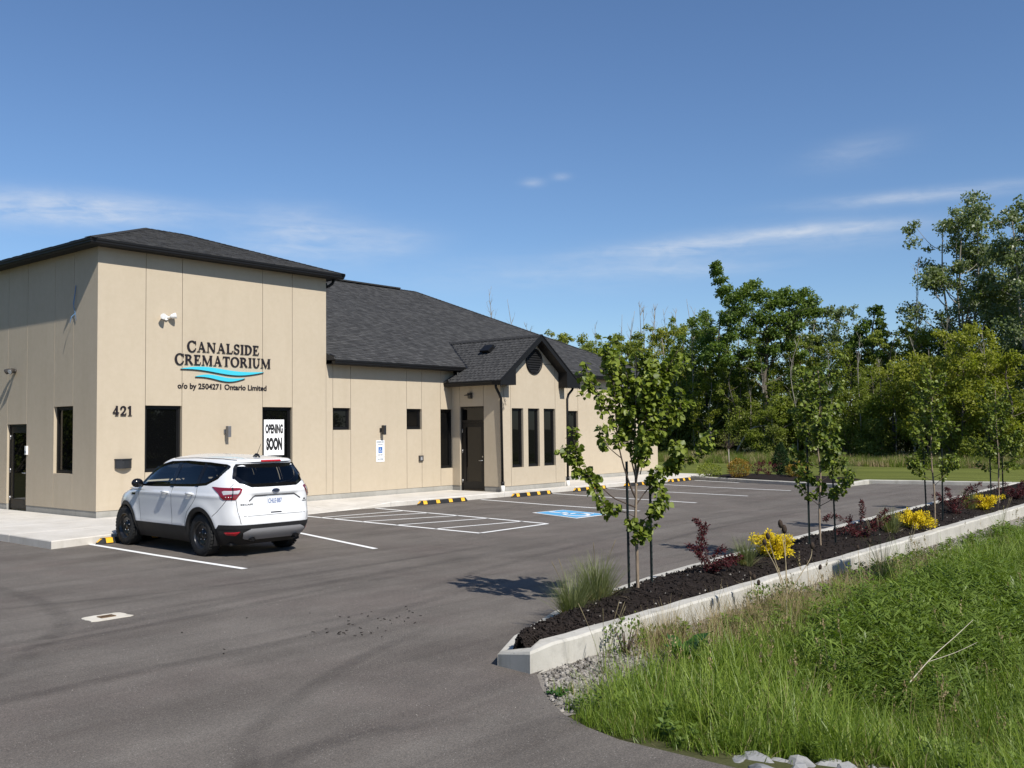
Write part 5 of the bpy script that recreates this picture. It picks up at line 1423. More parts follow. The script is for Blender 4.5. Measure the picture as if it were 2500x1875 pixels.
# wheels
def wheel(x, y, sx):
    w = MB(); prof = [(.235, -.105), (.30, -.112), (.335, -.100), (.350, -.072), (.352, 0), (.350, .072), (.335, .100), (.30, .112), (.235, .105)]
    Mx = Matrix.Translation((x, y, .352))
    w.lathe([(r_, h) for r_, h in prof], 40, 'x', 0, Mx)
    for k in range(36):
        a = 2*math.pi*k/36
        for s_ in (-1, 1):
            Mr = Mx @ Matrix.Rotation(a+s_*.04, 4, 'X'); w.box((s_*.045, -.018, .349), (s_*.104, .018, .3565), 0, Mr)
    root = w.build('wheel', M['tyre'], car)
    rm = MB(); o = sx
    rm.lathe([(.238, o*.100), (.228, o*.103), (.220, o*.085), (.205, o*.040), (.175, o*.055), (.150, o*.058), (.105, o*.030), (.085, o*.030), (.075, o*.060), (.0, o*.062)], 36, 'x', 0, Mx)
    rm.lathe([(.236, -o*.10), (.236, o*.10)], 36, 'x', 0, Mx); rm.lathe([(.22, -o*.05), (.0, -o*.05)], 24, 'x', 0, Mx)
    rm = rm.build('rim', M['rim'], root)
    for k in range(5):
        a = 2*math.pi*k/5+.3; mb = MB(); mb.tube([Vector((x+o*.028, y+.057*math.cos(a)*1.6, .352+.057*math.sin(a)*1.6)), Vector((x+o*.058, y+.057*math.cos(a)*1.6, .352+.057*math.sin(a)*1.6))], .011, 6); mb.build('lug_nut', M['chrome'], root)
    for k in range(8):
        a = 2*math.pi*(k+.5)/8; mb = MB(); Mr = Mx @ Matrix.Rotation(a, 4, 'X'); mb.box((o*.0545, -.026, .155), (o*.0600, .026, .180), 0, Mr); mb.build('rim_opening', M['car_gap'], root)
for x_ in (-.80, .80):
    for y_ in (0.0, 2.69): wheel(x_, y_, 1 if x_ > 0 else -1)
# cabin
mb = MB(); mb.add([(-.78, -.6, 1.06), (.78, -.6, 1.06), (.78, 2.2, 1.06), (-.78, 2.2, 1.06)], [(0, 1, 2, 3)]); mb.build('cabin_floor', M['seat'], car)
def soft_box(mb, c, s, M_=None, n=5):
    """rounded box"""
    cx, cy, cz = c; a, b_, d = s; g_ = []
    for i in range(n*2+1):
        ph = -math.pi/2+math.pi*i/(2*n); ring = []
        for j in range(17):
            t_ = 2*math.pi*j/16; f = lambda v: math.copysign(abs(v)**.45, v)
            p = Vector((a*f(math.cos(ph))*f(math.cos(t_)), b_*f(math.cos(ph))*f(math.sin(t_)), d*f(math.sin(ph))))
            ring.append(tuple((M_ @ p if M_ else p)+Vector((cx, cy, cz))))
        g_.append(ring)
    mb.grid(g_)
for x_, y_ in ((-.37, 1.05), (.37, 1.05), (-.40, .12), (.40, .12), (0, .12)):
    mb = MB(); soft_box(mb, (x_, y_, 1.10), (.24, .08, .22), Matrix.Rotation(R(12), 3, 'X')); st_ = mb.build('seat', M['seat'], car)
    mb = MB(); soft_box(mb, (x_, y_-.07, 1.38), (.13, .05, .09)); mb.tube([(x_, y_-.05, 1.25), (x_, y_-.07, 1.36)], .02, 6); mb.build('headrest', M['seat'], st_)
mb = MB(); soft_box(mb, (0, 2.02, 1.06), (.72, .22, .07)); mb.build('dashboard', M['seat'], car)
mb = MB(); mb.lathe([(.17, -.012), (.185, 0), (.17, .012), (.155, 0), (.17, -.012)], 20, 'y', 0, Matrix.Translation((-.37, 1.72, 1.10)) @ Matrix.Rotation(R(-20), 4, 'X')); mb.build('steering_wheel', M['seat'], car)
# ------------------------------------------------------------------ planter kerb and bed
AS = [(-4.60, -16.02), (-4.0, -15.70), (-2.8, -15.26), (-1.4, -14.98), (0, -14.80), (3, -14.6), (8, -14.3), (24.4, -13.75)]
ASx, ASy = np.array([p[0] for p in AS]), np.array([p[1] for p in AS])
def bed_z(x, y):
    y0 = -16.26; y1 = np.interp(x, ASx, ASy)-.17; t_ = np.clip((y-y0)/np.maximum(y1-y0, .05), 0, 1)
    return .165-.06*t_+.135*np.sin(np.pi*t_)**.8
def resample(pts, step):
    out = []
    for a, b_ in zip(pts, pts[1:]):
        a, b_ = Vector(a), Vector(b_); n = max(1, int((b_-a).length/step))
        out += [a.lerp(b_, i/n) for i in range(n)]
    return out+[Vector(pts[-1])]
def kerb_run(name, pts, width, ztop, zbot, mat, rng, round_=.02, wob=.006, parent=None, side=1, step=.35):
    """cast kerb along pts (x, y); the body lies to the `side` of the line."""
    P = resample(pts, step); mb = MB(); rows = []
    for i, p in enumerate(P):
        d = (P[min(i+1, len(P)-1)]-P[max(i-1, 0)]).normalized(); n = Vector((-d.y, d.x))*side
        p = p+n*rng.uniform(-wob, wob); zt_ = (ztop(i/len(P)) if callable(ztop) else ztop)+rng.uniform(-wob, wob)*.7
        q = lambda o, z: (p.x+n.x*o, p.y+n.y*o, z)
        rows.append([q(0, zbot), q(0, zt_-round_), q(round_, zt_), q(width-round_, zt_+.002), q(width, zt_-round_), q(width, zbot)])
    mb.grid(rows, smooth=False, flip=side < 0); mb.add(rows[0], [tuple(range(6))]); mb.add(rows[-1], [tuple(range(5, -1, -1))])
    return mb.build(name, mat, parent)
kr = random.Random(5)
planter_kerb = kerb_run('planter_kerb', [(-4.60, -16.03), (-4.655, -16.435), (24.6, -16.435)], .185, lambda t_: .205-.085*max(0, 1-t_*60), -.45, M['kerb'], kr, .022, .007)
struct(planter_kerb)
kerb_run('kerb_section', [(x, y) for x, y in AS], .17, lambda t_: .118+.02*min(1, t_*5), -.05, M['kerb'], kr, .02, .007, planter_kerb, side=-1)
far_kerb = struct(kerb_run('far_kerb', [(25.2, -2.15), (23.5, -2.25), (22.4, -5.0), (21.35, -8.1), (21.0, -9.2), (21.5, -9.3), (24.05, -9.15), (24.75, -13.7)], .16, .13, -.05, M['kerb'], kr, .02, .005, side=1))
kerb_run('kerb_section', [(24.75, -13.72), (25.0, -16.4), (26, -26)], .16, .13, -.05, M['kerb'], kr, .02, .005, far_kerb, side=1)
# mulch beds: heightfield with lumps plus chips
nr = np.random.default_rng(3)
def lump(x, y): return .018*np.sin(x*9.1+np.sin(y*7))*np.sin(y*11.3+np.sin(x*5))+.012*np.sin(x*23+y*17)
bx = np.linspace(-4.42, 24.4, 300); bt = np.linspace(0, 1, 18)
V = []
for x in bx:
    y0, y1 = -16.27, np.interp(x, ASx, ASy)-.16; y1 = max(y1, y0+.01)
    for t_ in bt:
        y = y0+(y1-y0)*t_; V.append((x, y, float(bed_z(x, y))+float(lump(x, y))*math.sin(math.pi*t_)))
ii, jj = np.meshgrid(np.arange(len(bx)-1), np.arange(len(bt)-1), indexing='ij'); b0 = (ii*len(bt)+jj).ravel()
bed = struct(link('mulch_bed', np_mesh('mulch_bed', np.array(V), np.stack([b0, b0+len(bt), b0+len(bt)+1, b0+1], 1), M['mulch'], True)))
IB = [(23.75, -2.45), (22.6, -5.0), (21.6, -8.0), (21.3, -9.0), (24.0, -8.95), (26.4, -6.3), (27.4, -2.5)]
def in2(p, poly): return in_poly(p, poly)
V, F = [], []
gx, gy = np.linspace(21, 27, 40), np.linspace(-9.2, -2.2, 46)
c0 = Vector((sum(p[0] for p in IB)/len(IB), sum(p[1] for p in IB)/len(IB)))
def isl_z(x, y): 
    d = math.hypot(x-c0.x, (y-c0.y)*.6); return .10+.13*max(0, 1-d/2.6)
rings = 9; mb = MB(); rows = []
for k in range(rings+1):
    f_ = 1-k/rings; rr = []
    for p in resample(IB+[IB[0]], .3)[:-1]:
        q = c0+(p-c0)*f_; rr.append((q.x, q.y, isl_z(q.x, q.y)+float(lump(q.x, q.y))*min(1, k)))
    rr.append(rr[0]); rows.append(rr)
mb.grid(rows); island = struct(mb.build('island_mulch_bed', M['mulch']))

def frames(n, rng, up=0.0, tilt=None):
    """n random orthonormal frames: axis a (along), b (across), c (normal, biased up)."""
    c = rng.normal(size=(n, 3)); c[:, 2] += up; c /= np.linalg.norm(c, axis=1, keepdims=True)
    a = rng.normal(size=(n, 3)); a -= c*(a*c).sum(1, keepdims=True); a /= np.linalg.norm(a, axis=1, keepdims=True)
    return a, np.cross(c, a), c
def chips(P, rng, l, w, t_, up=2.0):
    n = len(P); a, b_, c = frames(n, rng, up)
    L_ = (rng.uniform(.5, 1.3, n)*l)[:, None]; W_ = (rng.uniform(.5, 1.3, n)*w)[:, None]; T_ = (rng.uniform(.5, 1.2, n)*t_)[:, None]
    s = [(-1, -1, -1), (1, -.7, -1), (1, .8, -1), (-1, 1, -1), (-.9, -.8, 1), (.9, -.6, 1), (.8, .7, 1), (-.9, .9, 1)]
    V = np.stack([P+a*L_*x/2+b_*W_*y/2+c*T_*z/2 for x, y, z in s], 1).reshape(-1, 3)
    f = np.array([(4, 5, 6, 7), (0, 1, 5, 4), (1, 2, 6, 5), (2, 3, 7, 6), (3, 0, 4, 7)])
    F = (np.arange(n)[:, None, None]*8+f[None]).reshape(-1, 4)
    return V, F, np.repeat(rng.random(n), 5)
n = 9000; x = -4.5+nr.random(n)**1.7*26; y1 = np.interp(x, ASx, ASy)-.17; y = -16.26+(y1+16.26)*nr.random(n)
P = np.stack([x, y, bed_z(x, y)+lump(x, y)+.008], 1)
V, F, T = chips(P, nr, .048, .016, .009, 1.6)
stuff(link('mulch_chips', np_mesh('mulch_chips', V, F, M['chip'], attr=T), bed))
n = 90; x = -4.4+nr.random(n)*16; y = -16.24+nr.random(n)**2*.8; ok = y < np.interp(x, ASx, ASy)-.2; x, y = x[ok], y[ok]
V, F, T = chips(np.stack([x, y, bed_z(x, y)+lump(x, y)+.015], 1), nr, .024, .018, .012, 1.0)
stuff(link('bed_gravel', np_mesh('bed_gravel', V, F, M['gravel'], attr=T*.5+.5), bed))
# scattered bits on the asphalt
n = 48; q = nr.normal(size=(n, 2)); wide = nr.random(n) < .25; x = np.where(wide, -4.6+q[:, 0]*.8, -4.1+q[:, 0]*.5); y = np.where(wide, -13.2+q[:, 1]*.5, -13.75+q[:, 1]*.22+q[:, 0]*.1)
V, F, T = chips(np.stack([x, y, np.full(n, .009)], 1), nr, .030, .009, .007, 6.0)
stuff(tag(link('scattered_mulch_bits', np_mesh('scattered_mulch_bits', V, F, M['chip'], attr=T)), 'dark mulch bits scattered over the asphalt before the planter tip', 'mulch bits'))
n = 300; x = -7.5+nr.random(n)*6; y = -17.5+nr.random(n)*6.5; ok = (x < -5.0) | (y > -15); x, y = x[ok], y[ok]
V, F, T = chips(np.stack([x, y, np.full(len(x), .005)], 1), nr, .008, .006, .005, 2.0)
stuff(tag(link('loose_grit', np_mesh('loose_grit', V, F, M['gravel'], attr=T)), 'pale loose grit sprinkled on the near asphalt', 'grit'))

# gravel strip outside the planter
gxs = np.linspace(-5.6, 24, 160); V = []
gt = np.linspace(0, 1, 9)
for x in gxs:
    for t_ in gt:
        y = -16.40-t_*(.75 if x > -4.5 else .55+.25*max(0, (x+5.6))); yy = y if x > -4.6 else y-.35*min(1, (-4.6-x)/.7)
        V.append((x, yy, float(terrain_z(x, yy))+.012))
b0 = np.add.outer(np.arange(len(gxs)-1)*9, np.arange(8)).ravel()
gravel = struct(link('gravel_strip', np_mesh('gravel_strip', np.array(V), np.stack([b0, b0+1, b0+10, b0+9], 1), M['gravel_bed'], True)))
n = 7500; x = np.concatenate([-5.4+nr.random(n)*16, -5.2+nr.random(1500)*1.6]); y = np.concatenate([-16.46-np.abs(nr.normal(size=n))*.33, -16.7-np.abs(nr.normal(size=1500))*.30])
ok = (y > -17.35) & ((x > -4.55) | (y < -16.5-.9*(-4.55-x))); x, y = x[ok], y[ok]
V, F, T = chips(np.stack([x, y, terrain_z(x, y)+.018], 1), nr, .036, .028, .020, .4)
stuff(link('gravel_stones', np_mesh('gravel_stones', V, F, M['gravel'], attr=T), gravel))
# limestone riprap by the culvert
def rock_mesh(seed, r_):
    g_ = random.Random(seed); bm = bmesh.new(); bmesh.ops.create_icosphere(bm, subdivisions=2, radius=1)
    pl = [(Vector((g_.uniform(-1, 1), g_.uniform(-1, 1), g_.uniform(-.6, 1))).normalized(), g_.uniform(.55, .85)) for _ in range(9)]
    for v in bm.verts:
        for nn, d in pl:
            k = v.co.dot(nn)
            if k > d: v.co -= nn*(k-d)
        v.co += Vector((g_.uniform(-.03, .03), g_.uniform(-.03, .03), g_.uniform(-.03, .03)))
        v.co = Vector((v.co.x*r_*g_.uniform(.98, 1.02), v.co.y*r_*.8, v.co.z*r_*.62))
    me = bpy.data.meshes.new('limestone_rock'); bm.to_mesh(me); bm.free(); me.materials.append(M['limestone']); return me
RK = [rock_mesh(i, .15) for i in range(7)]
ORD = ['leftmost', 'second', 'third', 'fourth', 'fifth', 'sixth', 'seventh', 'eighth', 'ninth', 'tenth']
vis = [(-5.40, -18.72, .80, .3), (-5.30, -18.86, 1.0, 1.2), (-5.20, -18.92, .7, 2.2), (-5.12, -19.04, 1.15, .7), (-5.00, -19.14, .9, 2.9), (-4.92, -19.28, 1.2, .1), (-4.80, -19.38, .85, 1.7), (-4.74, -19.52, 1.1, 2.5), (-4.62, -19.62, .8, .9), (-4.55, -19.76, 1.0, 1.9)]
hid = [(-5.50, -18.95, 1.1, 1.0), (-5.40, -19.15, 1.2, .4), (-5.25, -19.38, 1.1, 2.0), (-5.05, -19.60, 1.2, 1.3), (-4.85, -19.85, 1.0, .5), (-5.3, -19.65, .9, .2)]
for i, (x, y, s_, rz_) in enumerate(vis+hid):
    o = link('limestone_rock', RK[i % 7], None, (x, y, float(terrain_z(x, y))-.045), (rnd.uniform(-.35, .35), rnd.uniform(-.35, .35), rz_), (s_*rnd.uniform(.85, 1.3), s_, s_*rnd.uniform(.8, 1.1)))
    lb = ('leftmost broken limestone rock in the row where the drive meets the ditch' if i == 0 else '%s broken limestone rock from the left in the row at the ditch' % ORD[i]) if i < len(vis) else 'limestone rock behind the front row, below the edge of the view'
    tag(o, lb, 'rock', 'limestone rocks at the drive edge')

# ------------------------------------------------------------------ plants: builders
def blades(P, az, L_, W_, bend, lean, rng, k=4):
    """grass blades: base P, azimuth az, length, width, bend (radians over the length), lean from vertical at the base."""
    n = len(P); t_ = np.linspace(0, 1, k+1); pts = []; pos = P.copy(); side = np.stack([-np.sin(az), np.cos(az), np.zeros(n)], 1)
    tw = rng.uniform(-.6, .6, n); fw = np.stack([np.cos(az), np.sin(az), np.zeros(n)], 1); side = side*np.cos(tw)[:, None]+fw*np.sin(tw)[:, None]*.6
    V = np.empty((n, 2*(k+1), 3)); ang = lean.copy()
    for i in range(k+1):
        w = W_*(1-t_[i]**1.6)*.5+.0004
        V[:, 2*i] = pos-side*w[:, None]; V[:, 2*i+1] = pos+side*w[:, None]
        d = fw*np.sin(ang)[:, None]+np.array([0, 0, 1.0])*np.cos(ang)[:, None]
        pos = pos+d*(L_/k)[:, None]; ang = ang+bend/k*(0.5+t_[i])
    f = np.array([(2*i, 2*i+1, 2*i+3, 2*i+2) for i in range(k)])
    F = (np.arange(n)[:, None, None]*(2*(k+1))+f[None]).reshape(-1, 4)
    return V.reshape(-1, 3), F, np.repeat(rng.random(n), k)
def join(parts):
    V, F, T, o = [], [], [], 0
    for v, f, t_ in parts: V.append(v); F.append(f+o); T.append(t_); o += len(v)
    return np.concatenate(V), np.concatenate(F), np.concatenate(T)
def leaf_quads(P, A, N, size, asp, rng, fold=.12):
    """diamond leaves: base P, axis A, normal N."""
    n = len(P); A = A/np.linalg.norm(A, axis=1, keepdims=True); N = N-A*(N*A).sum(1, keepdims=True); N /= np.maximum(np.linalg.norm(N, axis=1, keepdims=True), 1e-6)
    B = np.cross(N, A); s = size[:, None]
    V = np.stack([P, P+A*s*.45+B*s*asp*.5+N*s*fold, P+A*s, P+A*s*.45-B*s*asp*.5+N*s*fold], 1).reshape(-1, 3)
    F = np.arange(n*4).reshape(n, 4)
    return V, F, rng.random(n)
LT = np.array([(0, 0, 0), (.30, .06, .05), (.50, .32, .09), (.40, .62, .07), (.17, .88, .02), (0, 1.0, -.05), (0, .5, -.02), (-.30, .06, .05), (-.50, .32, .09), (-.40, .62, .07), (-.17, .88, .02)])
LF = [(0, 1, 2, 6), (6, 2, 3, 5), (3, 4, 5, 5), (0, 6, 8, 7), (6, 5, 9, 8), (9, 5, 10, 10)]
def round_leaf_mesh(seed):
    g_ = np.random.default_rng(seed); v = LT.copy()*(.92+.16*g_.random()); v[:, 2] *= g_.uniform(.4, 1.8); v[:, 2] -= v[:, 1]**2*g_.uniform(0, .3)
    pet = [(-.018, 0, 0), (.018, 0, 0), (.01, -.45, .12), (-.01, -.45, .12)]
    V = [tuple(p) for p in v]+pet; F = [f if f[2] != f[3] else f[:3] for f in LF]+[(11, 12, 13, 14)]
    me = bpy.data.meshes.new('leaf'); me.from_pydata(V, [], F); me.materials.append(M['young_leaf'])
    at = me.attributes.new('tone', 'FLOAT', 'FACE'); at.data.foreach_set('value', [float(g_.random())]*len(F)); return me
LEAVES = [round_leaf_mesh(i) for i in range(10)]
def round_leaves(P, A, N, size, rng):
    A = A/np.linalg.norm(A, axis=1, keepdims=True); N = N-A*(N*A).sum(1, keepdims=True); N /= np.maximum(np.linalg.norm(N, axis=1, keepdims=True), 1e-6); B = np.cross(A, N)
    n = len(P); fz = rng.uniform(.4, 1.8, n)[:, None]; T_ = LT
    V = np.stack([P+(B*t_[0]+A*t_[1]+N*t_[2]*fz)*size[:, None] for t_ in T_], 1).reshape(-1, 3)
    f = np.array([(0, 1, 2, 6), (6, 2, 3, 5), (0, 6, 8, 7), (6, 5, 9, 8), (3, 4, 5, 5), (9, 5, 10, 10)])[:4]
    F = (np.arange(n)[:, None, None]*11+f[None]).reshape(-1, 4)
    return V, F, np.repeat(rng.random(n), 4)
def catmull(pts, per=5):
    P = [np.array(p, float) for p in pts]; out = []
    for i in range(len(P)-1):
        p0, p1, p2, p3 = P[max(i-1, 0)], P[i], P[i+1], P[min(i+2, len(P)-1)]
        for k in range(per):
            t_ = k/per; out.append(.5*((2*p1)+(-p0+p2)*t_+(2*p0-5*p1+4*p2-p3)*t_**2+(-p0+3*p1-3*p2+p3)*t_**3))
    return np.array(out+[P[-1]])
def taper(n, a, b_): return [a+(b_-a)*i/(n-1) for i in range(n)]

# ------------------------------------------------------------------ young planted trees
PR = np.array([.637, -.771, 0.0]); PD = np.array([.771, .637, 0.0])
def young_tree(loc, trunk, branches, label, seed, leaves, size, singles=0, r0=.022, gap=(.15, 1)):
    """trunk and branches: lists of (across, up, deep, radius) in metres."""
    g_ = np.random.default_rng(seed); t = empty('young_tree', loc, 0, label, 'tree', 'young trees planted in the mulch bed')
    w = lambda p: PR*p[0]+PD*p[2]+np.array([0, 0, p[1]])
    tp = catmull([w(p) for p in trunk]); mb = MB(); mb.tube(tp, taper(len(tp), r0, .007), 8); mb.build('trunk', M['young_bark'], t)
    mb = MB(); LP, LA = [], []
    twigs = []
    for br_ in branches:
        bp = catmull([w(p) for p in br_['p']]); mb.tube(bp, taper(len(bp), br_.get('r', .010), .003), 5)
        twigs.append((bp, br_.get('f0', .3), br_.get('d', 1.0)))
        ln = np.linalg.norm(bp[-1]-bp[0])
        for _ in range(int(br_.get('tw', 4))):
            i = g_.integers(int(len(bp)*br_.get('f0', .3)), len(bp)-1); d0 = bp[min(i+1, len(bp)-1)]-bp[i-1]; d0 /= np.linalg.norm(d0)+1e-9
            d1 = d0*.7+g_.normal(size=3)*.6+np.array([0, 0, .25]); d1 /= np.linalg.norm(d1); L_ = g_.uniform(.14, .34)*min(1, ln*1.1)
            tw_ = catmull([bp[i], bp[i]+d1*L_*.5+np.array([0, 0, .02]), bp[i]+d1*L_], 3); mb.tube(tw_, taper(len(tw_), .004, .0018), 4, cap=False); twigs.append((tw_, .15, .8))
    twigs.append((tp, .55, .5))
    mb.build('branches', M['branch_bark'], t)
    wts = np.array([np.linalg.norm(np.diff(b_, axis=0), axis=1).sum()*(1-f0)*d for b_, f0, d in twigs]); wts /= wts.sum()
    pick = g_.choice(len(twigs), leaves, p=wts)
    P, A = [], []
    for k in pick:
        b_, f0, d = twigs[k]; q = g_.uniform(f0, 1)*(len(b_)-1); i = min(int(q), len(b_)-2); p = b_[i]+(b_[i+1]-b_[i])*(q-i)
        ax = b_[i+1]-b_[i]; ax /= np.linalg.norm(ax)+1e-9
        out = g_.normal(size=3); out -= ax*(out@ax); out /= np.linalg.norm(out)+1e-9
        A.append(out*.8+ax*.3+np.array([0, 0, -.55])+g_.normal(size=3)*.25); P.append(p+out*size*.45)
    P, A = np.array(P), np.array(A); N = g_.normal(size=(leaves, 3))*.55+np.array([-.25, -.55, .75])
    S = size*g_.uniform(.6, 1.2, leaves)
    A /= np.linalg.norm(A, axis=1, keepdims=True)
    for k in range(singles):
        a = Vector(A[k]); nn = Vector(N[k]); nn = (nn-a*nn.dot(a)).normalized(); b_ = a.cross(nn)
        o = link('leaf', LEAVES[g_.integers(10)], t); s_ = float(S[k]); mt = Matrix((b_, a, nn)).transposed().to_4x4(); mt.translation = Vector(P[k]); o.matrix_local = mt @ Matrix.Diagonal((s_, s_, s_, 1))
    V, F, T = round_leaves(P[singles:], A[singles:], N[singles:], S[singles:], g_)
    stuff(link('crown', np_mesh('crown', V, F, M['young_leaf'], attr=T), t))
    return t
B_ = lambda p, r=.009, f0=.3, tw=5, d=1.0: dict(p=p, r=r, f0=f0, tw=tw, d=d)
young_tree((-1.62, -15.6, .25), [(0, -.1, 0), (.0, .35, 0), (-.01, .75, .01), (.0, 1.1, 0), (0.0, 1.5, .02), (.0, 1.9, .0), (.03, 2.35, .0), (.02, 2.72, 0)], [
    B_([(0, 1.02, 0), (-.06, 1.15, -.03), (-.16, 1.45, -.08), (-.22, 1.78, -.10), (-.24, 2.2, -.10), (-.26, 2.45, -.05), (-.28, 2.66, -.02)], .012, .42, 11, 1.2),
    B_([(0, 1.1, 0), (.03, 1.35, .08), (.10, 1.65, .12), (.20, 1.92, .14), (.30, 2.25, .15), (.44, 2.52, .12)], .012, .3, 11, 1.35),
    B_([(0, 1.2, 0), (.04, 1.45, -.08), (.09, 1.8, -.14), (.14, 2.2, -.15), (.20, 2.62, -.12)], .010, .3, 9, 1.25),
    B_([(0, 1.25, 0), (-.05, 1.55, .10), (-.10, 1.95, .18), (-.13, 2.35, .18), (-.15, 2.68, .15)], .010, .35, 9, 1.1),
    B_([(0, .92, 0), (-.14, .98, -.02), (-.28, 1.05, -.05), (-.44, 1.20, -.06), (-.62, 1.36, -.05), (-.69, 1.48, -.04), (-.68, 1.64, -.04)], .010, .48, 7, 1.15),
    B_([(-.22, 1.80, -.10), (-.34, 2.08, -.12), (-.48, 2.32, -.12), (-.57, 2.42, -.12)], .007, .25, 6, 1.2),
    B_([(-.18, 1.5, -.08), (-.30, 1.60, -.12), (-.38, 1.70, -.14), (-.40, 1.86, -.12)], .006, .4, 4, 1.2),
    B_([(0, .95, 0), (.12, 1.10, .05), (.28, 1.25, .08), (.44, 1.38, .08), (.56, 1.60, .06)], .008, .3, 8, 1.3),
    B_([(.30, 1.27, .08), (.52, 1.42, .05), (.70, 1.50, .03), (.84, 1.62, .02)], .005, .25, 4, .9),
    B_([(.10, 1.65, .12), (.26, 1.72, .16), (.42, 1.86, .14), (.54, 2.04, .12), (.56, 2.30, .1)], .007, .2, 8, 1.4),
    B_([(.05, 1.3, 0), (.12, 1.6, -.05), (.22, 1.95, -.08), (.34, 2.2, -.1)], .007, .15, 9, 1.4), B_([(.0, 1.5, 0), (-.06, 1.8, .05), (-.05, 2.1, .02), (-.08, 2.45, .0)], .007, .1, 9, 1.3), B_([(.03, 1.9, 0), (.10, 2.2, .04), (.16, 2.5, .02), (.12, 2.7, 0)], .006, .1, 8, 1.3),
    B_([(.0, 2.0, 0), (.15, 2.2, -.05), (.32, 2.42, -.06), (.50, 2.72, -.05)], .006, .2, 6, 1.2),
    B_([(0, .80, 0), (-.12, .86, .05), (-.26, .88, .08), (-.37, .93, .08)], .006, .45, 4, 1.0),
    B_([(0, .72, 0), (.10, .80, -.06), (.24, .90, -.08), (.36, 1.00, -.06)], .006, .35, 5, 1.2),
    B_([(0, .62, 0), (-.05, .72, -.06), (-.10, .80, -.08)], .004, .2, 3, 1.0), B_([(0, .55, 0), (.05, .64, .03), (.10, .66, .05), (.26, .74, .06)], .004, .35, 3, .8),
    B_([(0, .50, 0), (.02, .60, -.05), (.06, .62, -.08)], .004, .1, 3, 1.2)],
    'nearest and fullest young staked tree, a low leafy limb reaching towards the entrance', 21, 5200, .066, 300, .021)
def generic_young(loc, h, spread, seed, label, leaves, size, nb=22, low=.25):
    g_ = np.random.default_rng(seed); br_ = []
    for i in range(nb):
        t_ = low+(.92-low)*(i+g_.random())/nb; az = i*2.4+g_.random()*.8; L_ = spread*g_.uniform(.6, 1.1)*(1-.55*(t_-low)/(1-low))*(1.0 if t_ > .35 else .8)
        dx, dd = math.cos(az)*L_, math.sin(az)*L_; z0 = h*t_; up = L_*g_.uniform(.5, 1.2)
        br_.append(B_([(0, z0, 0), (dx*.4, z0+up*.25, dd*.4), (dx*.8, z0+up*.6, dd*.8), (dx, z0+up, dd)], .006, .3, 4, g_.uniform(.6, 1.3)))
    wv = g_.normal(size=(6, 2))*.02
    tr_ = [(0, -.1, 0), (wv[0, 0], h*.2, wv[0, 1]), (wv[1, 0], h*.4, wv[1, 1]), (wv[2, 0], h*.6, wv[2, 1]), (wv[3, 0], h*.8, wv[3, 1]), (wv[4, 0], h*.97, wv[4, 1])]
    return young_tree(loc, tr_, br_, label, seed+1, leaves, size, 0, .019)
generic_young((3.30, -15.77, .24), 2.78, .62, 31, 'young staked tree between the first two spiky dark red shrubs, second in the bed', 3000, .060, 28, .2)
generic_young((8.19, -16.02, .20), 3.05, .60, 45, 'slender young staked tree behind the second yellow shrub, third in the bed', 2500, .060, 26, .22)
generic_young((13.72, -15.86, .22), 2.75, .62, 57, 'young staked tree at the end of the bed beside the last yellow shrub', 2300, .060, 26, .22)
def stake(x, y, h, label):
    t = empty('tree_stake', (x, y, float(bed_z(x, y))-.1), 0, label, 'stake', 'metal stakes beside the young trees')
    t.rotation_euler = (rnd.uniform(-.02, .02), rnd.uniform(-.02, .02), rnd.uniform(0, 3))
    mb = MB(); mb.box((-.016, -.003, 0), (.016, .003, h)); mb.box((-.003, .0031, 0), (.003, .022, h)); mb.build('post', M['stake'], t)
    mb = MB()
    for k in range(3, int(h/.075)): mb.box((-.010, -.0075, k*.075), (.010, -.0031, k*.075+.022))
    stuff(mb.build('studs', M['stake'], t))
    mb = MB(); mb.box((-.0165, -.0038, h-.16), (.0165, .0038, h+.003)); mb.build('cap', M['stake'], t)
for i, (x, y, h, lb) in enumerate([(-1.69, -15.54, 1.56, 'thick dark metal stake just left of the nearest young tree trunk'), (-1.25, -15.57, 1.30, 'shorter dark stake right of the nearest young tree trunk'),
                      (3.38-.08, -15.60, 1.75, 'dark stake left of the second young tree'), (3.80, -15.82, 1.45, 'dark stake right of the second young tree'), (8.30, -15.85, 1.75, 'dark stake left of the third young tree'), (8.72, -16.02, 1.50, 'dark stake right of the third young tree'),
                      (13.60, -15.72, 1.75, 'dark stake left of the fourth young tree'), (14.15, -15.84, 1.5, 'dark stake right of the fourth young tree')]): stake(x, y, h, lb)

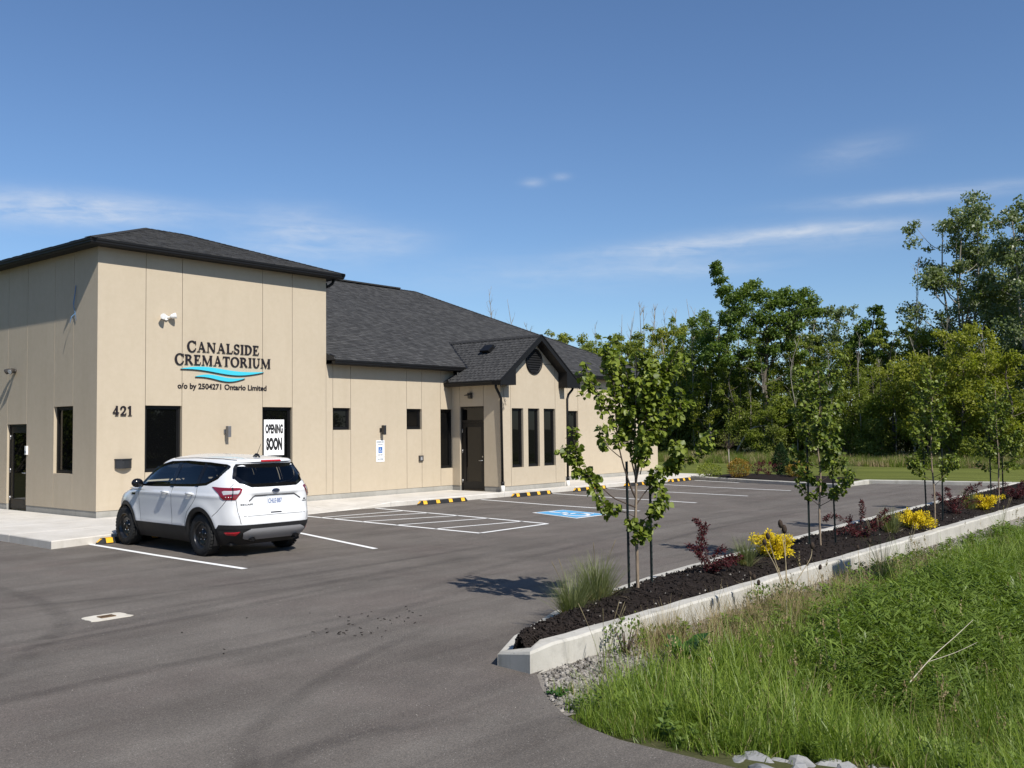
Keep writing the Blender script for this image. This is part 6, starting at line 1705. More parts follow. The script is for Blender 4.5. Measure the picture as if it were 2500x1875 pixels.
# ------------------------------------------------------------------ shrubs and grasses in the beds
def grass_clump(loc, h, r_, n, seed, label, name='ornamental_grass', mat='grass_blue', group='ornamental grasses in the mulch beds', heads=0):
    g_ = np.random.default_rng(seed); az = g_.uniform(0, 2*math.pi, n); rr = r_*.22*np.sqrt(g_.random(n)); P = np.stack([np.cos(az)*rr, np.sin(az)*rr, np.full(n, -.02)], 1)
    az2 = az+g_.normal(size=n)*.5; L_ = h*g_.uniform(.55, 1.15, n); lean = np.abs(g_.normal(size=n))*.40; V = blades(P, az2, L_, np.full(n, .0048)*g_.uniform(.7, 1.3, n), g_.uniform(.2, 1.1, n), lean, g_, 5)
    t = empty(name, loc, 0, label, 'ornamental grass', group); stuff(link('blades', np_mesh('blades', *V[:2], M[mat], attr=V[2]), t))
    nd = max(8, n//14); az = g_.uniform(0, 2*math.pi, nd); P = np.stack([np.cos(az)*r_*.2, np.sin(az)*r_*.2, np.zeros(nd)], 1); V = blades(P, az, h*g_.uniform(.4, .8, nd), np.full(nd, .005), g_.uniform(.6, 1.6, nd), g_.uniform(.5, 1.0, nd), g_, 5)
    stuff(link('dry_blades', np_mesh('dry_blades', *V[:2], M['grass_dry'], attr=V[2]), t))
    if heads:
        mb = MB()
        for k in range(heads):
            a = g_.uniform(0, 6.28); q = catmull([(0, 0, 0), (.10*math.cos(a), .10*math.sin(a), h*.7), (.22*math.cos(a), .22*math.sin(a), h*1.25)], 4); mb.tube(q, [.0016]*6+[.0025, .004, .0012], 4)
        mb.build('seed_stem', M['seed_stem'], t)
grass_clump((-3.05, -15.72, .16),     .46, .46, 620, 61, 'large blue-green grass clump nearest the pointed tip of the planter', heads=2)
grass_clump((-2.45, -15.60, .19),   .55, .52, 760, 62, 'large arching grass clump just left of the nearest young tree', heads=2)
grass_clump((.67, -15.83, .25), .42, .30, 420, 63, 'small grass tuft between the first dark red shrub and the first yellow shrub')
grass_clump((6.03, -15.92, .22), .46, .36, 520, 64, 'small grass tuft left of the second yellow shrub')
grass_clump((11.54, -15.79, .22), .50, .36, 420, 65, 'small grass tuft behind the third yellow shrub')
grass_clump((23.3, -8.7, .12), .75, .4, 380, 66, 'thin grass tuft at the far corner of the mulched island')
def bark_branch_shrub(loc, stems, leaves, size, mat, label, name, cat, group, seed, asp=.6, spread=.045, stemmat='branch_bark'):
    """stems: polylines of (across, up, deep)."""
    g_ = np.random.default_rng(seed); t = empty(name, loc, 0, label, cat, group); mb = MB(); seg = []
    for s_ in stems:
        q = catmull([PR*p[0]+PD*p[2]+np.array([0, 0, p[1]]) for p in s_], 5); mb.tube(q, taper(len(q), .007, .0025), 5); seg.append(q)
    mb.build('stems', M[stemmat], t)
    wts = np.array([np.linalg.norm(np.diff(q, axis=0), axis=1).sum() for q in seg]); wts /= wts.sum(); P, A = [], []
    for k in g_.choice(len(seg), leaves, p=wts):
        q = seg[k]; u = (.04+.96*g_.random()**.8)*(len(q)-1); i = min(int(u), len(q)-2); p = q[i]+(q[i+1]-q[i])*(u-i); ax = q[i+1]-q[i]; ax /= np.linalg.norm(ax)+1e-9
        o_ = g_.normal(size=3); o_ /= np.linalg.norm(o_); P.append(p+o_*spread*g_.random()); A.append(o_+ax*.4)
    P, A = np.array(P), np.array(A); V = leaf_quads(P, A, g_.normal(size=(leaves, 3))+np.array([0, -.4, .8]), size*g_.uniform(.6, 1.3, leaves), asp, g_)
    stuff(link('foliage', np_mesh('foliage', V[0], V[1], M[mat], attr=V[2]), t)); return t
def arch_stems(g_, n, h, r_, flat=.35):
    out = []
    for i in range(n):
        a = 2*math.pi*(i+g_.random())/n; R_ = r_*g_.uniform(.5, 1.05); H = h*g_.uniform(.25, 1.05); dx, dd = math.cos(a)*R_, math.sin(a)*R_
        out.append([(0, -.03, 0), (dx*.35, H*.5, dd*.35), (dx*.75, H*.85, dd*.75), (dx*1.0, H*(1-flat*g_.random()), dd*1.0)])
    return out
gs = np.random.default_rng(8)
RED = 'dark red barberry shrubs in the planter'
bark_branch_shrub((-.2, -15.77, .26), [[(-.02, 0, 0), (-.10, .22, 0), (-.13, .40, .02), (-.10, .56, .02), (-.17, .66, .0)], [(0, 0, 0), (-.08, .15, -.04), (-.18, .28, -.06), (-.27, .36, -.06)], [(0, 0, 0), (-.05, .3, .05), (-.07, .45, .08), (-.02, .60, .08)],
    [(0, 0, 0), (.08, .12, -.03), (.17, .20, -.05), (.26, .22, -.06)], [(0, 0, 0), (.14, .10, .05), (.28, .16, .06), (.40, .19, .06)], [(0, 0, 0), (.06, .16, .06), (.12, .25, .10), (.20, .30, .12)], [(0, 0, 0), (-.06, .14, .06), (-.12, .22, .10), (-.10, .34, .12)], [(0, 0, 0), (.04, .1, -.1), (.10, .16, -.16), (.2, .15, -.2)], [(0, 0, 0), (.1, .08, .12), (.2, .10, .2), (.34, .12, .2)]],
    2600, .028, 'leaf_red', 'dark red shrub with one tall leaning shoot, nearest in the planter', 'barberry_shrub', 'shrub', RED, 71)
bark_branch_shrub((4.86, -15.84, .23), [[(0, 0, 0), (-.18, .22, 0), (-.36, .34, 0), (-.52, .38, 0), (-.60, .30, 0)], [(0, 0, 0), (-.14, .12, -.05), (-.30, .17, -.08), (-.46, .10, -.1)], [(0, 0, 0), (.01, .28, .03), (.03, .46, .03), (.02, .60, .03)], [(0, 0, 0), (.16, .22, 0), (.30, .36, 0), (.42, .46, 0)], [(0, 0, 0), (.20, .14, .06), (.36, .24, .08), (.50, .34, .08)],
    [(0, 0, 0), (.08, .16, -.1), (.14, .24, -.16), (.2, .28, -.2)], [(0, 0, 0), (-.08, .16, .1), (-.14, .24, .16), (-.12, .34, .2)], [(0, 0, 0), (.1, .1, .15), (.2, .14, .2), (.3, .14, .24)], [(0, 0, 0), (-.1, .1, -.12), (-.2, .12, -.2), (-.26, .14, -.22)]], 2500, .030, 'leaf_red', 'spidery dark red shrub with long arching shoots right of the second young tree', 'barberry_shrub', 'shrub', RED, 72)
bark_branch_shrub((10.19, -15.84, .22), arch_stems(gs, 12, .66, .55), 2200, .032, 'leaf_red', 'arching dark red shrub between the third young tree and the third yellow shrub', 'barberry_shrub', 'shrub', RED, 73)
bark_branch_shrub((15.35, -15.87, .21), arch_stems(gs, 14, .52, .66), 2200, .036, 'leaf_red', 'low wide dark red shrub at the far right end of the bed', 'barberry_shrub', 'shrub', RED, 74)
GOLD = 'yellow barberry shrubs in the planter'
def gold(loc, h, r_, seed, label, tufts=26, leaves=4600): bark_branch_shrub(loc, arch_stems(np.random.default_rng(seed), tufts, h, r_*1.05, .2)+arch_stems(np.random.default_rng(seed+9), tufts//2, h*1.05, r_*.5, .1), leaves, .030, 'leaf_gold', label, 'yellow_shrub', 'shrub', GOLD, seed, .65, .05)
gold((1.69, -15.76, .25), .33, .34, 81, 'bright yellow shrub nearest in the planter, behind the teasel heads')
gold((6.97, -16.01, .21), .33, .34, 82, 'bright yellow shrub left of the third young tree')
gold((11.88, -15.99, .20), .33, .36, 83, 'bright yellow shrub farthest along the planter')
def puff(loc, h, r_, leaves, size, mat, seed, label, name, group=None, cat='shrub', cone=0.0, asp=.6):
    g_ = np.random.default_rng(seed); u = g_.normal(size=(leaves, 3)); u /= np.linalg.norm(u, axis=1, keepdims=True); rad = g_.uniform(.55, 1.05, leaves)**.6*(1+.22*np.sin(u[:, 0]*6+seed)*np.sin(u[:, 1]*5)*np.sin(u[:, 2]*5+1))
    z = (u[:, 2]*rad*.5+.5); k = r_*(1-cone*np.clip(z, 0, 1)); P = np.stack([u[:, 0]*rad*k, u[:, 1]*rad*k, np.clip(z, .02, 1.2)*h], 1)
    t = empty(name, loc, 0, label, cat, group); mb = MB()
    for i in range(7):
        a = i*.9; q = [(0, 0, -.03), (math.cos(a)*r_*.3, math.sin(a)*r_*.3, h*.35), (math.cos(a)*r_*.55*(1-cone*.5), math.sin(a)*r_*.55*(1-cone*.5), h*.7)]; mb.tube(q, [.012, .008, .004], 5)
    mb.build('stems', M['branch_bark'], t)
    V = leaf_quads(P, u+g_.normal(size=u.shape)*.6+np.array([0, 0, .5]), u+g_.normal(size=u.shape)*.5, size*g_.uniform(.6, 1.3, leaves), asp, g_); stuff(link('foliage', np_mesh('foliage', V[0], V[1], M[mat], attr=V[2]), t)); return t
puff((23.6, -3.0, .12), .50, .50, 700, .075, 'leaf_mid', 91, 'small loose green shrub at the building end of the mulched island', 'green_shrub', None, 'shrub', 0, .6)
puff((23.1, -4.55, .14), .72, .42, 2200, .05, 'leaf_orange', 92, 'round orange and yellow shrub in the mulched island', 'orange_shrub')
puff((23.7, -6.6, .14), .6, .38, 1400, .06, 'leaf_orange', 93, 'orange shrub partly hidden behind the second young tree', 'orange_shrub')
bark_branch_shrub((25.3, -4.25, .14), arch_stems(gs, 9, .62, .5), 900, .04, 'leaf_red', 'dark red shrub left of the small cedar in the island', 'barberry_shrub', 'shrub', None, 94)
bark_branch_shrub((24.7, -5.0, .16), arch_stems(gs, 11, .60, .55), 1000, .04, 'leaf_red', 'second dark red shrub close against the small cedar', 'barberry_shrub', 'shrub', None, 95)
puff((26.0, -4.95, .12), 1.25, .42, 4200, .075, 'leaf_cedar', 96, 'small dark conical cedar standing in the mulched island', 'cedar_shrub', None, 'shrub', .62, .35)
t = empty('standard_tree', (26.6, -2.35, .0), 0, 'thin sapling with a straight white trunk and round wispy crown beyond the island', 'tree')
mb = MB(); mb.tube([(0, 0, -.05), (.01, 0, .6), (0, .01, 1.2)], [.028, .024, .022], 7); mb.build('trunk', M['pale_bark'], t)
g_ = np.random.default_rng(97); mb = MB(); LP = []
for i in range(40):
    d = g_.normal(size=3); d[2] = abs(d[2])+.4; d /= np.linalg.norm(d); q = catmull([(0, 0, 1.15), d*.35*g_.uniform(.6, 1)+np.array([0, 0, 1.2]), d*g_.uniform(.7, 1.05)*.8+np.array([0, 0, 1.2])], 3); mb.tube(q, taper(len(q), .006, .002), 4, cap=False); LP += [q[-1], q[-2], q[-3]]
mb.build('branches', M['branch_bark'], t); LP = np.array(LP*4)+g_.normal(size=(len(LP)*4, 3))*.04; V = leaf_quads(LP, g_.normal(size=LP.shape), g_.normal(size=LP.shape), .05*g_.uniform(.6, 1.3, len(LP)), .5, g_); stuff(link('crown', np_mesh('crown', V[0], V[1], M['leaf_mid'], attr=V[2]), t))

# ------------------------------------------------------------------ woodland trees
def tree_meshes(seed, h, r_, leaves, lsize, mat, bark, base=.25, nb=16, prof='round', tr=.16, up=.5, clump=.8, forks=1, bend=0.0, spec=None):
    """returns (trunk mesh, crown mesh); crown clumps sit on the limbs' ends."""
    g_ = np.random.default_rng(seed); mb = MB(); C = []
    f = {'round': lambda u: math.sin(math.pi*min(1, .12+.88*u))**.6, 'column': lambda u: .55+.45*math.sin(math.pi*u), 'cone': lambda u: 1.05-.9*u, 'top': lambda u: .35+.75*u if u < .8 else .95}[prof]
    for k in range(forks):
        a0 = 2*math.pi*k/forks+g_.random(); off = r_*.32 if forks > 1 else 0
        tp = catmull([(0, 0, -.2), (off*.3*math.cos(a0), off*.3*math.sin(a0), h*.25), (off*.7*math.cos(a0)+g_.normal()*.12, off*.7*math.sin(a0)+g_.normal()*.12, h*.5), (off*math.cos(a0)+g_.normal()*.2+bend, off*math.sin(a0)+g_.normal()*.2, h*.75), (off*1.05*math.cos(a0)+bend*1.5, off*1.05*math.sin(a0), h*.96)], 5)
        mb.tube(tp, taper(len(tp), tr/math.sqrt(forks), .025), 7)
        n_ = nb//forks
        for i in range(n_):
            u = (i+g_.random())/n_; q = (base+(1-base)*u*.97)*(len(tp)-1); j = min(int(q), len(tp)-2); p = tp[j]+(tp[j+1]-tp[j])*(q-j)
            az = i*2.4+g_.normal()*.5+k; L_ = r_*f(u)*g_.uniform(.6, 1.2)/(1.25 if forks > 1 else 1); d = np.array([math.cos(az), math.sin(az), 0]); rise = up*L_*g_.uniform(.6, 1.5)
            bp = catmull([p, p+d*L_*.4+np.array([0, 0, rise*.25]), p+d*L_*.75+np.array([0, 0, rise*.65]), p+d*L_+np.array([0, 0, rise])], 3); mb.tube(bp, taper(len(bp), max(.018, tr*.28*(1-u*.6)), .008), 4, cap=False)
            for s_ in range(4):
                m_ = g_.integers(3, len(bp)); d2 = d*.6+g_.normal(size=3)*.6+np.array([0, 0, .3]); d2 /= np.linalg.norm(d2); L2 = L_*g_.uniform(.25, .5)
                e = bp[m_-1]+d2*L2; mb.tube([bp[m_-1], (bp[m_-1]+e)/2+np.array([0, 0, .05]), e], [.014, .010, .005], 3, cap=False); C.append((e, L2)); 
            C.append((bp[-1], L_*.35))
        C.append((tp[-1], r_*.22))
    if spec is not None: C = [(np.array(c[:3]), c[3]) for c in spec]
    W_ = np.array([c[1]**1.3+.03 for c in C]); W_ /= W_.sum(); k = g_.choice(len(C), leaves, p=W_)
    P = np.array([C[i][0] for i in k]); rad = np.array([max(.24, C[i][1]*clump*.82) for i in k]); o_ = g_.normal(size=(leaves, 3)); o_ *= (g_.random(leaves)**.5/np.linalg.norm(o_, axis=1))[:, None]; o_[:, 2] *= .7
    P = P+o_*rad[:, None]; P[:, 2] = np.maximum(P[:, 2], .15)
    V = leaf_quads(P, g_.normal(size=(leaves, 3))+np.array([0, 0, -.3]), g_.normal(size=(leaves, 3))*.75+np.array([-.35, -.65, .75]), lsize*g_.uniform(.55, 1.3, leaves), .62, g_, .15)
    cm = np_mesh('crown', V[0], V[1], M[mat], attr=V[2])
    return mb.mesh('trunk', M[bark]), cm
def place_tree(ms, x, y, rz, s_, label, name='woodland_tree', group='trees of the wood beyond the lawn', sz=None, cat='tree'):
    t = empty(name, (x, y, 0), rz, label, cat, group); t.scale = (s_, s_, sz or s_)
    link('trunk', ms[0], t); c = link('crown', ms[1], t); c['kind'] = 'stuff'; return t
# the broad dark tree with an upright spur on its left side
specA = []
for cx, cz, rr in [(-3.4, 13.4, .45), (-3.3, 12.9, .55), (-3.1, 12.3, .6), (-2.8, 11.6, .8), (-2.2, 11.0, 1.0), (-1.5, 11.4, .9), (-.9, 11.9, .8), (-.4, 11.2, 1.0), (-1.6, 10.2, 1.1), (-2.4, 9.6, 1.0), (.5, 10.6, 1.1), (1.2, 11.3, .9), (1.8, 10.8, 1.0), (2.6, 11.3, .8), (3.1, 10.7, .9), (3.3, 10.0, .8), (2.2, 9.9, 1.1), (1.0, 9.5, 1.2), (-.3, 9.6, 1.2), (-1.2, 8.7, 1.0), (.4, 8.5, 1.1), (1.8, 8.9, 1.0), (-2.5, 8.3, .8), (-3.6, 7.6, .9), (-4.1, 7.0, .8), (-2.9, 6.7, .9), (.2, 7.4, .9), (1.5, 7.7, .8), (-1.4, 7.2, .8), (2.4, 7.0, .7), (-.6, 6.2, .7)]:
    for dd in (-1.2, .1, 1.3):
        p = PR*cx+PD*dd*rr; specA.append((p[0], p[1], cz, rr*.85))
tA = tree_meshes(101, 10.2, 3.4, 20000, .21, 'leaf_dark', 'bark', .42, 20, 'top', .30, .5, .95, 1, spec=specA)
place_tree(tA, 52.3, 7.8, 0, 1.0, 'broad dark green tree with bare lower trunk and an upright leafy spur at its crown', 'spreading_tree', None)
tB = [tree_meshes(111, 15.6, 3.3, 22000, .21, 'leaf_pale', 'pale_bark', .22, 40, 'column', .26, .8, 1.05, 4), tree_meshes(112, 15.0, 3.0, 18000, .21, 'leaf_pale', 'pale_bark', .25, 36, 'column', .24, .8, 1.05, 3)]
place_tree(tB[0], 58.4, -3.5, .3, 1.03, 'tall many-stemmed cottonwood with pale glittering leaves rising above the wood', 'cottonwood_tree', None)
place_tree(tB[1], 54.6, -8.6, -.5, 1.02, 'tallest cottonwood at the right edge, dark against the sky', 'cottonwood_tree', None)
place_tree(tB[0], 62.7, -4.9, -.6, .90, 'cottonwood crown filling the gap behind the two tallest trees', 'cottonwood_tree', None)
place_tree(tB[1], 60, -13.5, .9, 1.05, 'cottonwood beyond the right edge of the view', 'cottonwood_tree', None)
tC = tree_meshes(121, 10.6, 2.3, 10000, .2, 'leaf_dark', 'bark', .2, 24, 'cone', .18, 1.1, .8)
place_tree(tC, 56.9, 1.7, 0, 1.0, 'pointed dark green tree with feathery upswept crown left of the cottonwoods', 'pointed_tree', None)
tD = tree_meshes(131, 10.6, 1.9, 4200, .2, 'leaf_pale', 'pale_bark', .35, 16, 'column', .10, 1.0, .8)
place_tree(tD, 61.7, 5.9, 0, 1.03, 'thin see-through pale tree between the spreading tree and the pointed tree', 'thin_tree', None)
place_tree(tD, 59.2, 6.9, .6, 1.02, 'thin pale tree close behind the right side of the spreading tree', 'thin_tree', None)
tE = [tree_meshes(141, 7.4, 2.5, 11000, .165, 'leaf_yellow', 'bark', .12, 24, 'round', .12, .6, .85), tree_meshes(142, 6.0, 2.3, 9000, .165, 'leaf_yellow', 'bark', .08, 20, 'round', .10, .5, .85)]
place_tree(tE[0], 47.2, -6.3, 0, 1.0, 'bright yellow-green bushy tree in front of the cottonwood trunks', 'bright_tree', None)
place_tree(tE[1], 47.6, -8.6, .7, 1.0, 'lower yellow-green tree at the right edge of the wood front', 'bright_tree', None)
place_tree(tE[1], 48.5, -4.0, -.6, 1.0, 'yellow-green tree behind the third young staked tree', 'bright_tree', None)
fill = {'m': [tree_meshes(151, 9.5, 2.4, 8600, .175, 'leaf_mid', 'bark', .10, 24, 'round', .13, .7, .8), tree_meshes(152, 9.5, 2.1, 8000, .175, 'leaf_mid', 'bark', .14, 24, 'column', .12, .9, .8, 2), tree_meshes(153, 9.5, 2.6, 8600, .175, 'leaf_mid', 'pale_bark', .08, 26, 'cone', .13, .8, .8)],
        'y': [tree_meshes(161, 9.0, 2.3, 8400, .175, 'leaf_yellow', 'pale_bark', .10, 22, 'round', .12, .8, .8)], 'd': [tree_meshes(171, 9.5, 2.4, 9000, .175, 'leaf_dark', 'bark', .10, 22, 'round', .15, .8, .85)]}
LB = {'m': 'mid-green deciduous tree crowded into the wood beyond the lawn', 'y': 'yellow-green deciduous tree in the body of the wood beyond the lawn', 'd': 'dark green deciduous tree in the shade of the wood beyond the lawn'}
TR = [(54.7, 23.7, 8.9, 'm'), (53.8, 21.3, 9.3, 'm'), (56.5, 20.9, 10.3, 'm'), (56.6, 18.8, 10.4, 'y'), (60.2, 18.7, 10.8, 'm'), (55.7, 14.3, 10.0, 'd'), (54.6, 12.4, 11.2, 'd'), (55.2, 6.0, 8.3, 'm'), (55.6, 9.2, 8.0, 'm'), (54.5, 2.9, 7.6, 'm'), (55.4, -0.6, 8.7, 'm'), (60.5, 0.2, 9.4, 'm'),
      (52.3, -3.5, 6.5, 'y'), (59.4, 30.8, 11.0, 'y'), (60, 33.3, 10.6, 'm'), (56.9, 27.4, 9.2, 'm'), (51.6, 9.7, 6.9, 'm'), (52, 4.2, 6.3, 'd'), (52.1, .6, 6.2, 'm'), (53.5, 18.1, 7.4, 'd'), (53.7, 15.8, 7.2, 'm'), (54.2, 21.7, 7.0, 'd'), (51.9, 12.0, 6.5, 'y'), (50.6, 6.6, 5.4, 'm'), (49.8, -1.6, 5.6, 'm'),
      (58.5, 24.5, 9.8, 'm'), (61, 15.5, 10.0, 'm'), (60, 11.5, 9.8, 'y'), (62, 9.0, 9.0, 'm'), (60.5, 4.0, 8.6, 'd'), (63, 1.5, 9.0, 'm'), (57, -2.4, 8.0, 'd'), (53, -6.0, 7.2, 'd'), (54.0, -11.6, 7.2, 'm'), (57.5, -17, 9, 'd'), (59, -23, 10, 'm'), (61, -30, 9.5, 'y'),
      (58, 37, 9.5, 'd'), (57, 42, 10, 'm'), (60, 47, 10.5, 'm'), (53.2, 26.0, 7, 'd')]
OWN = {0: 'green tree at the left end of the wood just right of the roof end', 5: 'darker tree left of the spreading tree, half hidden by the nearest young tree', 6: 'dark tree touching the left flank of the spreading tree', 13: 'yellow-green treetop showing above the right slope of the wing roof', 14: 'green treetop above the wing roof, left of its neighbour', 15: 'green treetop low behind the hip end of the wing roof',
       10: 'green tree in the wood directly behind the second young staked tree', 12: 'yellow-green tree in the wood between the second and third young staked trees', 16: 'green tree standing before the bare trunk of the spreading tree'}
for i, (x, y, h, k) in enumerate(TR):
    ms = fill[k][i % len(fill[k])]; b_ = 9.0 if k == 'y' else 9.5; s_ = h/b_/1.02
    place_tree(ms, x, y, (i*1.7) % 1.4-.7, max(s_, .72), OWN.get(i, LB[k]), sz=s_)
for i in range(17):
    k = 'mdmy'[i % 4]; ms = fill[k][i % len(fill[k])]; place_tree(ms, 67.5+2.2*math.sin(i*2.3), -19+i*3.7, (i*1.3) % 1.4-.7, 1.05, 'tree deep in the wood, seen only through gaps between the nearer trees', group='trees deep in the wood', sz=.78)
# woods to the left of and behind the viewpoint, which the windows mirror
for i, (x, y, h, k) in enumerate([(-34, 14, 10, 'm'), (-36, 8, 11, 'd'), (-33, 3, 9, 'm'), (-37, -2, 11, 'd'), (-34, -8, 10, 'y'), (-36, -14, 11, 'm'), (-33, 20, 10, 'd'), (-35, 27, 11, 'm'), (-40, 11, 13, 'd'), (-41, 0, 13, 'm'), (-40, -10, 13, 'd'),
                                  (-36, 38, 11, 'm'), (-30, 36, 10, 'd'), (-25, 38, 10, 'm'), (-20, 36, 11, 'y'), (-15, 38, 10, 'd'), (-10, 37, 10.5, 'm'), (-5, 38, 10, 'm'), (-22, 43, 12, 'd'), (-12, 44, 12, 'm'),
                                  (8, -48, 9.5, 'm'), (14, -50, 10.5, 'd'), (20, -47, 10, 'm'), (26, -50, 11, 'y'), (32, -46, 10, 'd'), (37, -44, 10.5, 'm'), (2, -50, 10, 'd'), (-4, -52, 11, 'm'), (-10, -50, 10, 'd'), (-17, -52, 11, 'm'), (-24, -50, 10, 'd'), (17, -55, 12, 'm'), (29, -54, 12, 'd')]):
    ms = fill[k][i % len(fill[k])]; s_ = h/(9.0 if k == 'y' else 9.5); place_tree(ms, x, y, i*2.1, s_*1.25, 'deciduous tree across the road, mirrored in the building windows', 'roadside_tree', 'roadside trees mirrored in the windows', sz=s_)
place_tree(fill['m'][1], 8.6, 36.2, .4, 1.35, 'treetop peeping over the tower roof edge at the far left', 'rear_tree', None)
# leafless stems standing out of the wood
def bare_mesh(seed, h):
    g_ = np.random.default_rng(seed); mb = MB(); w = catmull([(0, 0, 0), (g_.normal()*.1, g_.normal()*.1, h*.35), (g_.normal()*.25, g_.normal()*.25, h*.7), (g_.normal()*.3, g_.normal()*.3, h)], 5); mb.tube(w, taper(len(w), .09, .012), 5)
    m2 = MB()
    for i in range(16):
        j = g_.integers(6, len(w)-1); a = g_.uniform(0, 6.28); L_ = g_.uniform(.5, 1.8)*(1.25-j/len(w)); d = np.array([math.cos(a)*.5, math.sin(a)*.5, .9]); q = catmull([w[j], w[j]+d*L_*.5, w[j]+d*L_+np.array([0, 0, .2*L_])], 3); m2.tube(q, taper(len(q), .022, .006), 4, cap=False)
        for k in range(3):
            e = q[g_.integers(2, len(q))]; m2.tube([e, e+(d+g_.normal(size=3)*.5)*L_*.35], [.009, .004], 3, cap=False)
    return mb.mesh('trunk', M['pale_bark']), m2.mesh('branches', M['pale_bark'])
BM = [bare_mesh(i, 12) for i in range(4)]
for i, (x, y, h) in enumerate([(52.4, 33.1, 14.2), (55, 33.1, 13.6), (60.2, 22.6, 12.9), (62.4, 22.7, 12.8), (61.1, 21.0, 12.2), (61.2, 18.9, 12.9), (59.3, 34.2, 12.0), (55.8, -1.5, 13.1), (62.8, 29.5, 11.7), (62.4, 26.5, 12.3), (59.5, .1, 10.8), (58.5, 12.9, 11.6), (57.4, 20.0, 11.6), (61.8, 24.8, 12.4), (60.5, 20.0, 12.2), (61.5, 23.5, 12.6), (59.5, 17.4, 11.8), (57.5, 22.0, 11.2)]):
    t = empty('bare_tree', (x, y, 0), i*1.3, ('bare grey tree top rising alone behind the wing roof' if i in (0, 1) else 'bare leafless stem sticking up out of the wood'), 'tree', 'bare tree tops behind the roof' if i in (0, 1) else 'leafless stems in the wood'); t.scale = (1, 1, h/12)
    link('trunk', BM[i % 4][0], t); link('branches', BM[i % 4][1], t)
for i, (x, y, h) in enumerate([(52.2, 19.5, 8), (51.6, 16.2, 7.2), (50.9, 13.4, 8.6), (50.4, 10.4, 7.5), (49.8, 7.4, 6.8), (49.6, 5.0, 8.2), (49.0, 2.6, 7.0), (48.6, .4, 7.8), (48.0, -1.9, 6.6), (47.4, -3.2, 7.4), (46.6, -5.4, 8.2), (46.2, -7.4, 7.6), (53.4, 22.2, 8.4), (50.6, 8.8, 6.0), (48.9, -.8, 6.2), (46.8, -4.4, 6.4)]):
    t = empty('slender_stem', (x+1.2, y, 0), i*2.1, 'slender pale leafless stem at the front edge of the wood', 'tree', 'pale stems at the front edge of the wood'); t.scale = (.62, .62, h/12)
    link('trunk', BM[(i+1) % 4][0], t); link('branches', BM[(i+1) % 4][1], t)
# undergrowth along the wood's foot
def bush_mesh(seed, mat):
    g_ = np.random.default_rng(seed); n_ = 5200; C = np.stack([g_.normal(size=14)*.9, g_.normal(size=14)*.7, g_.uniform(.4, 2.2, 14)], 1); k = g_.integers(0, 14, n_); o_ = g_.normal(size=(n_, 3)); o_ /= np.linalg.norm(o_, axis=1, keepdims=True); P = C[k]+o_*(.62*g_.random(n_)**.5)[:, None]; P[:, 2] = np.maximum(P[:, 2], .05)
    V = leaf_quads(P, g_.normal(size=(n_, 3)), g_.normal(size=(n_, 3))*.75+np.array([-.35, -.65, .7]), .145*g_.uniform(.55, 1.3, n_), .6, g_); mb = MB()
    for c in C: mb.tube([(c[0]*.2, c[1]*.2, 0), (c[0]*.6, c[1]*.6, c[2]*.5), tuple(c)], [.03, .02, .008], 4, cap=False)
    return mb.mesh('stems', M['bark']), np_mesh('foliage', V[0], V[1], M[mat], attr=V[2])
BU = [bush_mesh(201, 'leaf_bush'), bush_mesh(202, 'leaf_bush'), bush_mesh(203, 'leaf_mid')]
g_ = np.random.default_rng(204); edge = [(56, 30), (54.3, 24), (52.8, 18), (51.5, 12), (50.2, 6), (49.3, 1), (47.9, -4), (46.6, -9), (46.0, -13)]
bi = 0
for p in resample(edge, 2.1):
    for dx in (0.6, 3.6):
        ms = BU[bi % 3]; t = empty('undergrowth_bush', (p.x+dx+g_.normal()*.5, p.y+g_.normal()*.6, 0), g_.uniform(-.7, .7), 'dense green bush in the undergrowth along the foot of the wood', 'bush', 'undergrowth bushes along the foot of the wood'); s_ = g_.uniform(.75, 1.35) if dx < 1 else g_.uniform(1.2, 1.7); t.scale = (s_, s_, s_)
        link('stems', ms[0], t); stuff(link('foliage', ms[1], t)); bi += 1
for i in range(46):
    if i >= 34: x, y = -38+(i-34)*2.9, 33.5+g_.normal()*.5
    elif i < 20: x, y = -12+i*2.9+g_.normal()*.4, -45.5+g_.normal()*.5
    else: x, y = -31.5+g_.normal()*.5, -8+(i-20)*2.9
    ms = BU[i % 3]; t = empty('roadside_bush', (x, y, 0), i*1.1, 'dense bush across the road, mirrored in the building windows', 'bush', 'roadside bushes mirrored in the windows'); s_ = g_.uniform(1.5, 2.1); t.scale = (s_, s_, s_)
    link('stems', ms[0], t); stuff(link('foliage', ms[1], t))
t = empty('fallen_trunk', (51.0, 9.6, 0), 0, 'grey dead trunk leaning out of the undergrowth below the spreading tree', 'dead tree'); mb = MB(); mb.tube(catmull([(0, 0, .2), (-.3, -1.2, 1.8), (-.5, -2.6, 2.1), (-.6, -3.4, 1.3)], 5), .07, 6); mb.build('trunk', M['pale_bark'], t)

# ------------------------------------------------------------------ lawn and meadow
V = [(23.65, -2.0), (25.2, -2.3), (26.7, -2.3), (24.2, -9.2), (24.95, -14), (25.2, -18), (26.2, -26), (30, -60), (40, -60), (38.0, -20), (38.2, -9), (39.2, 3), (42, 16), (46, 40), (20, 40), (23.65, 14.6)]
yy = [(x, y, -.004) for x, y in V]
lawn = struct(MB().add(yy, [tuple(range(len(yy)))]).build('lawn', M['lawn']))
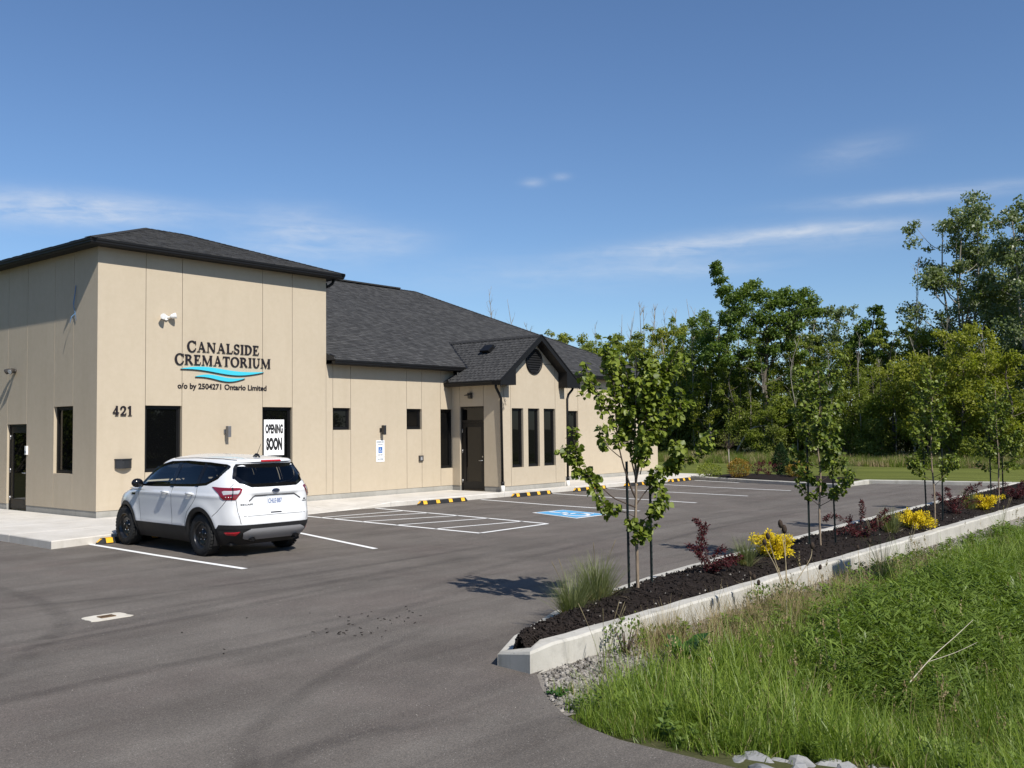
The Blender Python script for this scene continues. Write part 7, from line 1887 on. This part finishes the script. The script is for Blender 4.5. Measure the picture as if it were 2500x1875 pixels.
# ------------------------------------------------------------------ instanced grasses
hidden = bpy.data.collections.new('tuft_sources')
def tuft(n_, h, r_, mats, seed, w=.007, leanmax=.5, k=4, bend=(.2, 1.3)):
    g_ = np.random.default_rng(seed); az = g_.uniform(0, 6.28, n_); rr = r_*np.sqrt(g_.random(n_)); P = np.stack([np.cos(az)*rr, np.sin(az)*rr, np.full(n_, -.03)], 1)
    V = blades(P, g_.uniform(0, 6.28, n_), h*g_.uniform(.4, 1.1, n_), w*g_.uniform(.6, 1.4, n_), g_.uniform(*bend, n_), np.abs(g_.normal(size=n_))*leanmax*.6, g_, k); return V, mats
def src(coll, V, mat, name='tuft'):
    me = np_mesh(name, V[0], V[1], M[mat], attr=V[2]); o = bpy.data.objects.new(name, me); coll.objects.link(o); return o
def weed_tuft(seed, n_stem=4, h=.5, L_=.11, asp=.2):
    g_ = np.random.default_rng(seed); P, A, N, S = [], [], [], []
    for s_ in range(n_stem):
        b_ = np.array([g_.normal()*.06, g_.normal()*.06, 0]); ln = np.array([g_.normal()*.12, g_.normal()*.12, 1]); H = h*g_.uniform(.6, 1.1)
        for j in range(15):
            u = .15+.85*j/14; p = b_+ln*H*u; a = j*2.4+g_.normal()*.3; P.append(p); A.append((math.cos(a), math.sin(a), .45-.5*(1-u))); N.append((0, 0, 1)); S.append(L_*(1.1-.5*abs(u-.6))*g_.uniform(.8, 1.2))
    P, A, N = np.array(P), np.array(A, float), np.array(N, float)+g_.normal(size=(len(P), 3))*.2; V = leaf_quads(P, A, N, np.array(S), asp, g_, .04); return V[0], V[1], np.clip(P[:, 2]/h*.8+g_.normal(size=len(P))*.15, 0, 1)
def scatter(name, pts, scales, rots, coll, parent=None):
    """instances on a point cloud through geometry nodes."""
    me = bpy.data.meshes.new(name); me.from_pydata([tuple(p) for p in pts], [], [])
    a = me.attributes.new('rot', 'FLOAT_VECTOR', 'POINT'); a.data.foreach_set('vector', np.ascontiguousarray(rots, np.float32).ravel())
    a = me.attributes.new('scl', 'FLOAT', 'POINT'); a.data.foreach_set('value', np.ascontiguousarray(scales, np.float32))
    a = me.attributes.new('pick', 'INT', 'POINT'); a.data.foreach_set('value', np.random.default_rng(len(pts)).integers(0, len(coll.objects), len(pts)).astype(np.int32))
    ng = bpy.data.node_groups.new(name, 'GeometryNodeTree'); ng.interface.new_socket('Geometry', in_out='INPUT', socket_type='NodeSocketGeometry'); ng.interface.new_socket('Geometry', in_out='OUTPUT', socket_type='NodeSocketGeometry')
    N, Lk = ng.nodes, ng.links; i = N.new('NodeGroupInput'); o = N.new('NodeGroupOutput'); ins = N.new('GeometryNodeInstanceOnPoints'); ci = N.new('GeometryNodeCollectionInfo')
    ci.inputs['Collection'].default_value = coll; ci.inputs['Separate Children'].default_value = True; ci.inputs['Reset Children'].default_value = True
    def attr(nm, ty):
        n_ = N.new('GeometryNodeInputNamedAttribute'); n_.data_type = ty; n_.inputs['Name'].default_value = nm; return n_.outputs['Attribute']
    m2p = N.new('GeometryNodeMeshToPoints'); Lk.new(i.outputs[0], m2p.inputs['Mesh']); Lk.new(m2p.outputs[0], ins.inputs['Points']); Lk.new(ci.outputs[0], ins.inputs['Instance']); ins.inputs['Pick Instance'].default_value = True
    Lk.new(attr('pick', 'INT'), ins.inputs['Instance Index']); Lk.new(attr('scl', 'FLOAT'), ins.inputs['Scale'])
    e2r = N.new('FunctionNodeEulerToRotation'); Lk.new(attr('rot', 'FLOAT_VECTOR'), e2r.inputs[0]); Lk.new(e2r.outputs[0], ins.inputs['Rotation'])
    Lk.new(ins.outputs[0], o.inputs[0])
    ob = link(name, me, parent); md = ob.modifiers.new('scatter', 'NODES'); md.node_group = ng; return stuff(ob)
def rots(n_, rng, tilt=.15): return np.stack([rng.normal(size=n_)*tilt, rng.normal(size=n_)*tilt, rng.uniform(0, 6.28, n_)], 1)
def newcoll(name): return bpy.data.collections.new(name)
cg, cs, cw, cd, cm, cl = (newcoll(n_) for n_ in ('grass_tufts', 'short_tufts', 'weed_tufts', 'dry_tufts', 'meadow_tufts', 'clover_tufts'))
for i in range(6): src(cg, tuft([22, 30, 24, 30, 18, 24][i], [.30, .46, .36, .40, .55, .34][i], .14, None, 300+i, [.010, .007, .008, .009, .006, .011][i], [1.0, .55, .9, .8, .6, 1.2][i], 4, (.2, 2.0))[0], ['grass_a', 'grass_a', 'grass_b', 'grass_a', 'grass_a', 'grass_b'][i])
src(cg, tuft(5, .42, .16, None, 307, .004, 1.0, 4, (.1, 1.2))[0], 'grass_dry')
for i in range(3): src(cs, tuft(26, .17, .07, None, 310+i, .006)[0], 'grass_a' if i else 'grass_b')
src(cs, tuft(14, .16, .08, None, 315, .005, .9)[0], 'grass_dry')
for i in range(5): src(cw, weed_tuft(320+i, 4, .5, .108, .17), 'weed')
for i in range(4): src(cd, tuft(26, .42, .12, None, 330+i, .0035, .9, 5)[0], 'grass_dry')
for i in range(4): src(cm, tuft(46, .62, .32, None, 340+i, .02, .5, 3)[0], 'meadow' if i else 'grass_dry')
for i in range(3): src(cl, weed_tuft(350+i, 5, .16, .05, .6), 'weed' if i else 'grass_b')
g_ = np.random.default_rng(400)
def ditch_pts(n_):
    x = -5.6+g_.random(n_)**1.35*26; y = -16.5-g_.random(n_)*5.2; d = np.minimum(-16.5-y, x+5.62)
    keep = (y > -21.7+.215*(x+11.2)-1.2) & (d > .05) & (x > -5.55+np.clip(y+17.7, 0, 2)*.82); return x[keep], y[keep], d[keep]
def patchy(x, y, s=1.0, o=0): return .5+.25*np.sin(x*1.9*s+o+1.3*np.sin(y*1.7*s))+.25*np.sin(y*2.7*s-o+1.1*np.sin(x*1.3*s))
def inside(x, y, cx, cy, rx, ry): return ((x-cx)/rx)**2+((y-cy)/ry)**2
x, y, d = ditch_pts(23000)
dk, da = -16.5-y, x+5.62
wz = np.exp(-inside(x, y, .9, -18.35, 3.0, .75)**1.5)                        # the leafy weed patch
tip = np.clip(inside(x, y, -4.05, -16.82, .85, .30)*1.2-.6, 0, 1)
rkv = (x+5.4)*.785+(y+18.72)*.62; rkm = np.where((y < -18.45) & (y > -20.2), (rkv > .13)*1.0, 1.0); rks = np.where((y < -18.45) & (y > -20.2), (rkv > .06)*1.0, 1.0)
p_g = rkm*tip*np.clip((dk-.52-.22*np.sin(x*1.3)*np.sin(x*.7+1))/.45, 0, 1)*np.clip((da-.12)/.35, 0, 1)*(.55+.6*patchy(x, y))*(1-.6*wz)
k = g_.random(len(x)) < p_g
P = np.stack([x[k], y[k], terrain_z(x[k], y[k])-.01], 1); sc_ = (.42+.95*g_.random(k.sum())**1.3)*np.clip(.5+d[k]*.5, .5, 1.05)*(1+.35*(patchy(x[k], y[k], .7, 2)-.5))
scatter('ditch_grass', P, sc_, rots(k.sum(), g_, .16), cg, ground)
k = g_.random(len(x)) < rks*np.clip(tip, .05, 1)*np.clip((dk-.30)/.5, 0.03, .5)*np.clip(da/.3, .25, 1)*.85
P = np.stack([x[k], y[k], terrain_z(x[k], y[k])], 1); scatter('short_grass', P, .6+.7*g_.random(k.sum()), rots(k.sum(), g_, .2), cs, ground)
x2, y2 = .7+g_.normal(size=1350)*1.7, -18.3+g_.normal(size=1350)*.45; k = (inside(x2, y2, .9, -18.35, 4.2, .95) < 1) & (y2 < -17.55)
P = np.stack([x2[k], y2[k], terrain_z(x2[k], y2[k])-.02], 1); scatter('leafy_weeds', P, .7+.6*g_.random(k.sum()), rots(k.sum(), g_, .18), cw, ground)
x3 = np.concatenate([-1.0+g_.normal(size=420)*1.0, 2.2+g_.normal(size=130)*1.6, -2.9+g_.normal(size=70)*.18]); y3 = np.concatenate([-17.15+g_.normal(size=420)*.28, -16.95+g_.normal(size=130)*.2, -16.72+g_.normal(size=70)*.08]); k = y3 < -16.6
P = np.stack([x3[k], y3[k], terrain_z(x3[k], y3[k])], 1); scatter('dry_grass', P, .5+.6*g_.random(k.sum()), rots(k.sum(), g_, .3), cd, ground)
x4, y4, d4 = ditch_pts(7000); k = (g_.random(len(x4)) < .55*patchy(x4, y4, 1.6, 1)) & (d4 > .25) & (inside(x4, y4, -4.1, -16.95, 1.3, .7) > 1) & ((x4+5.4)*.785+(y4+18.72)*.62 > .12)
P = np.stack([x4[k], y4[k], terrain_z(x4[k], y4[k])], 1); scatter('ground_cover', P, .7+.8*g_.random(k.sum()), rots(k.sum(), g_, .2), cl, ground)
x5, y5, d5 = ditch_pts(500); k = (g_.random(len(x5)) < .45) & (d5 > .4) & ((x5+5.4)*.785+(y5+18.72)*.62 > .12)
P = np.stack([x5[k], y5[k], terrain_z(x5[k], y5[k])], 1); scatter('dead_thatch', P, .35+.6*g_.random(k.sum()), rots(k.sum(), g_, .35), cd, ground)
ch = newcoll('seed_stalks')
for q in range(4):
    gg = np.random.default_rng(360+q); n5 = 3; az5 = gg.uniform(0, 6.28, n5); V5 = blades(np.zeros((n5, 3))+gg.normal(size=(n5, 3))*[.05, .05, 0], az5, gg.uniform(.5, .75, n5), np.full(n5, .004), gg.uniform(.1, .5, n5), gg.uniform(.02, .2, n5), gg, 5)
    tips = V5[0].reshape(n5, 12, 3)[:, 8:].mean(1); hp = np.repeat(tips, 16, 0)+gg.normal(size=(n5*16, 3))*[.006, .006, .035]; H5 = leaf_quads(hp, np.tile([0, 0, 1.], (len(hp), 1))+gg.normal(size=hp.shape)*.4, gg.normal(size=hp.shape), np.full(len(hp), .022), .45, gg)
    VV = join([V5, H5]); src(ch, VV, 'grass_dry' if q % 2 else 'meadow')
x6, y6, d6 = ditch_pts(550); k = (g_.random(len(x6)) < .5) & (d6 > .6) & ((x6+5.4)*.785+(y6+18.72)*.62 > .12)
P = np.stack([x6[k], y6[k], terrain_z(x6[k], y6[k])], 1); scatter('seeding_grass_stalks', P, .7+.5*g_.random(k.sum()), rots(k.sum(), g_, .12), ch, ground)
# rough meadow between lawn and wood
n_ = 7500; v_ = g_.random(n_); yy_ = -44+v_*84; xe = np.interp(yy_, [-60, -20, -9, 3, 16, 40], [40, 38.0, 38.2, 39.2, 42, 46]); xo = np.interp(yy_, [-36, -20, -9, 1, 12, 30, 45], [40, 44.5, 47.5, 50.5, 53, 57.5, 62]); xx_ = xe-.3+(xo-xe+1.5)*g_.random(n_)
P = np.stack([xx_, yy_, np.full(n_, -.03)], 1); scatter('meadow_grass', P, (.45+.6*g_.random(n_))*(.7+.5*patchy(xx_, yy_, .3)), rots(n_, g_, .1), cm, ground)
# a few individual plants in the ditch
def teasel(loc, stems, label):
    t = empty('dried_teasel', loc, 0, label, 'dried plant', 'dried teasels by the planter kerb')
    for pts, hr, hl in stems:
        q = catmull(pts, 5); mb = MB(); mb.tube(q, taper(len(q), .0055, .003), 5); s_ = mb.build('stem', M['dry_stem'], t)
        e = Vector(q[-1]); d = (e-Vector(q[-3])).normalized(); mb = MB(); hr *= 1.3; hl *= 1.25; pr = [(.002, -.005), (hr*.75, hl*.15), (hr, hl*.42), (hr*.85, hl*.75), (hr*.35, hl), (.001, hl*1.02)]
        mb.lathe(pr, 10, 'z', 0, Matrix.Translation(e) @ d.to_track_quat('Z', 'Y').to_matrix().to_4x4())
        for k in range(10):
            a = k*.63; b2 = Vector((math.cos(a), math.sin(a), .5)).normalized(); f0 = e+Vector((math.cos(a), math.sin(a), 0))*hr*.4; mb.tube([f0, f0+b2*hr*1.6], [.0015, .0006], 3, cap=False)
        mb.build('seed_head', M['teasel_head'], t)
W3 = lambda a, z, dd=0: tuple(PR*a+PD*dd+np.array([0, 0, z]))
teasel((-1.46, -17.33, -.12), [([W3(0, 0), W3(.0, .5), W3(.0, .88), W3(-.005, 1.08)], .022, .075), ([W3(-.03, .5), W3(-.10, .72), W3(-.19, .9), W3(-.21, .96)], .018, .055), ([W3(.02, .45), W3(.16, .66), W3(.26, .82), W3(.28, .92)], .018, .055), ([W3(-.03, .56), W3(-.11, .8), W3(-.17, 1.02)], .018, .06), ([W3(.01, .4), W3(.0, .8), W3(-.04, 1.14)], .02, .07)],
       'tall dried teasel with brown seed heads standing before the first yellow shrub')
teasel((-.95, -16.72, -.12), [([W3(0, 0), W3(.0, .25), W3(.0, .48)], .018, .055), ([W3(.03, 0), W3(.04, .22), W3(.05, .42)], .016, .05), ([W3(-.03, .02), W3(-.02, .3), W3(-.04, .52)], .016, .05)], 'short dried teasel trio in front of the planter kerb face')
teasel((.35, -16.80, -.12), [([W3(0, 0), W3(.01, .25), W3(.0, .50)], .018, .055), ([W3(.05, 0), W3(.10, .22), W3(.15, .45)], .016, .05)], 'two-headed dried teasel by the kerb where the shadow crosses it')
teasel((1.9, -17.0, -.15), [([W3(0, 0), W3(.01, .35), W3(.02, .66)], .018, .055), ([W3(-.1, 0), W3(-.12, .3), W3(-.14, .58)], .016, .05)], 'dried teasel pair before the shaded stretch of kerb')
def dock(loc, n_, L_, seed, label, up=.9):
    g_ = random.Random(seed); t = empty('dock_plant', loc, 0, label, 'weed')
    for k in range(n_):
        a = 2*math.pi*k/n_+g_.uniform(-.3, .3); l = L_*g_.uniform(.65, 1.1); w = l*.26; rows = []; d = Vector((math.cos(a), math.sin(a), 0)); sd_ = Vector((-math.sin(a), math.cos(a), 0)); p = Vector((0, 0, 0)); ang = R(90)*up*g_.uniform(.75, 1)
        for i in range(8):
            u = i/7; ww = w*math.sin(math.pi*min(1, .08+.92*u))**.7*.5+.003; wv = .012*math.sin(i*2.1+k)
            rows.append([tuple(p-sd_*ww+Vector((0, 0, wv+.25*ww))), tuple(p), tuple(p+sd_*ww+Vector((0, 0, -wv+.25*ww)))]); p = p+(d*math.cos(ang)+Vector((0, 0, 1))*math.sin(ang))*(l/7); ang -= .17
        mb = MB(); mb.grid(rows); o = mb.build('leaf', M['dock'], t)
dock((-3.37, -17.20, -.10), 14, .42, 1, 'broad-leaved dark green dock weed at the foot of the planter kerb')
dock((-4.95, -16.95, -.04), 9, .13, 2, 'small leafy weed on the gravel by the asphalt edge', .6)
dock((-4.55, -17.9, -.18), 10, .24, 4, 'low broad-leaved weed in the grass near the drive', .6)
dock((-3.9, -18.5, -.3), 9, .26, 6, 'dark broad-leaved weed in the grass above the white rocks', .6)
t = empty('reed_stalk', (-2.6, -19.0, -.05), 0, 'bleached fallen reed stalk lying over the weeds', 'dry reed'); mb = MB(); mb.tube(catmull([(-.28, -.02, .02), (.3, -.03, .12), (.9, -.06, .20), (1.42, -.08, .27)], 4), taper(13, .0045, .002), 6); mb.build('stem', M['reed'], t); mb = MB(); mb.tube(catmull([(.2, -.03, .10), (.6, -.14, .12), (1.0, -.22, .15)], 4), taper(9, .0028, .0015), 5); mb.build('side_stem', M['reed'], t)
grass_clump((-2.75, -19.55, -.45), 1.15, .22, 46, 410, 'upright cattail clump with long narrow leaves at the lower right', 'cattail_clump', 'grass_b', None)
for i, (x, y, h) in enumerate([(2.3, -17.05, .75), (2.6, -17.2, .7), (-4.15, -16.85, .5), (9.3, -16.9, .6)]):
    grass_clump((x, y, float(terrain_z(x, y))), h, .2, 60 if i != 2 else 14, 420+i, ['tall seeding grass clump against the kerb beyond the teasels', 'second tall seeding grass clump against the kerb beyond the teasels', 'few tall thin grass stems by the pointed kerb end', 'tall grass clump by the far part of the kerb'][i], 'tall_grass', 'grass_a', None, heads=5)
for i, (x, y) in enumerate([(-3.45, -16.62), (-2.9, -16.66), (-.6, -16.68), (.1, -16.72)]):
    puff((x, y, float(terrain_z(x, y))), [.34, .2, .3, .26][i], .2, 260, .035, 'weed', 430+i, ['spindly weed leaning on the kerb face near its tip', 'low weed at the kerb foot beside the dock plant', 'leafy weed at the kerb foot behind the short teasels', 'rounded leafy weed at the kerb foot below the first yellow shrub'][i], 'kerb_weed', None, 'weed')

# unseen panel on a post, added to cast the shadow across the kerb
t = empty('shadow_panel', (1.55, -19.95, float(terrain_z(1.55, -19.95))-.1), 0, 'blank-backed road sign on a post beside the ditch, off to the right', 'sign')
mb = MB(); mb.box((-.03, -.03, 0), (.03, .03, 4.55)); mb.build('post', M['steel'], t)
mb = MB(); mb.box((-.34, -.045, 3.75), (.34, -.031, 4.55)); mb.build('panel', M['steel'], t)
